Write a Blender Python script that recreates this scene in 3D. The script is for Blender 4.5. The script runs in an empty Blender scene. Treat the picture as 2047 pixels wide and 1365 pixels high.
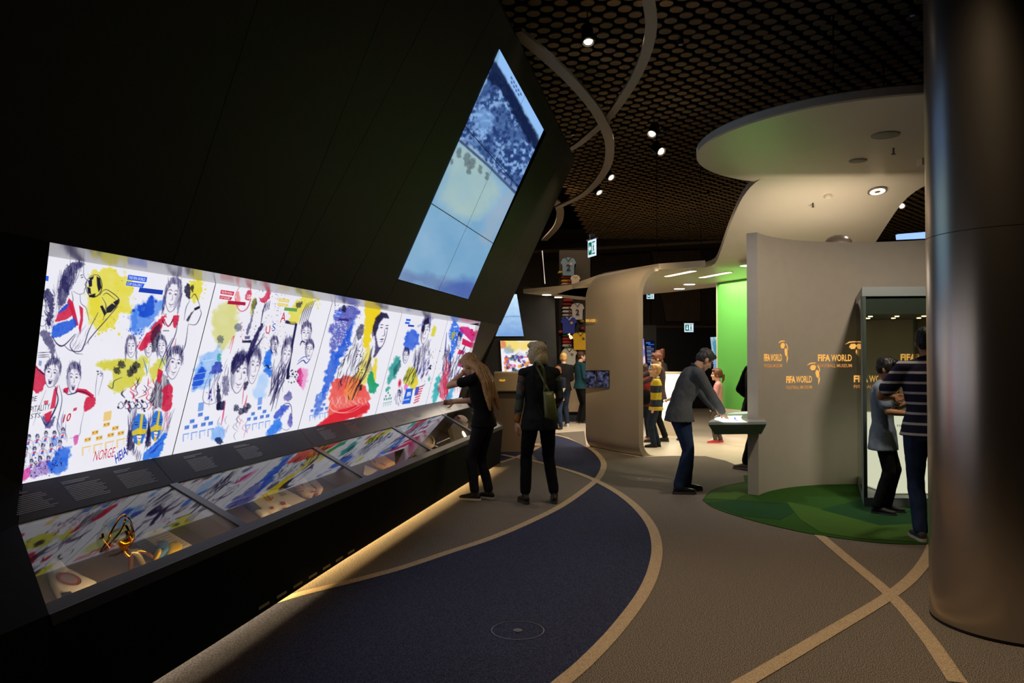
import bpy, bmesh, math, random
import numpy as np
from mathutils import Vector, Matrix, noise
from mathutils.geometry import tessellate_polygon

# ------------------------------------------------------------------ camera
sc = bpy.context.scene
C = sc.collection
F, CX, CY, EYE, YH = 1561.0, 1023.5, 682.5, 1.6, 712.0
PITCH = math.atan((YH - CY) / F)
cam_d = bpy.data.cameras.new('camera')
cam_d.sensor_width = 23.6
cam_d.lens = F * 23.6 / 2047
cam_d.clip_end = 200
cam = bpy.data.objects.new('camera', cam_d)
C.objects.link(cam)
cam.location = (0, 0, EYE)
cam.rotation_euler = (math.pi / 2 + PITCH, 0, 0)
sc.camera = cam

# ------------------------------------------------------------------ world, view
sc.view_settings.view_transform = 'Standard'
sc.view_settings.look = 'None'
sc.view_settings.exposure = 0.0
sc.view_settings.gamma = 1.0
sc.view_settings.use_curve_mapping = False
sc.cycles.use_denoising = True
sc.cycles.max_bounces = 8
sc.cycles.transparent_max_bounces = 12
sc.cycles.sample_clamp_indirect = 4.0
sc.cycles.caustics_reflective = False
sc.cycles.caustics_refractive = False
w = bpy.data.worlds.new('world')
sc.world = w
w.use_nodes = True
w.node_tree.nodes['Background'].inputs[0].default_value = (1.0, 0.85, 0.68, 1)
w.node_tree.nodes['Background'].inputs[1].default_value = 0.02

WARM = (1.0, 0.74, 0.46)
NEUT = (1.0, 0.86, 0.70)


def spot(name, loc, target, power, size=60, blend=0.6, col=WARM, rad=0.05):
    l = bpy.data.lights.new(name, 'SPOT')
    l.energy = power
    l.spot_size = math.radians(size)
    l.spot_blend = blend
    l.color = col
    l.shadow_soft_size = rad
    o = bpy.data.objects.new(name, l)
    C.objects.link(o)
    o.location = loc
    d = Vector(target) - Vector(loc)
    o.rotation_euler = d.to_track_quat('-Z', 'Y').to_euler()
    return o


def area(name, loc, target, power, sx, sy, col=WARM, xaxis=None):
    l = bpy.data.lights.new(name, 'AREA')
    l.shape = 'RECTANGLE'
    l.size, l.size_y = sx, sy
    l.energy = power
    l.color = col
    o = bpy.data.objects.new(name, l)
    C.objects.link(o)
    o.location = loc
    d = Vector(target) - Vector(loc)
    o.rotation_euler = d.to_track_quat('-Z', 'Y').to_euler()
    if xaxis is not None:
        z_ = -d.normalized()
        x_ = Vector(xaxis)
        x_ = (x_ - z_ * x_.dot(z_)).normalized()
        o.rotation_euler = Matrix((x_, z_.cross(x_), z_)).transposed().to_euler()
    return o


# ceiling spots over the aisle and hall, without modelled heads
spot('spot_aisle_front', (1.9, 3.9, 4.9), (1.75, 4.5, 0), 440, 72, 0.9, WARM, 0.12)
spot('spot_aisle_mid', (1.3, 7.6, 4.9), (1.5, 7.6, 0), 110, 62, 0.9)
spot('spot_people', (0.4, 6.6, 4.9), (0.2, 9.0, 0.6), 70, 60, 0.9)
spot('spot_booth_wall', (1.1, 10.5, 4.4), (1.6, 13.0, 1.7), 330, 62, 0.9)
spot('spot_niche_wall', (3.7, 7.0, 3.8), (3.6, 9.6, 0.3), 260, 105, 1.0, NEUT, 0.12)  # added under the canopy disc to brighten the niche wall
spot('spot_green_carpet', (3.0, 5.2, 4.9), (3.1, 7.6, 0), 60, 50, 0.9)
spot('spot_end_wall', (0.9, 9.2, 4.9), (2.75, 9.1, 1.0), 170, 45, 0.9, (0.85, 0.9, 1.0))
spot('spot_wall_sheen', (1.9, 10.4, 4.9), (0.55, 10.7, 3.4), 120, 40, 1.0)
spot('spot_far', (0.8, 14.0, 4.9), (0.6, 16.5, 0.2), 200, 80, 0.9)
spot('spot_jerseys', (1.0, 16.5, 4.9), (1.6, 20.0, 2.2), 160, 60, 0.9)

# ------------------------------------------------------------------ pixel to place
_fw = np.array([0, math.cos(PITCH), math.sin(PITCH)])
_up = np.array([0, -math.sin(PITCH), math.cos(PITCH)])
_rt = np.array([1.0, 0, 0])
_c = np.array([0, 0, EYE])


def ray(x, y):
    return _fw + _rt * (x - CX) / F - _up * (y - CY) / F


def Pz(x, y, z=0.0):
    r = ray(x, y)
    return Vector(_c + r * (z - EYE) / r[2])


def Pd(x, y, d):
    r = ray(x, y)
    return Vector(_c + r * d / r[1])


def Ppl(x, y, o, n):
    r = ray(x, y)
    o = np.array(o)
    n = np.array(n)
    return Vector(_c + r * np.dot(o - _c, n) / np.dot(r, n))


# ------------------------------------------------------------------ materials
def lin(c):
    return tuple((v / 12.92 if v <= 0.04045 else ((v + 0.055) / 1.055) ** 2.4) for v in [k / 255 for k in c[:3]])


MATS = {}


def mat(name, rgb=(128, 128, 128), rough=0.6, metal=0.0, emit=0.0, ecol=None, noise_amt=0.0, scale=60, bump=0.0,
        spec=0.5, coat=0.0, detail=4):
    """plain principled material, colour in sRGB 0-255, with optional procedural grain"""
    if name in MATS:
        return MATS[name]
    m = bpy.data.materials.new(name)
    m.use_nodes = True
    nt = m.node_tree
    b = nt.nodes['Principled BSDF']
    base = lin(rgb)
    b.inputs['Base Color'].default_value = (*base, 1)
    b.inputs['Roughness'].default_value = rough
    b.inputs['Metallic'].default_value = metal
    b.inputs['Specular IOR Level'].default_value = spec
    if coat:
        b.inputs['Coat Weight'].default_value = coat
    if emit:
        b.inputs['Emission Color'].default_value = (*(lin(ecol) if ecol else base), 1)
        b.inputs['Emission Strength'].default_value = emit
    if noise_amt or bump:
        tc = nt.nodes.new('ShaderNodeTexCoord')
        nz = nt.nodes.new('ShaderNodeTexNoise')
        nz.inputs['Scale'].default_value = scale
        nz.inputs['Detail'].default_value = detail
        nt.links.new(tc.outputs['Object'], nz.inputs['Vector'])
        if noise_amt:
            cr = nt.nodes.new('ShaderNodeValToRGB')
            lo = [max(0, v * (1 - noise_amt)) for v in base]
            hi = [min(1, v * (1 + noise_amt)) for v in base]
            cr.color_ramp.elements[0].color = (*lo, 1)
            cr.color_ramp.elements[1].color = (*hi, 1)
            cr.color_ramp.elements[0].position = 0.3
            cr.color_ramp.elements[1].position = 0.7
            nt.links.new(nz.outputs['Fac'], cr.inputs['Fac'])
            nt.links.new(cr.outputs['Color'], b.inputs['Base Color'])
        if bump:
            bp = nt.nodes.new('ShaderNodeBump')
            bp.inputs['Strength'].default_value = bump
            bp.inputs['Distance'].default_value = 0.01
            nt.links.new(nz.outputs['Fac'], bp.inputs['Height'])
            nt.links.new(bp.outputs['Normal'], b.inputs['Normal'])
    MATS[name] = m
    return m


def mat_emit(name, rgb, s):
    if name in MATS:
        return MATS[name]
    m = bpy.data.materials.new(name)
    m.use_nodes = True
    nt = m.node_tree
    nt.nodes.clear()
    e = nt.nodes.new('ShaderNodeEmission')
    e.inputs[0].default_value = (*lin(rgb), 1)
    e.inputs[1].default_value = s
    o = nt.nodes.new('ShaderNodeOutputMaterial')
    nt.links.new(e.outputs[0], o.inputs[0])
    MATS[name] = m
    return m


def mat_attr(name, s):
    """backlit print or screen: colour comes from the mesh colour attribute"""
    if name in MATS:
        return MATS[name]
    m = bpy.data.materials.new(name)
    m.use_nodes = True
    nt = m.node_tree
    nt.nodes.clear()
    a = nt.nodes.new('ShaderNodeAttribute')
    a.attribute_name = 'print'
    e = nt.nodes.new('ShaderNodeEmission')
    e.inputs[1].default_value = s
    o = nt.nodes.new('ShaderNodeOutputMaterial')
    nt.links.new(a.outputs['Color'], e.inputs[0])
    nt.links.new(e.outputs[0], o.inputs[0])
    MATS[name] = m
    return m


def mat_glass(name, tint=(0.9, 0.95, 0.95), ior=1.5, rough=0.0, body=0.0):
    """clear sheet glass: see-through with Fresnel mirror reflection"""
    if name in MATS:
        return MATS[name]
    m = bpy.data.materials.new(name)
    m.use_nodes = True
    nt = m.node_tree
    nt.nodes.clear()
    t = nt.nodes.new('ShaderNodeBsdfTransparent')
    t.inputs[0].default_value = (*tint, 1)
    g = nt.nodes.new('ShaderNodeBsdfGlossy')
    g.inputs['Roughness'].default_value = rough
    fr = nt.nodes.new('ShaderNodeFresnel')
    fr.inputs[0].default_value = ior
    mx = nt.nodes.new('ShaderNodeMixShader')
    o = nt.nodes.new('ShaderNodeOutputMaterial')
    ge = nt.nodes.new('ShaderNodeNewGeometry')     # a thin sheet reflects alike on both faces
    ma = nt.nodes.new('ShaderNodeMath')
    ma.operation = 'MULTIPLY_ADD'
    ma.inputs[1].default_value = 1 / ior - ior
    ma.inputs[2].default_value = ior
    nt.links.new(ge.outputs['Backfacing'], ma.inputs[0])
    nt.links.new(ma.outputs[0], fr.inputs[0])
    nt.links.new(fr.outputs[0], mx.inputs[0])
    nt.links.new(t.outputs[0], mx.inputs[1])
    nt.links.new(g.outputs[0], mx.inputs[2])
    nt.links.new(mx.outputs[0], o.inputs[0])
    MATS[name] = m
    return m


def mat_stripes(name, stops, period, offset=0.0, rough=0.85, axis=2):
    """horizontal bands along the object's own height; stops = [(pos, rgb)]"""
    m = bpy.data.materials.new(name)
    m.use_nodes = True
    nt = m.node_tree
    b = nt.nodes['Principled BSDF']
    b.inputs['Roughness'].default_value = rough
    tc = nt.nodes.new('ShaderNodeTexCoord')
    sp = nt.nodes.new('ShaderNodeSeparateXYZ')
    nt.links.new(tc.outputs['Object'], sp.inputs[0])
    ad = nt.nodes.new('ShaderNodeMath')
    ad.operation = 'ADD'
    ad.inputs[1].default_value = offset
    nt.links.new(sp.outputs[axis], ad.inputs[0])
    dv = nt.nodes.new('ShaderNodeMath')
    dv.operation = 'DIVIDE'
    dv.inputs[1].default_value = period
    nt.links.new(ad.outputs[0], dv.inputs[0])
    fc = nt.nodes.new('ShaderNodeMath')
    fc.operation = 'FRACT'
    nt.links.new(dv.outputs[0], fc.inputs[0])
    cr = nt.nodes.new('ShaderNodeValToRGB')
    cr.color_ramp.interpolation = 'CONSTANT'
    els = cr.color_ramp.elements
    els[0].position = stops[0][0]
    els[0].color = (*lin(stops[0][1]), 1)
    els[1].position = stops[1][0]
    els[1].color = (*lin(stops[1][1]), 1)
    for p, c in stops[2:]:
        e = els.new(p)
        e.color = (*lin(c), 1)
    nt.links.new(fc.outputs[0], cr.inputs['Fac'])
    nt.links.new(cr.outputs['Color'], b.inputs['Base Color'])
    return m


# ------------------------------------------------------------------ object helpers
def link(name, me, m=None, parent=None, local=False):
    o = bpy.data.objects.new(name, me)
    C.objects.link(o)
    if m is not None and me is not None:
        if not me.materials:
            me.materials.append(m)
    if parent is not None:
        o.parent = parent
        if not local and parent.parent is None:   # meshes are authored in world space
            o.matrix_parent_inverse = Matrix.LocRotScale(parent.location, parent.rotation_euler, None).inverted()
    return o


def tag(o, label=None, cat=None, group=None, kind=None):
    if label:
        o['label'] = label
    if cat:
        o['category'] = cat
    if group:
        o['group'] = group
    if kind:
        o['kind'] = kind
    return o


def empty(name, loc=(0, 0, 0)):
    o = bpy.data.objects.new(name, None)
    C.objects.link(o)
    o.empty_display_size = 0.1
    o.location = loc
    return o


def mesh(name, verts, faces, m=None, parent=None, smooth=False):
    me = bpy.data.meshes.new(name)
    me.from_pydata([tuple(v) for v in verts], [], faces)
    if smooth:
        me.polygons.foreach_set('use_smooth', [True] * len(me.polygons))
    me.update()
    return link(name, me, m, parent)


def from_bm(name, bm, m=None, parent=None, smooth=False, normals=True):
    if normals:
        bmesh.ops.recalc_face_normals(bm, faces=bm.faces)
    me = bpy.data.meshes.new(name)
    bm.to_mesh(me)
    bm.free()
    if smooth:
        me.polygons.foreach_set('use_smooth', [True] * len(me.polygons))
    return link(name, me, m, parent)


def add_prism(bm, poly, vec):
    """poly: list of 3D points (planar), extruded by vec"""
    vec = Vector(vec)
    a = [bm.verts.new(Vector(p)) for p in poly]
    b = [bm.verts.new(Vector(p) + vec) for p in poly]
    n = len(poly)
    bm.faces.new(a)
    bm.faces.new(b[::-1])
    for i in range(n):
        bm.faces.new((a[i], a[(i + 1) % n], b[(i + 1) % n], b[i]))


def prism(name, poly, vec, m, parent=None, bevel=0.0):
    bm = bmesh.new()
    add_prism(bm, poly, vec)
    if bevel:
        bmesh.ops.bevel(bm, geom=list(bm.edges), offset=bevel, segments=2, affect='EDGES', profile=0.5)
    return from_bm(name, bm, m, parent)


def add_box(bm, c, s, rz=0.0):
    c = Vector(c)
    R = Matrix.Rotation(rz, 3, 'Z')
    hx, hy, hz = s[0] / 2, s[1] / 2, s[2] / 2
    p = [c + R @ Vector((x, y, -hz)) for x, y in ((-hx, -hy), (hx, -hy), (hx, hy), (-hx, hy))]
    add_prism(bm, p, (0, 0, s[2]))


def box(name, c, s, m, parent=None, rz=0.0, bevel=0.0):
    bm = bmesh.new()
    add_box(bm, c, s, rz)
    if bevel:
        bmesh.ops.bevel(bm, geom=list(bm.edges), offset=bevel, segments=2, affect='EDGES', profile=0.5)
    return from_bm(name, bm, m, parent)


def frame_of(d):
    d = Vector(d).normalized()
    a = Vector((0, 0, 1)) if abs(d.z) < 0.9 else Vector((1, 0, 0))
    u = d.cross(a).normalized()
    return u, u.cross(d).normalized(), d


def add_lathe(bm, prof, base, axis=(0, 0, 1), n=24):
    """prof: (r, h) along axis from base"""
    base = Vector(base)
    u, v, d = frame_of(axis)
    rings = []
    for r, h in prof:
        rings.append([bm.verts.new(base + d * h + (u * math.cos(2 * math.pi * k / n) + v * math.sin(2 * math.pi * k / n)) * max(r, 1e-5)) for k in range(n)])
    for i in range(len(rings) - 1):
        for k in range(n):
            bm.faces.new((rings[i][k], rings[i][(k + 1) % n], rings[i + 1][(k + 1) % n], rings[i + 1][k]))
    bm.faces.new(rings[0])
    bm.faces.new(rings[-1][::-1])


def crease(o, deg=40.0):
    """smooth shading with hard edges where faces meet at more than deg"""
    bm = bmesh.new()
    bm.from_mesh(o.data)
    lim = math.radians(deg)
    es = [e for e in bm.edges if len(e.link_faces) == 2 and e.calc_face_angle(0.0) > lim]
    bmesh.ops.split_edges(bm, edges=es)
    for f in bm.faces:
        f.smooth = True
    bm.to_mesh(o.data)
    bm.free()
    return o


def lathe(name, prof, base, m, parent=None, axis=(0, 0, 1), n=24, smooth=True):
    bm = bmesh.new()
    add_lathe(bm, prof, base, axis, n)
    o = from_bm(name, bm, m, parent, smooth)
    if smooth:
        crease(o)
    return o


def add_tube(bm, pts, r, n=8, closed=False):
    pts = [Vector(p) for p in pts]
    rr = r if isinstance(r, (list, tuple)) else [r] * len(pts)
    rings = []
    prev = None
    for i, p in enumerate(pts):
        if closed:
            d = pts[(i + 1) % len(pts)] - pts[i - 1]
        else:
            d = pts[min(i + 1, len(pts) - 1)] - pts[max(i - 1, 0)]
        d.normalize()
        if prev is None:
            u, v, _ = frame_of(d)
        else:
            u = (prev - d * prev.dot(d)).normalized()
            v = d.cross(u).normalized()
        prev = u
        rings.append([bm.verts.new(p + (u * math.cos(2 * math.pi * k / n) + v * math.sin(2 * math.pi * k / n)) * rr[i]) for k in range(n)])
    m = len(rings)
    for i in range(m if closed else m - 1):
        a, b = rings[i], rings[(i + 1) % m]
        for k in range(n):
            bm.faces.new((a[k], a[(k + 1) % n], b[(k + 1) % n], b[k]))
    if not closed:
        bm.faces.new(rings[0][::-1])
        bm.faces.new(rings[-1])


def tube(name, pts, r, m, parent=None, n=8, closed=False):
    bm = bmesh.new()
    add_tube(bm, pts, r, n, closed)
    return from_bm(name, bm, m, parent, True)


_SPH = {}


def add_ell(bm, c, r, R=None, seg=12, rings=8):
    if (seg, rings) not in _SPH:
        pts = [(math.sin(math.pi * i / rings) * math.cos(2 * math.pi * k / seg), math.sin(math.pi * i / rings) * math.sin(2 * math.pi * k / seg), math.cos(math.pi * i / rings)) for i in range(1, rings) for k in range(seg)]
        _SPH[(seg, rings)] = [Vector(p) for p in pts]
    M = (R.to_3x3() if R is not None else Matrix.Identity(3)) @ Matrix.Diagonal((r[0], r[1], r[2]))
    c = Vector(c)
    vs = [bm.verts.new(c + M @ p) for p in _SPH[(seg, rings)]]
    t, b = bm.verts.new(c + M @ Vector((0, 0, 1))), bm.verts.new(c + M @ Vector((0, 0, -1)))
    for i in range(rings - 2):
        for k in range(seg):
            a0_, a1_ = i * seg + k, i * seg + (k + 1) % seg
            bm.faces.new((vs[a0_], vs[a0_ + seg], vs[a1_ + seg], vs[a1_]))
    e = (rings - 2) * seg
    for k in range(seg):
        bm.faces.new((t, vs[k], vs[(k + 1) % seg]))
        bm.faces.new((b, vs[e + (k + 1) % seg], vs[e + k]))


def ell(name, c, r, m, parent=None, R=None, seg=20, rings=12):
    bm = bmesh.new()
    add_ell(bm, c, r, R, seg, rings)
    return from_bm(name, bm, m, parent, True)


def catmull(pts, n=10, closed=False):
    P = [Vector(p) for p in pts]
    out = []
    m = len(P)
    rng = range(m if closed else m - 1)
    for i in rng:
        p0 = P[(i - 1) % m] if (closed or i > 0) else P[0] * 2 - P[1]
        p1, p2 = P[i], P[(i + 1) % m]
        p3 = P[(i + 2) % m] if (closed or i + 2 < m) else P[-1] * 2 - P[-2]
        for k in range(n):
            t = k / n
            out.append(0.5 * ((2 * p1) + (p2 - p0) * t + (2 * p0 - 5 * p1 + 4 * p2 - p3) * t * t + (3 * p1 - p0 - 3 * p2 + p3) * t ** 3))
    if not closed:
        out.append(P[-1])
    return out


_tmp = bpy.data.scenes.new('workbench')


def evaluated(ob):
    """mesh of ob with its modifiers applied, computed apart from the big scene"""
    _tmp.collection.objects.link(ob)
    with bpy.context.temp_override(scene=_tmp, view_layer=_tmp.view_layers[0]):
        dg = bpy.context.evaluated_depsgraph_get()
    me = bpy.data.meshes.new_from_object(ob.evaluated_get(dg))
    bpy.data.objects.remove(ob)
    return me


def text_coords(body, spacing=1.0, bold=0.0):
    """flat outline of a word as (verts, faces), scaled to a unit box"""
    cu = bpy.data.curves.new('t', 'FONT')
    cu.body = body
    cu.space_character = spacing
    cu.resolution_u = 2
    cu.offset = bold
    ob = bpy.data.objects.new('t', cu)
    me = evaluated(ob)
    v = np.array([x.co[:] for x in me.vertices])
    f = [tuple(p.vertices) for p in me.polygons]
    bpy.data.curves.remove(cu)
    bpy.data.meshes.remove(me)
    lo, hi = v.min(0), v.max(0)
    v = (v - lo) / np.maximum(hi - lo, 1e-6)
    return v, f


def text_on(name, body, O, U, V, m, parent=None, lift=0.002, bold=0.0, spacing=1.0):
    """a word laid on a flat face: O lower left corner, U its width vector, V its height vector"""
    v, f = text_coords(body, spacing, bold)
    O, U, V = Vector(O), Vector(U), Vector(V)
    n = U.cross(V).normalized()
    if n.dot(Vector((0, 0, EYE)) - O) < 0:
        n = -n
    return mesh(name, [O + U * a[0] + V * a[1] + n * lift for a in v], f, m, parent)


def subtree_copy(o, parent=None):
    c = o.copy()
    C.objects.link(c)
    if parent is not None:
        c.parent = parent
    for ch in list(o.children):
        subtree_copy(ch, c)
    return c
# ================================================================== SETTING
# ------------------------------------------------------------------ floor
def mat_carpet(name, a, b, c, scale=230):
    m = bpy.data.materials.new(name)
    m.use_nodes = True
    nt = m.node_tree
    bs = nt.nodes['Principled BSDF']
    bs.inputs['Roughness'].default_value = 0.95
    bs.inputs['Specular IOR Level'].default_value = 0.15
    tc = nt.nodes.new('ShaderNodeTexCoord')
    nz = nt.nodes.new('ShaderNodeTexNoise')
    nz.inputs['Scale'].default_value = scale
    nz.inputs['Detail'].default_value = 3
    cr = nt.nodes.new('ShaderNodeValToRGB')
    cr.color_ramp.elements[0].position = 0.36
    cr.color_ramp.elements[0].color = (*lin(a), 1)
    cr.color_ramp.elements[1].position = 0.66
    cr.color_ramp.elements[1].color = (*lin(c), 1)
    e = cr.color_ramp.elements.new(0.5)
    e.color = (*lin(b), 1)
    bp = nt.nodes.new('ShaderNodeBump')
    bp.inputs['Strength'].default_value = 0.15
    bp.inputs['Distance'].default_value = 0.004
    nt.links.new(tc.outputs['Object'], nz.inputs['Vector'])
    nt.links.new(nz.outputs['Fac'], cr.inputs['Fac'])
    nt.links.new(nz.outputs['Fac'], bp.inputs['Height'])
    nt.links.new(cr.outputs['Color'], bs.inputs['Base Color'])
    nt.links.new(bp.outputs['Normal'], bs.inputs['Normal'])
    return m


M_carpet = mat_carpet('grey_carpet', (38, 35, 33), (104, 96, 88), (188, 176, 162), 190)
M_blue = mat_carpet('blue_carpet', (30, 34, 56), (48, 53, 80), (76, 82, 112), 150)
M_beige = mat_carpet('beige_carpet', (164, 142, 116), (192, 170, 140), (214, 194, 164), 150)
M_white_floor = mat('white_floor_vinyl', (226, 214, 192), 0.35, noise_amt=0.04, scale=3)

floor = mesh('floor', [(-8, -3, 0), (16, -3, 0), (16, 27, 0), (-8, 27, 0)], [(0, 1, 2, 3)], M_carpet)
tag(floor, 'speckled grey brown carpet floor with inlaid coloured shapes', kind='structure')


def inlay(name, px, m, z, world=None, n=1):
    pts = [Pz(x, y, 0) for x, y in px] if px else [Vector(p) for p in world]
    pts = [Vector((p.x, p.y, 0)) for p in pts]
    fs = []
    for t in tessellate_polygon([pts]):
        a_, b_, c_ = (pts[k] for k in t)
        fs.append(tuple(t) if (b_ - a_).cross(c_ - a_).z > 0 else tuple(t[::-1]))
    return mesh(name, [(p.x, p.y, z) for p in pts], fs, m, floor)


def strip(name, px, wdt, m, z, ext0=0.0):
    pts = catmull([Pz(x, y, 0) for x, y in px], 8)
    if ext0:
        pts.insert(0, pts[0] + (pts[0] - pts[1]).normalized() * ext0)
    vs, fs = [], []
    for i, p in enumerate(pts):
        d = (pts[min(i + 1, len(pts) - 1)] - pts[max(i - 1, 0)]).normalized()
        nrm = Vector((-d.y, d.x, 0)) * wdt / 2
        vs += [(p.x + nrm.x, p.y + nrm.y, z), (p.x - nrm.x, p.y - nrm.y, z)]
        if i:
            k = 2 * i
            fs.append((k - 2, k - 1, k + 1, k) )
    return mesh(name, vs, fs, m, floor)


L1 = [(1123, 1365), (1174, 1321), (1236, 1255), (1287, 1185), (1308, 1134), (1313, 1091), (1302, 1052), (1275, 1017), (1236, 985.5), (1189, 960), (1150, 944.5), (1103, 931), (1064, 921), (1003, 909)]
L2 = [(500, 1218), (600, 1188), (700, 1163), (800, 1136), (900, 1103), (978, 1077), (1048, 1048), (1119, 1013), (1170, 978), (1197, 954), (1207, 931), (1201, 915), (1185, 899.5), (1162, 886), (1130, 874), (1100, 868)]


def dense(px):
    return [Pz(x, y, 0) for x, y in px]


l1 = catmull(dense(L1), 6)
l2 = catmull(dense(L2), 6)
cross = Pz(1197, 955.5, 0)
i1 = min(range(len(l1)), key=lambda i: (l1[i] - cross).length)
i2 = min(range(len(l2)), key=lambda i: (l2[i] - cross).length)
near = [l1[0] + Vector((-0.5, -1.6, 0))] + l1[:i1] + l2[:i2][::-1] + [Vector((-3.0, 4.5, 0)), Vector((-3.0, 1.5, 0))]
inlay('blue_carpet_inlay', None, M_blue, 0.002, near)
inlay('blue_carpet_inlay', None, M_blue, 0.002, l2[i2:] + [Pz(1060, 903, 0)] + l1[i1:-8][::-1])
inlay('blue_carpet_inlay', [(1000, 922), (1040, 911), (1060, 905), (1035, 899), (1000, 903)], M_blue, 0.0015)
strip('beige_carpet_line', L2, 0.085, M_beige, 0.004, 0.6)
strip('beige_carpet_line', L1, 0.09, M_beige, 0.0046, 1.5)
strip('beige_carpet_line', [(1638, 1070), (1690, 1114), (1780, 1190), (1850, 1270), (1915, 1365)], 0.09, M_beige, 0.004, 0.0)
strip('beige_carpet_line', [(1488, 1365), (1640, 1275), (1780, 1190), (1835, 1142), (1862, 1098), (1866, 1070)], 0.09, M_beige, 0.0046, 1.2)
strip('beige_carpet_line', [(1000, 925), (1040, 911), (1072, 896), (1098, 880), (1105, 868)], 0.08, M_beige, 0.0032)

# white vinyl floor of the booth and of the hall behind it
wf = [Pz(1020, 858, 0), Pz(1097, 862, 0), Pz(1135, 872, 0), Pz(1172, 893, 0), Pz(1276, 913.5, 0), Pz(1345, 911.5, 0), Pz(1410, 912, 0), Pz(1450, 921, 0), Pz(1500, 941, 0), Pz(1560, 962, 0), Pz(1700, 940, 0), Vector((16, 14, 0)), Vector((16, 24, 0)), Vector((-4, 24, 0)), Vector((-4, 17.2, 0))]
inlay('white_floor_area', None, M_white_floor, 0.003, wf)
inlay('dark_carpet_wedge', [(1110, 866), (1168, 862), (1172, 893), (1135, 874)], M_carpet, 0.006)

# green carpet with lighter leaf shapes
green = catmull([Pz(x, y, 0) for x, y in [(1404, 1000), (1420, 982), (1455, 970), (1497, 962)]], 5)[:-1] + [Vector((3.1, 10.5, 0)), Vector((4.4, 10.9, 0)), Vector((5.8, 10.3, 0)), Vector((6.2, 8.4, 0)), Vector((5.6, 6.9, 0)), Vector((4.7, 6.35, 0))] + catmull([Pz(x, y, 0) for x, y in [(1862, 1089), (1760, 1086), (1640, 1071), (1560, 1055), (1490, 1037), (1430, 1017), (1404, 1000)]], 4)[:-1]
g1 = mat_carpet('green_carpet_mid', (32, 66, 20), (44, 84, 27), (58, 100, 36))
g2 = mat_carpet('green_carpet_light', (50, 82, 28), (64, 100, 36), (80, 116, 46))
g3 = mat_carpet('green_carpet_dark', (22, 58, 28), (30, 72, 36), (42, 86, 44))
inlay('green_carpet', None, g1, 0.006, green)
inlay('green_carpet_leaf', [(1408, 998), (1424, 984), (1455, 972), (1510, 966), (1500, 984), (1470, 1000)], g2, 0.008)
inlay('green_carpet_leaf', [(1412, 1006), (1470, 1000), (1580, 1008), (1600, 1018), (1560, 1040), (1480, 1032)], g3, 0.008)
inlay('green_carpet_leaf', [(1572, 1004), (1650, 1020), (1780, 1032), (1840, 1050), (1830, 1084), (1720, 1078), (1640, 1066), (1600, 1040)], g2, 0.009)
inlay('green_carpet_leaf', [(1640, 1020), (1720, 1000), (1850, 1010), (1858, 1046), (1760, 1052)], g3, 0.0095)

# round floor outlets with a thin metal ring and cap
M_ring = mat('floor_ring_steel', (150, 150, 155), 0.4, 0.8)


def floor_outlet(px, r):
    c = Pz(*px, 0)
    bm = bmesh.new()
    n = 48
    for rr0, rr1 in ((r - 0.005, r), (0.0, 0.028)):
        a = [bm.verts.new((c.x + rr0 * math.cos(2 * math.pi * k / n), c.y + rr0 * math.sin(2 * math.pi * k / n), 0.006)) for k in range(n)] if rr0 else None
        b = [bm.verts.new((c.x + rr1 * math.cos(2 * math.pi * k / n), c.y + rr1 * math.sin(2 * math.pi * k / n), 0.0055)) for k in range(n)]
        if a:
            for k in range(n):
                bm.faces.new((a[k], a[(k + 1) % n], b[(k + 1) % n], b[k]))
        else:
            bm.faces.new(b)
    return from_bm('floor_outlet', bm, M_ring, floor)


floor_outlet((1035, 1261), 0.155)
floor_outlet((1278, 957), 0.155)

# ------------------------------------------------------------------ ceiling with hanging discs
ZC = 5.2
M_ceil = mat('ceiling_black', (10, 9, 8), 0.95, spec=0.05)
M_disc = mat('ceiling_disc_felt', (146, 124, 92), 0.9, noise_amt=0.12, scale=5, spec=0.1)
ceiling = mesh('ceiling', [(-8, -3, ZC + 0.35), (16, -3, ZC + 0.35), (16, 27, ZC + 0.35), (-8, 27, ZC + 0.35)], [(3, 2, 1, 0)], M_ceil)
tag(ceiling, 'black ceiling hung with rows of round brown felt discs', kind='structure')
a_sp = 0.27
rad = 0.0705
cells = []
ang = math.radians(1.3)
ca, sa = math.cos(ang), math.sin(ang)
for i in range(-40, 75):
    for j in range(-10, 135):
        x0 = i * a_sp + (a_sp / 2 if j % 2 else 0)
        y0 = 6.0 + j * a_sp * 0.5
        x, y = ca * x0 - sa * y0 + 0.14, sa * x0 + ca * y0
        if not (-0.2 < x < 13 and 6.9 < y < 24):
            continue
        px = CX + F * x / y
        py = YH - F * (ZC - EYE) / y
        wall_x = 995 + (py) * 0.478 - 25       # edge of the leaning wall hides the rest
        if px < wall_x - 20 or px > 1900 or py < -60:
            continue
        vis = 0 <= py and wall_x < px < 1850
        cells.append((0 if vis else 1, y, x))
cells.sort()
bm = bmesh.new()
add_lathe(bm, [(rad, 0), (rad, 0.014), (rad * 0.8, 0.02)], (0, 0, 0), (0, 0, 1), 16)
bmesh.ops.recalc_face_normals(bm, faces=bm.faces)
disc_me = bpy.data.meshes.new('ceiling_disc')
bm.to_mesh(disc_me)
bm.free()
disc_me.materials.append(M_disc)
rng = random.Random(5)
for q, y, x in cells[:300]:
    o = bpy.data.objects.new('ceiling_disc', disc_me)
    C.objects.link(o)
    o.parent = ceiling
    o.location = (x, y, ZC + rng.uniform(-0.006, 0.006))
bm = bmesh.new()
for q, y, x in cells[300:]:
    add_lathe(bm, [(rad, 0), (rad, 0.014)], (x, y, ZC + rng.uniform(-0.006, 0.006)), (0, 0, 1), 10 if y < 14 else 8)
o = from_bm('ceiling_disc_field', bm, M_disc, ceiling)
o['kind'] = 'stuff'

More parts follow.
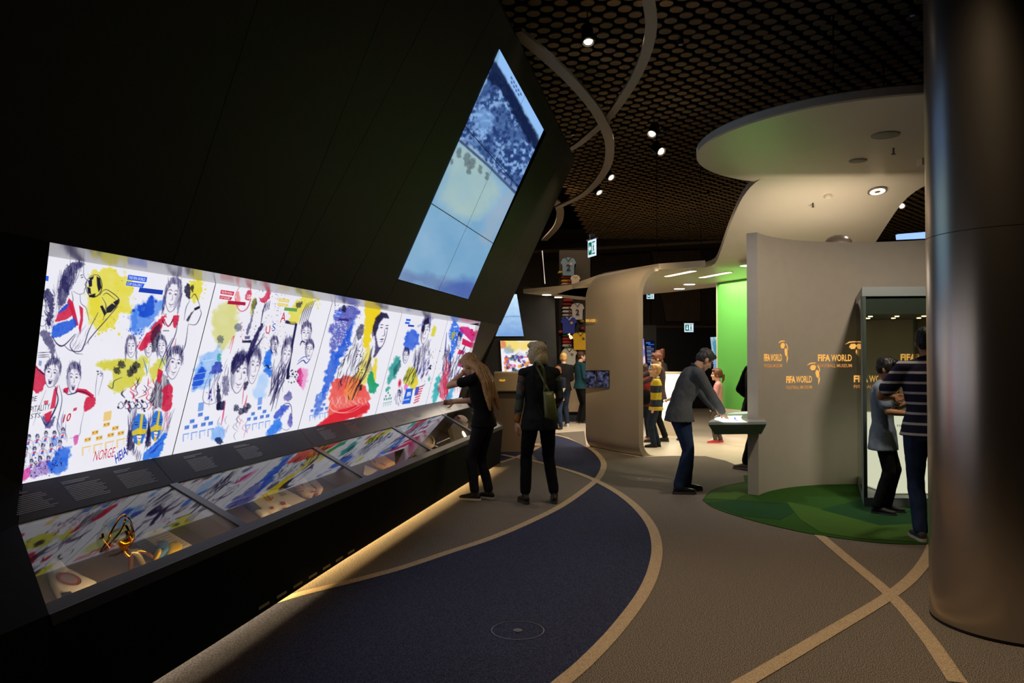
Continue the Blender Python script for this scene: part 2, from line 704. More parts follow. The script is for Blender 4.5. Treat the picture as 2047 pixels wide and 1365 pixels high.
# ------------------------------------------------------------------ room shell
M_dark = mat('dark_wall_panel', (34, 31, 28), 0.55, noise_amt=0.15, scale=14, spec=0.3)
M_far = mat('brown_wall_panel', (58, 47, 36), 0.7, noise_amt=0.15, scale=6)


def wall(name, poly, m, thick, label):
    o = prism(name, poly, thick, m)
    return tag(o, label, kind='structure')


wall('wall_back', [(-8, 24.2, 0), (16, 24.2, 0), (16, 24.2, 5.55), (-8, 24.2, 5.55)], M_far, (0, 0.2, 0), 'dark brown back wall of the hall')
wall('wall_right', [(12.5, -3, 0), (12.5, 24.4, 0), (12.5, 24.4, 5.55), (12.5, -3, 5.55)], M_dark, (0.2, 0, 0), 'dark right wall of the hall')
wall('wall_left', [(-6, -3, 0), (-6, 24.4, 0), (-6, 24.4, 5.55), (-6, -3, 5.55)], M_dark, (-0.2, 0, 0), 'dark left wall behind the showcase')
wall('wall_rear', [(-8, -3, 0), (16, -3, 0), (16, -3, 5.55), (-8, -3, 5.55)], M_dark, (0, -0.2, 0), 'dark wall behind the viewer')
# facetted panels on the far wall and the pale beam that crosses it
far_root = bpy.data.objects['wall_back']
M_far2 = mat('brown_wall_facet', (74, 58, 42), 0.65, noise_amt=0.2, scale=5)
M_far3 = mat('dark_wall_facet', (40, 34, 28), 0.7, noise_amt=0.2, scale=5)
for k, (px, m) in enumerate([
    ([(1086, 520), (1180, 512), (1180, 840), (1086, 840)], M_far3), ([(1182, 512), (1300, 505), (1300, 840), (1182, 840)], M_far3),
    ([(1302, 505), (1330, 640), (1330, 840), (1302, 840)], M_far3), ([(1303, 503), (1400, 500), (1400, 642), (1332, 642)], M_far2),
    ([(1402, 500), (1500, 495), (1500, 840), (1418, 840), (1414, 700)], M_far3)]):
    prism('wall_facet', [Pd(x, y, 24.12 - 0.03 * (k % 2)) for x, y in px], (0, 0.05, 0), m, far_root)
prism('wall_beam', [Pd(1050, 501, 23.9), Pd(1500, 477, 23.0), Pd(1500, 481, 23.0), Pd(1050, 506, 23.9)], (0, 0.1, 0), mat('pale_beam', (120, 108, 92), 0.6), far_root)
# dark doorway in the back wall
d1 = prism('door_1', [Pd(1312, 655, 23.9), Pd(1428, 655, 23.9), Pd(1428, 816, 23.9), Pd(1312, 816, 23.9)], (0, 0.12, 0), mat('door_black', (12, 13, 18), 0.4))
tag(d1, 'wide black doorway in the brown back wall', kind='structure')
prism('door_frame', [Pd(1308, 651, 23.85), Pd(1432, 651, 23.85), Pd(1432, 655, 23.85), Pd(1308, 655, 23.85)], (0, 0.1, 0), M_far2, d1)

# ------------------------------------------------------------------ leaning showcase wall on the left
DD = Vector((0.2, 1, 0)).normalized()            # along the wall
NN = Vector((1, -0.2, 0)).normalized()           # out of the wall, into the aisle
BL = Vector((-0.99424, 6.76292, 2.26820))        # lower near corner of the video wall
UPS = NN * 0.90025 + Vector((0, 0, 1.94944))     # its slanted height
NSC = Vector((0.89024, -0.17805, -0.41926))      # outward normal of the slanted face
ORG = BL - DD * BL.dot(DD)


def W(d_, off, z):
    """point by depth y, offset from the video wall foot line and height"""
    p = ORG + NN * off
    p = p + DD * ((d_ - p.y) / DD.y)
    return Vector((p.x, p.y, z))


def on_slant(x, y):
    return Ppl(x, y, BL, NSC)


Z_S, OFF_S = 2.052, -0.0995
Z_T, OFF_T = 4.413, 0.9905
OFF_LT, Z_LB, OFF_LB = -0.44, 1.01, -0.62
Z_RIM, OFF_RIM, OFF_BASE = 0.60, -0.055, -0.10

M_slant = mat('charcoal_wall_board', (44, 41, 37), 0.55, noise_amt=0.1, scale=30, spec=0.22)
M_slant_gap = mat('wall_joint_black', (6, 6, 6), 0.9)
lean = prism('wall_leaning', [W(1.2, OFF_S - 0.06, Z_S), W(11.35, OFF_S - 0.06, Z_S), W(11.13, OFF_T - 0.06, Z_T), W(1.2, OFF_T - 0.06, Z_T)], -NSC * 0.25, M_slant_gap)
tag(lean, 'charcoal leaning wall of the left showcase carrying a video wall', kind='structure')
# boards: polygons between the joints seen in the photo, on the slanted plane
top_y = lambda x: on_slant(x, 100)


def S_at(d_):
    return W(d_, OFF_S, Z_S)


def T_at(d_):
    return W(d_, OFF_T, Z_T)


def slant_pt(d_, t):
    return S_at(d_).lerp(T_at(d_), t)


# joints run from the foot line (depth) to the head line (depth)
joints = [(1.2, 1.2), (2.4, 2.2), (3.85, 3.3), (4.85, 4.5), (5.0, 5.2), (5.9, 6.15)]
for a_, b_ in zip(joints[:-1], joints[1:]):
    g = 0.0025
    q = [slant_pt(a_[0] + g, 0), slant_pt(b_[0] - g, 0), slant_pt(b_[1] - g, 1), slant_pt(a_[1] + g, 1)]
    prism('wall_board', q, -NSC * 0.03, M_slant, lean)
g = 0.004
sl = 2.42
BLd, BRd = BL.y, (BL + DD * sl).y
t0 = (2.26820 - Z_S) / (Z_T - Z_S)
t1 = (2.26820 + 1.94944 - Z_S) / (Z_T - Z_S)
def board(q):
    prism('wall_board', q, -NSC * 0.03, M_slant, lean)
board([slant_pt(5.9 + g, 0), slant_pt(BLd - g, 0), slant_pt(BLd - g, 1), slant_pt(6.15 + g, 1)])
board([slant_pt(BLd, 0), slant_pt(BRd, 0), slant_pt(BRd, t0 - 0.002), slant_pt(BLd, t0 - 0.002)])
board([slant_pt(BLd, t1 + 0.002), slant_pt(BRd, t1 + 0.002), slant_pt(BRd, 1), slant_pt(BLd, 1)])
board([slant_pt(BRd + g, 0), slant_pt(10.28, 0), slant_pt(10.28, 1), slant_pt(BRd + g, 1)])
board([slant_pt(10.285, 0), slant_pt(11.35, 0), slant_pt(11.13, 1), slant_pt(10.285, 1)])
# head return of the wall
prism('wall_head', [W(1.2, OFF_T, Z_T), W(11.13, OFF_T, Z_T), W(11.13, -3.0, Z_T + 0.02), W(1.2, -3.0, Z_T + 0.02)], (0, 0, 0.04), M_slant_gap, lean)
# end face of the wall
prism('wall_end', [W(11.35, OFF_S, Z_S), W(11.13, OFF_T, Z_T), W(11.13, -3.0, Z_T), W(11.35, -3.0, Z_S)], DD * 0.05, M_slant, lean)

# soffit over the lightbox (satin, picks up the light of the print)
M_soffit = mat('soffit_satin', (196, 194, 196), 0.18, spec=0.6)
prism('soffit', [W(2.2, OFF_S - 0.004, Z_S), W(10.5, OFF_S - 0.004, Z_S), W(11.3, OFF_LB - 0.1, Z_S), W(2.2, OFF_LB - 0.1, Z_S)], (0, 0, 0.05), M_soffit, lean)

# near flank of the recess: dark board from the left ends of soffit, print, desk and rim
M_flank = mat('flank_board_black', (22, 21, 20), 0.75, noise_amt=0.2, scale=60, spec=0.15)
fl = [Ppl(100, 481, BL, NSC), Pz(98, 502, Z_S), W(3.61, OFF_LB, Z_LB), W(3.44, OFF_RIM - 0.445, Z_RIM + 0.267), W(3.045, OFF_RIM, Z_RIM), W(3.045, OFF_RIM, Z_RIM - 0.2)]
fl_out = [W(1.2, OFF_S, Z_S), W(1.2, OFF_LT, Z_S), W(1.2, OFF_LB, Z_LB), W(1.2, OFF_RIM, Z_RIM), W(1.2, OFF_BASE, 0.03), W(3.35, OFF_BASE, 0.03)]
fv = fl + [W(1.2, OFF_S + 0.02, Z_S), W(1.2, OFF_RIM + 0.02, Z_RIM), W(1.2, OFF_BASE, 0.03), W(3.4, OFF_BASE, 0.03)]
mesh('wall_flank', fv, [(0, 1, 2, 6), (2, 3, 7, 6), (3, 4, 7), (4, 5, 9, 8, 7)], M_flank, lean)
mesh('wall_flank', [fl[4], fl[3], fl[3] - Vector((0, 0, 0.24)), fl[4] - Vector((0, 0, 0.24))], [(0, 1, 2, 3)], M_flank, lean)

# ------------------------------------------------------------------ showcase: desk, fascia, lightbox
show = empty('showcase', W(7, OFF_RIM, 0))
tag(show, 'long black display desk with glazed bays under the backlit mural', 'showcase')
M_desk = mat('desk_grey_laminate', (104, 104, 112), 0.24, noise_amt=0.04, scale=40)
M_fascia = mat('fascia_black_board', (13, 12, 12), 0.7, noise_amt=0.2, scale=50, spec=0.1)
TG = 0.70                                          # top of the glass along the slope


def gk(d_, t, lift=0.0):
    """point on the plane of the glass: depth, 0 rim .. TG head of the glass"""
    return W(d_, OFF_RIM - 0.445 * t / TG, Z_RIM + 0.267 * t / TG) + (NDK * lift if lift else Vector())


DK_U = gk(5, 1) - gk(5, 0)
NDK = DK_U.cross(DD).normalized()
if NDK.z < 0:
    NDK = -NDK
DK_O = W(5, OFF_RIM, Z_RIM)
NRL = (W(5, OFF_LB, Z_LB) - gk(5, TG)).cross(DD).normalized()
if NRL.z < 0:
    NRL = -NRL


def desk_pt(x, y, lift=0.0):
    return Ppl(x, y, DK_O + NDK * lift, NDK)


def dk(d_, t, lift=0.0):
    """point on the sloped desk: depth, 0 rim .. 1 foot of the print"""
    if t <= TG:
        return gk(d_, t, lift)
    return gk(d_, TG).lerp(W(d_, OFF_LB, Z_LB), (t - TG) / (1 - TG)) + NRL * lift


pitch0, pitch = 4.52, 1.80
divs = [pitch0 + pitch * k for k in range(4)]
LEFT0, LEFT1 = 3.045, 0.565                        # slanted near end of the desk


def near_end(a_, t):
    return LEFT0 + LEFT1 * t if a_ < 3.0 else a_


bays = [(2.6, divs[0])] + [(divs[k], divs[k + 1]) for k in range(3)] + [(divs[3], 11.28)]
for k, (a_, b_) in enumerate(bays):
    prism('text_rail', [dk(near_end(a_, TG) + 0.003, TG), dk(b_ - 0.003, TG), dk(b_ - 0.003, 1), dk(near_end(a_, 1) + 0.003, 1)], -NDK * 0.03, M_desk, show)
    prism('front_rail', [dk(near_end(a_, 0), 0), dk(b_, 0), dk(b_, 0.075), dk(near_end(a_, 0.075), 0.075)], -NDK * 0.05, M_desk, show)
    prism('side_rail', [dk(b_ - 0.035, 0.075), dk(b_ + 0.035, 0.075), dk(b_ + 0.035, TG), dk(b_ - 0.035, TG)], -NDK * 0.05, M_desk, show)
M_pane = mat_glass('desk_glass', (0.93, 0.95, 0.95), 1.62)
for k, (a_, b_) in enumerate(bays):
    prism('glass_pane', [dk(near_end(a_ + 0.036, 0.076), 0.076, -0.006), dk(b_ - 0.036, 0.076, -0.006), dk(b_ - 0.036, TG, -0.006), dk(near_end(a_ + 0.036, TG), TG, -0.006)], -NDK * 0.004, M_pane, show)
# fascia: facetted black front with the light slot below
for a_, b_, o1, o2 in ((1.2, 4.2, -0.09, -0.09), (4.2, 5.9, -0.09, -0.11), (5.9, 8.2, -0.11, -0.105), (8.2, 11.33, -0.105, -0.09)):
    q = [W(a_ + 0.002, OFF_RIM, Z_RIM - 0.012), W(b_ - 0.002, OFF_RIM, Z_RIM - 0.012), W(b_ - 0.002, o2, 0.06), W(a_ + 0.002, o1, 0.06)]
    prism('fascia_board', q, -NN * 0.03, M_fascia, show)
prism('rim_edge', [W(3.06, OFF_RIM + 0.004, Z_RIM - 0.05), W(11.335, OFF_RIM + 0.004, Z_RIM - 0.05), W(11.335, OFF_RIM + 0.004, Z_RIM), W(3.045, OFF_RIM + 0.004, Z_RIM)], -NN * 0.03, mat('rim_charcoal', (52, 52, 57), 0.45), show)
# far end of the desk
prism('end_board', [W(11.33, OFF_RIM, Z_RIM), W(11.33, OFF_LB - 0.2, 1.16), W(11.33, -1.6, 1.0), W(11.33, -1.6, 0.0), W(11.33, -0.1, 0.0)], DD * 0.03, M_slant, show)
# plinth set back under the fascia, with an LED slot
prism('plinth', [W(1.2, -0.34, 0), W(11.3, -0.34, 0), W(11.3, -0.34, 0.16), W(1.2, -0.34, 0.16)], -NN * 0.03, mat('plinth_cream', (200, 178, 140), 0.5), show)
led = prism('led_strip', [W(1.2, -0.25, 0.11), W(11.25, -0.25, 0.11), W(11.25, -0.25, 0.12), W(1.2, -0.25, 0.12)], -NN * 0.03, mat_emit('led_warm', (255, 216, 146), 46.0), show)
# vent slots near the foot of the fascia
M_slot = mat('vent_brass', (206, 182, 130), 0.5)
for x in ((622, 650), (640, 663)):
    pass
for k in range(7):
    d_ = 4.66 + k * 0.215
    prism('vent_slot', [W(d_, -0.086, 0.095), W(d_ + 0.12, -0.086, 0.095), W(d_ + 0.12, -0.086, 0.112), W(d_, -0.086, 0.112)], NN * 0.003, M_slot, show)
# tray under the glass, back board and bay partitions
M_tray = mat('tray_brown', (92, 74, 56), 0.75, noise_amt=0.08, scale=30)
TRAY = -0.19
prism('tray', [gk(2.0, -0.05, TRAY), gk(11.3, -0.05, TRAY), gk(11.3, 1.0, TRAY), gk(2.0, 1.0, TRAY)], -NDK * 0.02, M_tray, show)
prism('tray_front', [dk(2.0, -0.01, TRAY), dk(11.3, -0.01, TRAY), dk(11.3, 0.01, -0.03), dk(2.0, 0.01, -0.03)], -NN * 0.01, M_tray, show)
for d_ in divs:
    prism('bay_partition', [gk(d_, 0.04, TRAY), gk(d_, 0.9, TRAY), gk(d_, 0.69, -0.05), gk(d_, 0.04, -0.05)], DD * 0.012, M_tray, show)
for k, (a_, b_) in enumerate(bays):
    p = gk((max(a_, 3.0) + b_) / 2, 0.06, -0.07)
    q = p - NN * 0.25 - Vector((0, 0, 0.06))
    area('case_light', p, q, 1.7, (b_ - max(a_, 3.0)) * 0.9, 0.012, (1.0, 0.72, 0.45), DD)

# texts on the rail
M_smalltext = mat('rail_print', (200, 202, 210), 0.6)
rngt = random.Random(3)
for k, (a_, b_) in enumerate(bays):
    for col in range(2 if k else 3):
        bm = bmesh.new()
        base = (3.45 if k == 0 else a_ + 0.25) + col * (0.36 if k == 0 else 0.55)
        for r in range(13):
            if r in (2,):
                continue
            wl = rngt.uniform(0.20, 0.26) if r > 2 else rngt.uniform(0.1, 0.2)
            t = 0.95 - r * 0.015
            add_prism(bm, [dk(base, t, 0.0012), dk(base + wl, t, 0.0012), dk(base + wl, t - (0.006 if r > 1 else 0.008), 0.0012), dk(base, t - (0.006 if r > 1 else 0.008), 0.0012)], -NDK * 0.001)
        o = from_bm('caption_text', bm, M_smalltext, show)

# cheek at the far end of the print
M_cheek = mat('cheek_charcoal', (46, 43, 42), 0.42)
mesh('end_cheek', [W(10.2, OFF_S, Z_S), W(11.36, OFF_S, Z_S), W(11.36, -0.43, 1.2), W(11.36, OFF_LB + 0.03, Z_LB), W(11.02, OFF_LB + 0.02, Z_LB)], [(0, 1, 2, 3, 4)], M_cheek, show)
mesh('print_return', [W(10.2, OFF_S, Z_S), W(11.02, OFF_LB + 0.02, Z_LB), W(11.11, OFF_LB, Z_LB), W(11.35, OFF_LT, Z_S)], [(0, 1, 2, 3)], M_soffit, show)
# ================================================================== BACKLIT MURAL (flat print, painted into the mesh colours)
def _vnoise(x, y, seed):
    xi, yi = np.floor(x).astype(np.int64), np.floor(y).astype(np.int64)
    xf, yf = x - xi, y - yi
    u, v = xf * xf * (3 - 2 * xf), yf * yf * (3 - 2 * yf)

    def h(a, b):
        n = (a * 374761393 + b * 668265263 + seed * 974711) & 0x7fffffff
        n = ((n ^ (n >> 13)) * 1274126177) & 0x7fffffff
        return ((n ^ (n >> 16)) & 0xffff) / 65535.0
    return (h(xi, yi) * (1 - u) + h(xi + 1, yi) * u) * (1 - v) + (h(xi, yi + 1) * (1 - u) + h(xi + 1, yi + 1) * u) * v


def fbm(x, y, seed=0, o=4):
    t, a, s = 0, 0.5, 0
    for k in range(o):
        t = t + a * _vnoise(x * 2 ** k, y * 2 ** k, seed + k * 7)
        s += a
        a *= 0.5
    return t / s


class Paint:
    """colours for a set of print points given by their drawing coordinates"""

    def __init__(s, x, y, base):
        s.x, s.y = x, y
        s.c = np.tile(np.array(base, float), (len(x), 1))
        s.rng = random.Random(11)

    def sel(s, x0, y0, x1, y1, m=0):
        return np.nonzero((s.x > x0 - m) & (s.x < x1 + m) & (s.y > y0 - m) & (s.y < y1 + m))[0]

    def mix(s, ix, col, a):
        a = np.clip(a, 0, 1)[:, None]
        s.c[ix] = s.c[ix] * (1 - a) + np.array(col, float) * a

    def sdf(s, ix, pts):
        x, y = s.x[ix], s.y[ix]
        d = np.full(len(ix), 1e9)
        ins = np.zeros(len(ix), bool)
        n = len(pts)
        for i in range(n):
            ax, ay = pts[i]
            bx, by = pts[(i + 1) % n]
            ex, ey = bx - ax, by - ay
            t = np.clip(((x - ax) * ex + (y - ay) * ey) / (ex * ex + ey * ey + 1e-9), 0, 1)
            d = np.minimum(d, np.hypot(x - ax - t * ex, y - ay - t * ey))
            c = ((ay > y) != (by > y)) & (x < (bx - ax) * (y - ay) / (by - ay + 1e-12) + ax)
            ins ^= c
        return np.where(ins, -d, d)

    def blob(s, pts, col, a=0.9, edge=2.0, rough=6.0, freq=0.08, mott=0.5, seed=1):
        if rough >= 2:
            pts = [(p.x, p.y) for p in catmull([(q[0], q[1], 0) for q in pts], 4, True)]
            freq = freq * 1.6
            edge = max(0.8, edge * 0.55)
        xs, ys = [p[0] for p in pts], [p[1] for p in pts]
        ix = s.sel(min(xs), min(ys), max(xs), max(ys), rough + edge + 2)
        if not len(ix):
            return
        d = s.sdf(ix, pts) + (fbm(s.x[ix] * freq, s.y[ix] * freq, seed) - 0.5) * 2 * rough
        k = np.clip(0.5 - d / (2 * edge), 0, 1)
        m = 1 - mott * fbm(s.x[ix] * freq * 0.7, s.y[ix] * freq * 0.7, seed + 50)
        s.mix(ix, col, k * a * m)

    def poly(s, pts, col, a=1.0):
        xs, ys = [p[0] for p in pts], [p[1] for p in pts]
        ix = s.sel(min(xs), min(ys), max(xs), max(ys), 1.5)
        if len(ix):
            s.mix(ix, col, a * np.clip(0.5 - s.sdf(ix, pts), 0, 1))

    def line(s, pts, w=1.0, col=(30, 26, 78), a=0.9, taper=True):
        xs, ys = [p[0] for p in pts], [p[1] for p in pts]
        ix = s.sel(min(xs), min(ys), max(xs), max(ys), w + 1.5)
        if not len(ix):
            return
        x, y = s.x[ix], s.y[ix]
        al = np.zeros(len(ix))
        n = len(pts) - 1
        for i in range(n):
            ax, ay = pts[i]
            bx, by = pts[i + 1]
            ex, ey = bx - ax, by - ay
            t = np.clip(((x - ax) * ex + (y - ay) * ey) / (ex * ex + ey * ey + 1e-9), 0, 1)
            d = np.hypot(x - ax - t * ex, y - ay - t * ey)
            g = (i + t) / n
            ww = w * (0.35 + 1.3 * np.minimum(g, 1 - g)) if taper else w
            al = np.maximum(al, np.clip(ww / 2 + 0.55 - d, 0, 1))
        s.mix(ix, col, al * a)

    def curve(s, pts, w=1.0, col=(30, 26, 78), a=0.9, taper=True):
        q = catmull([(p[0], p[1], 0) for p in pts], 5)
        s.line([(p.x, p.y) for p in q], w, col, a, taper)

    def hatch(s, pts, n, ang, ln, w=1.0, col=(30, 26, 78), a=0.8, bend=0.2):
        xs, ys = [p[0] for p in pts], [p[1] for p in pts]
        k = 0
        tries = 0
        while k < n and tries < n * 8:
            tries += 1
            x, y = s.rng.uniform(min(xs), max(xs)), s.rng.uniform(min(ys), max(ys))
            ins = False
            for i in range(len(pts)):
                ax, ay = pts[i]
                bx, by = pts[(i + 1) % len(pts)]
                if ((ay > y) != (by > y)) and x < (bx - ax) * (y - ay) / (by - ay + 1e-12) + ax:
                    ins = not ins
            if not ins:
                continue
            t = math.radians(ang + s.rng.uniform(-14, 14))
            l = ln * s.rng.uniform(0.5, 1.2)
            dx, dy = math.cos(t) * l / 2, math.sin(t) * l / 2
            b = s.rng.uniform(-bend, bend) * l
            s.line([(x - dx, y - dy), (x - dy * 0.0 + b * 0.3, y + b * 0.3), (x + dx, y + dy)], w * s.rng.uniform(0.6, 1.3), col, a * s.rng.uniform(0.5, 1))
            k += 1

    def splat(s, x0, y0, x1, y1, n, col, r=(0.5, 1.6), a=0.8):
        for k in range(n):
            x, y, q = s.rng.uniform(x0, x1), s.rng.uniform(y0, y1), s.rng.uniform(*r)
            ix = s.sel(x - q, y - q, x + q, y + q, 1)
            if len(ix):
                s.mix(ix, col, a * np.clip(q + 0.5 - np.hypot(s.x[ix] - x, s.y[ix] - y), 0, 1))

    def frame(s, cx, cy, w, h, tilt=0.0, skew=0.0):
        c_, s_ = math.cos(math.radians(tilt)), math.sin(math.radians(tilt))

        def T(u, v):
            u, v = u * w / 2, v * h / 2
            u += skew * v
            return (cx + c_ * u - s_ * v, cy + s_ * u + c_ * v)
        return T

    def face(s, cx, cy, w, h, tilt=0, hair='short', look=0, shout=False, ink=(30, 26, 78), paint=None, shade=0.35):
        """pencil portrait: outline, hair, eyes, nose, mouth; look -1 left .. 1 right"""
        T = s.frame(cx, cy, w, h, tilt)
        out = [T(-0.78, -0.5), T(-0.82, 0.1), T(-0.62, 0.62), T(-0.15 + look * 0.15, 1.0), T(0.25 + look * 0.15, 0.97), T(0.64, 0.6), T(0.82, 0.1), T(0.78, -0.5), T(0.4, -0.95), T(-0.4, -0.95)]
        s.poly(out, (236, 232, 242), 0.9)
        sg = -1 if look >= 0 else 1
        s.blob([T(sg * 0.85, -0.4), T(sg * 0.85, 0.3), T(sg * 0.45, 0.9), T(sg * 0.3, 0.5), T(sg * 0.55, -0.3)], ink, shade, w * 0.08, w * 0.04, 0.2, 0.3)
        lw = max(0.8, w * 0.035)
        s.curve(out[:7], lw, ink, 0.7)
        o = look * 0.25
        for e in (-0.36, 0.36):
            s.curve([T(e - 0.2 + o, -0.12), T(e + o, -0.2), T(e + 0.2 + o, -0.12)], lw, ink, 0.85)
            s.curve([T(e - 0.24 + o, -0.32), T(e + o, -0.4), T(e + 0.24 + o, -0.32)], lw * 1.2, ink, 0.85)
            x, y = T(e + o, -0.12)
            s.splat(x - .1, y - .1, x + .1, y + .1, 1, ink, (w * 0.035, w * 0.045), 0.9)
        s.curve([T(o * 1.3 + 0.02, -0.1), T(o * 1.6 + 0.08, 0.2), T(o * 1.3 - 0.1, 0.27)], lw, ink, 0.6)
        if shout:
            s.poly([T(-0.24 + o, 0.42), T(0.26 + o, 0.42), T(0.14 + o, 0.78), T(-0.14 + o, 0.78)], ink, 0.75)
            s.poly([T(-0.18 + o, 0.44), T(0.2 + o, 0.44), T(0.14 + o, 0.52), T(-0.12 + o, 0.52)], (245, 242, 248), 0.9)
        else:
            s.curve([T(-0.28 + o, 0.5), T(o, 0.58), T(0.28 + o, 0.48)], lw * 1.3, ink, 0.8)
            s.curve([T(-0.16 + o, 0.68), T(o, 0.72), T(0.16 + o, 0.67)], lw * 0.8, ink, 0.5)
        hp = [T(-0.95, 0.0), T(-0.98, -0.6), T(-0.6, -1.15), T(0.1, -1.3), T(0.7, -1.1), T(1.0, -0.55), T(0.92, 0.0), T(0.74, -0.45), T(0.3, -0.75), T(-0.3, -0.72), T(-0.72, -0.42)]
        if hair == 'long':
            hp = [T(-0.95, 1.3), T(-1.15, 0.2), T(-0.98, -0.6), T(-0.6, -1.15), T(0.1, -1.3), T(0.75, -1.1), T(1.08, -0.4), T(1.15, 0.5), T(1.0, 1.3), T(0.8, 0.7), T(0.8, -0.3), T(0.3, -0.8), T(-0.4, -0.75), T(-0.8, -0.2), T(-0.72, 0.8)]
        s.blob(hp, ink, 0.55, 1.0, w * 0.06, 0.25, 0.5)
        s.hatch(hp, int(22 + w * 0.5), 80 + tilt, h * 0.28, lw, ink, 0.8)

    def person(s, cx, cy, w, h, col=None, ink=(30, 26, 78), num=None, tilt=0):
        """small sketched figure: head, shoulders, shirt"""
        T = s.frame(cx, cy, w, h, tilt)
        if col:
            s.blob([T(-0.9, -0.25), T(0.9, -0.25), T(0.7, 0.9), T(-0.7, 0.9)], col, 0.6, 1.2, w * 0.08, 0.2, 0.5)
        s.curve([T(-1, 0.8), T(-0.9, -0.15), T(-0.25, -0.35), T(0.3, -0.35), T(0.95, -0.15), T(1, 0.8)], max(0.8, w * 0.04), ink, 0.7)
        s.face(*T(0, -0.68), w * 0.52, h * 0.36, tilt, 'short', s.rng.uniform(-0.6, 0.6), False, ink)
        s.hatch([T(-0.8, -0.1), T(0.8, -0.1), T(0.7, 0.9), T(-0.7, 0.9)], 9, 75, h * 0.2, 0.8, ink, 0.5)

    def bracket(s, x, y, w, h, col, slope=-0.2, dark=(60, 60, 90)):
        """tournament tree of small boxes over four small tables"""
        def bx(u, v, a, b, c=col, al=0.9):
            X, Y = x + u * w, y + v * h + u * w * slope
            A, B = a * w, b * h
            s.poly([(X, Y), (X + A, Y + A * slope), (X + A - B * 0.1, Y + B + A * slope), (X - B * 0.1, Y + B)], c, al)
        light = tuple(int(v * 0.75 + 60) for v in col)
        bx(0.50, 0.0, 0.17, 0.24, light, 0.9)
        for u, v in ((0.49, 0.28), (0.24, 0.42), (0.68, 0.42), (0.08, 0.56), (0.33, 0.58), (0.58, 0.57), (0.80, 0.58)):
            bx(u, v, 0.14, 0.105)
            bx(u + 0.01, v + 0.03, 0.03, 0.03, (190, 60, 70))
            bx(u + 0.09, v + 0.03, 0.03, 0.03, (40, 80, 150))
        for q in range(4):
            u = 0.02 + q * 0.25
            bx(u, 0.78, 0.2, 0.025)
            for r in range(4):
                bx(u, 0.82 + r * 0.045, 0.035, 0.03)
            bx(u + 0.16, 0.82, 0.01, 0.12, light)


INK = (30, 26, 78)
YEL, BLU, RED, DBL = (226, 214, 52), (30, 84, 214), (205, 32, 66), (22, 40, 168)
TEA, PNK, ORA = (20, 150, 122), (206, 34, 140), (232, 66, 56)


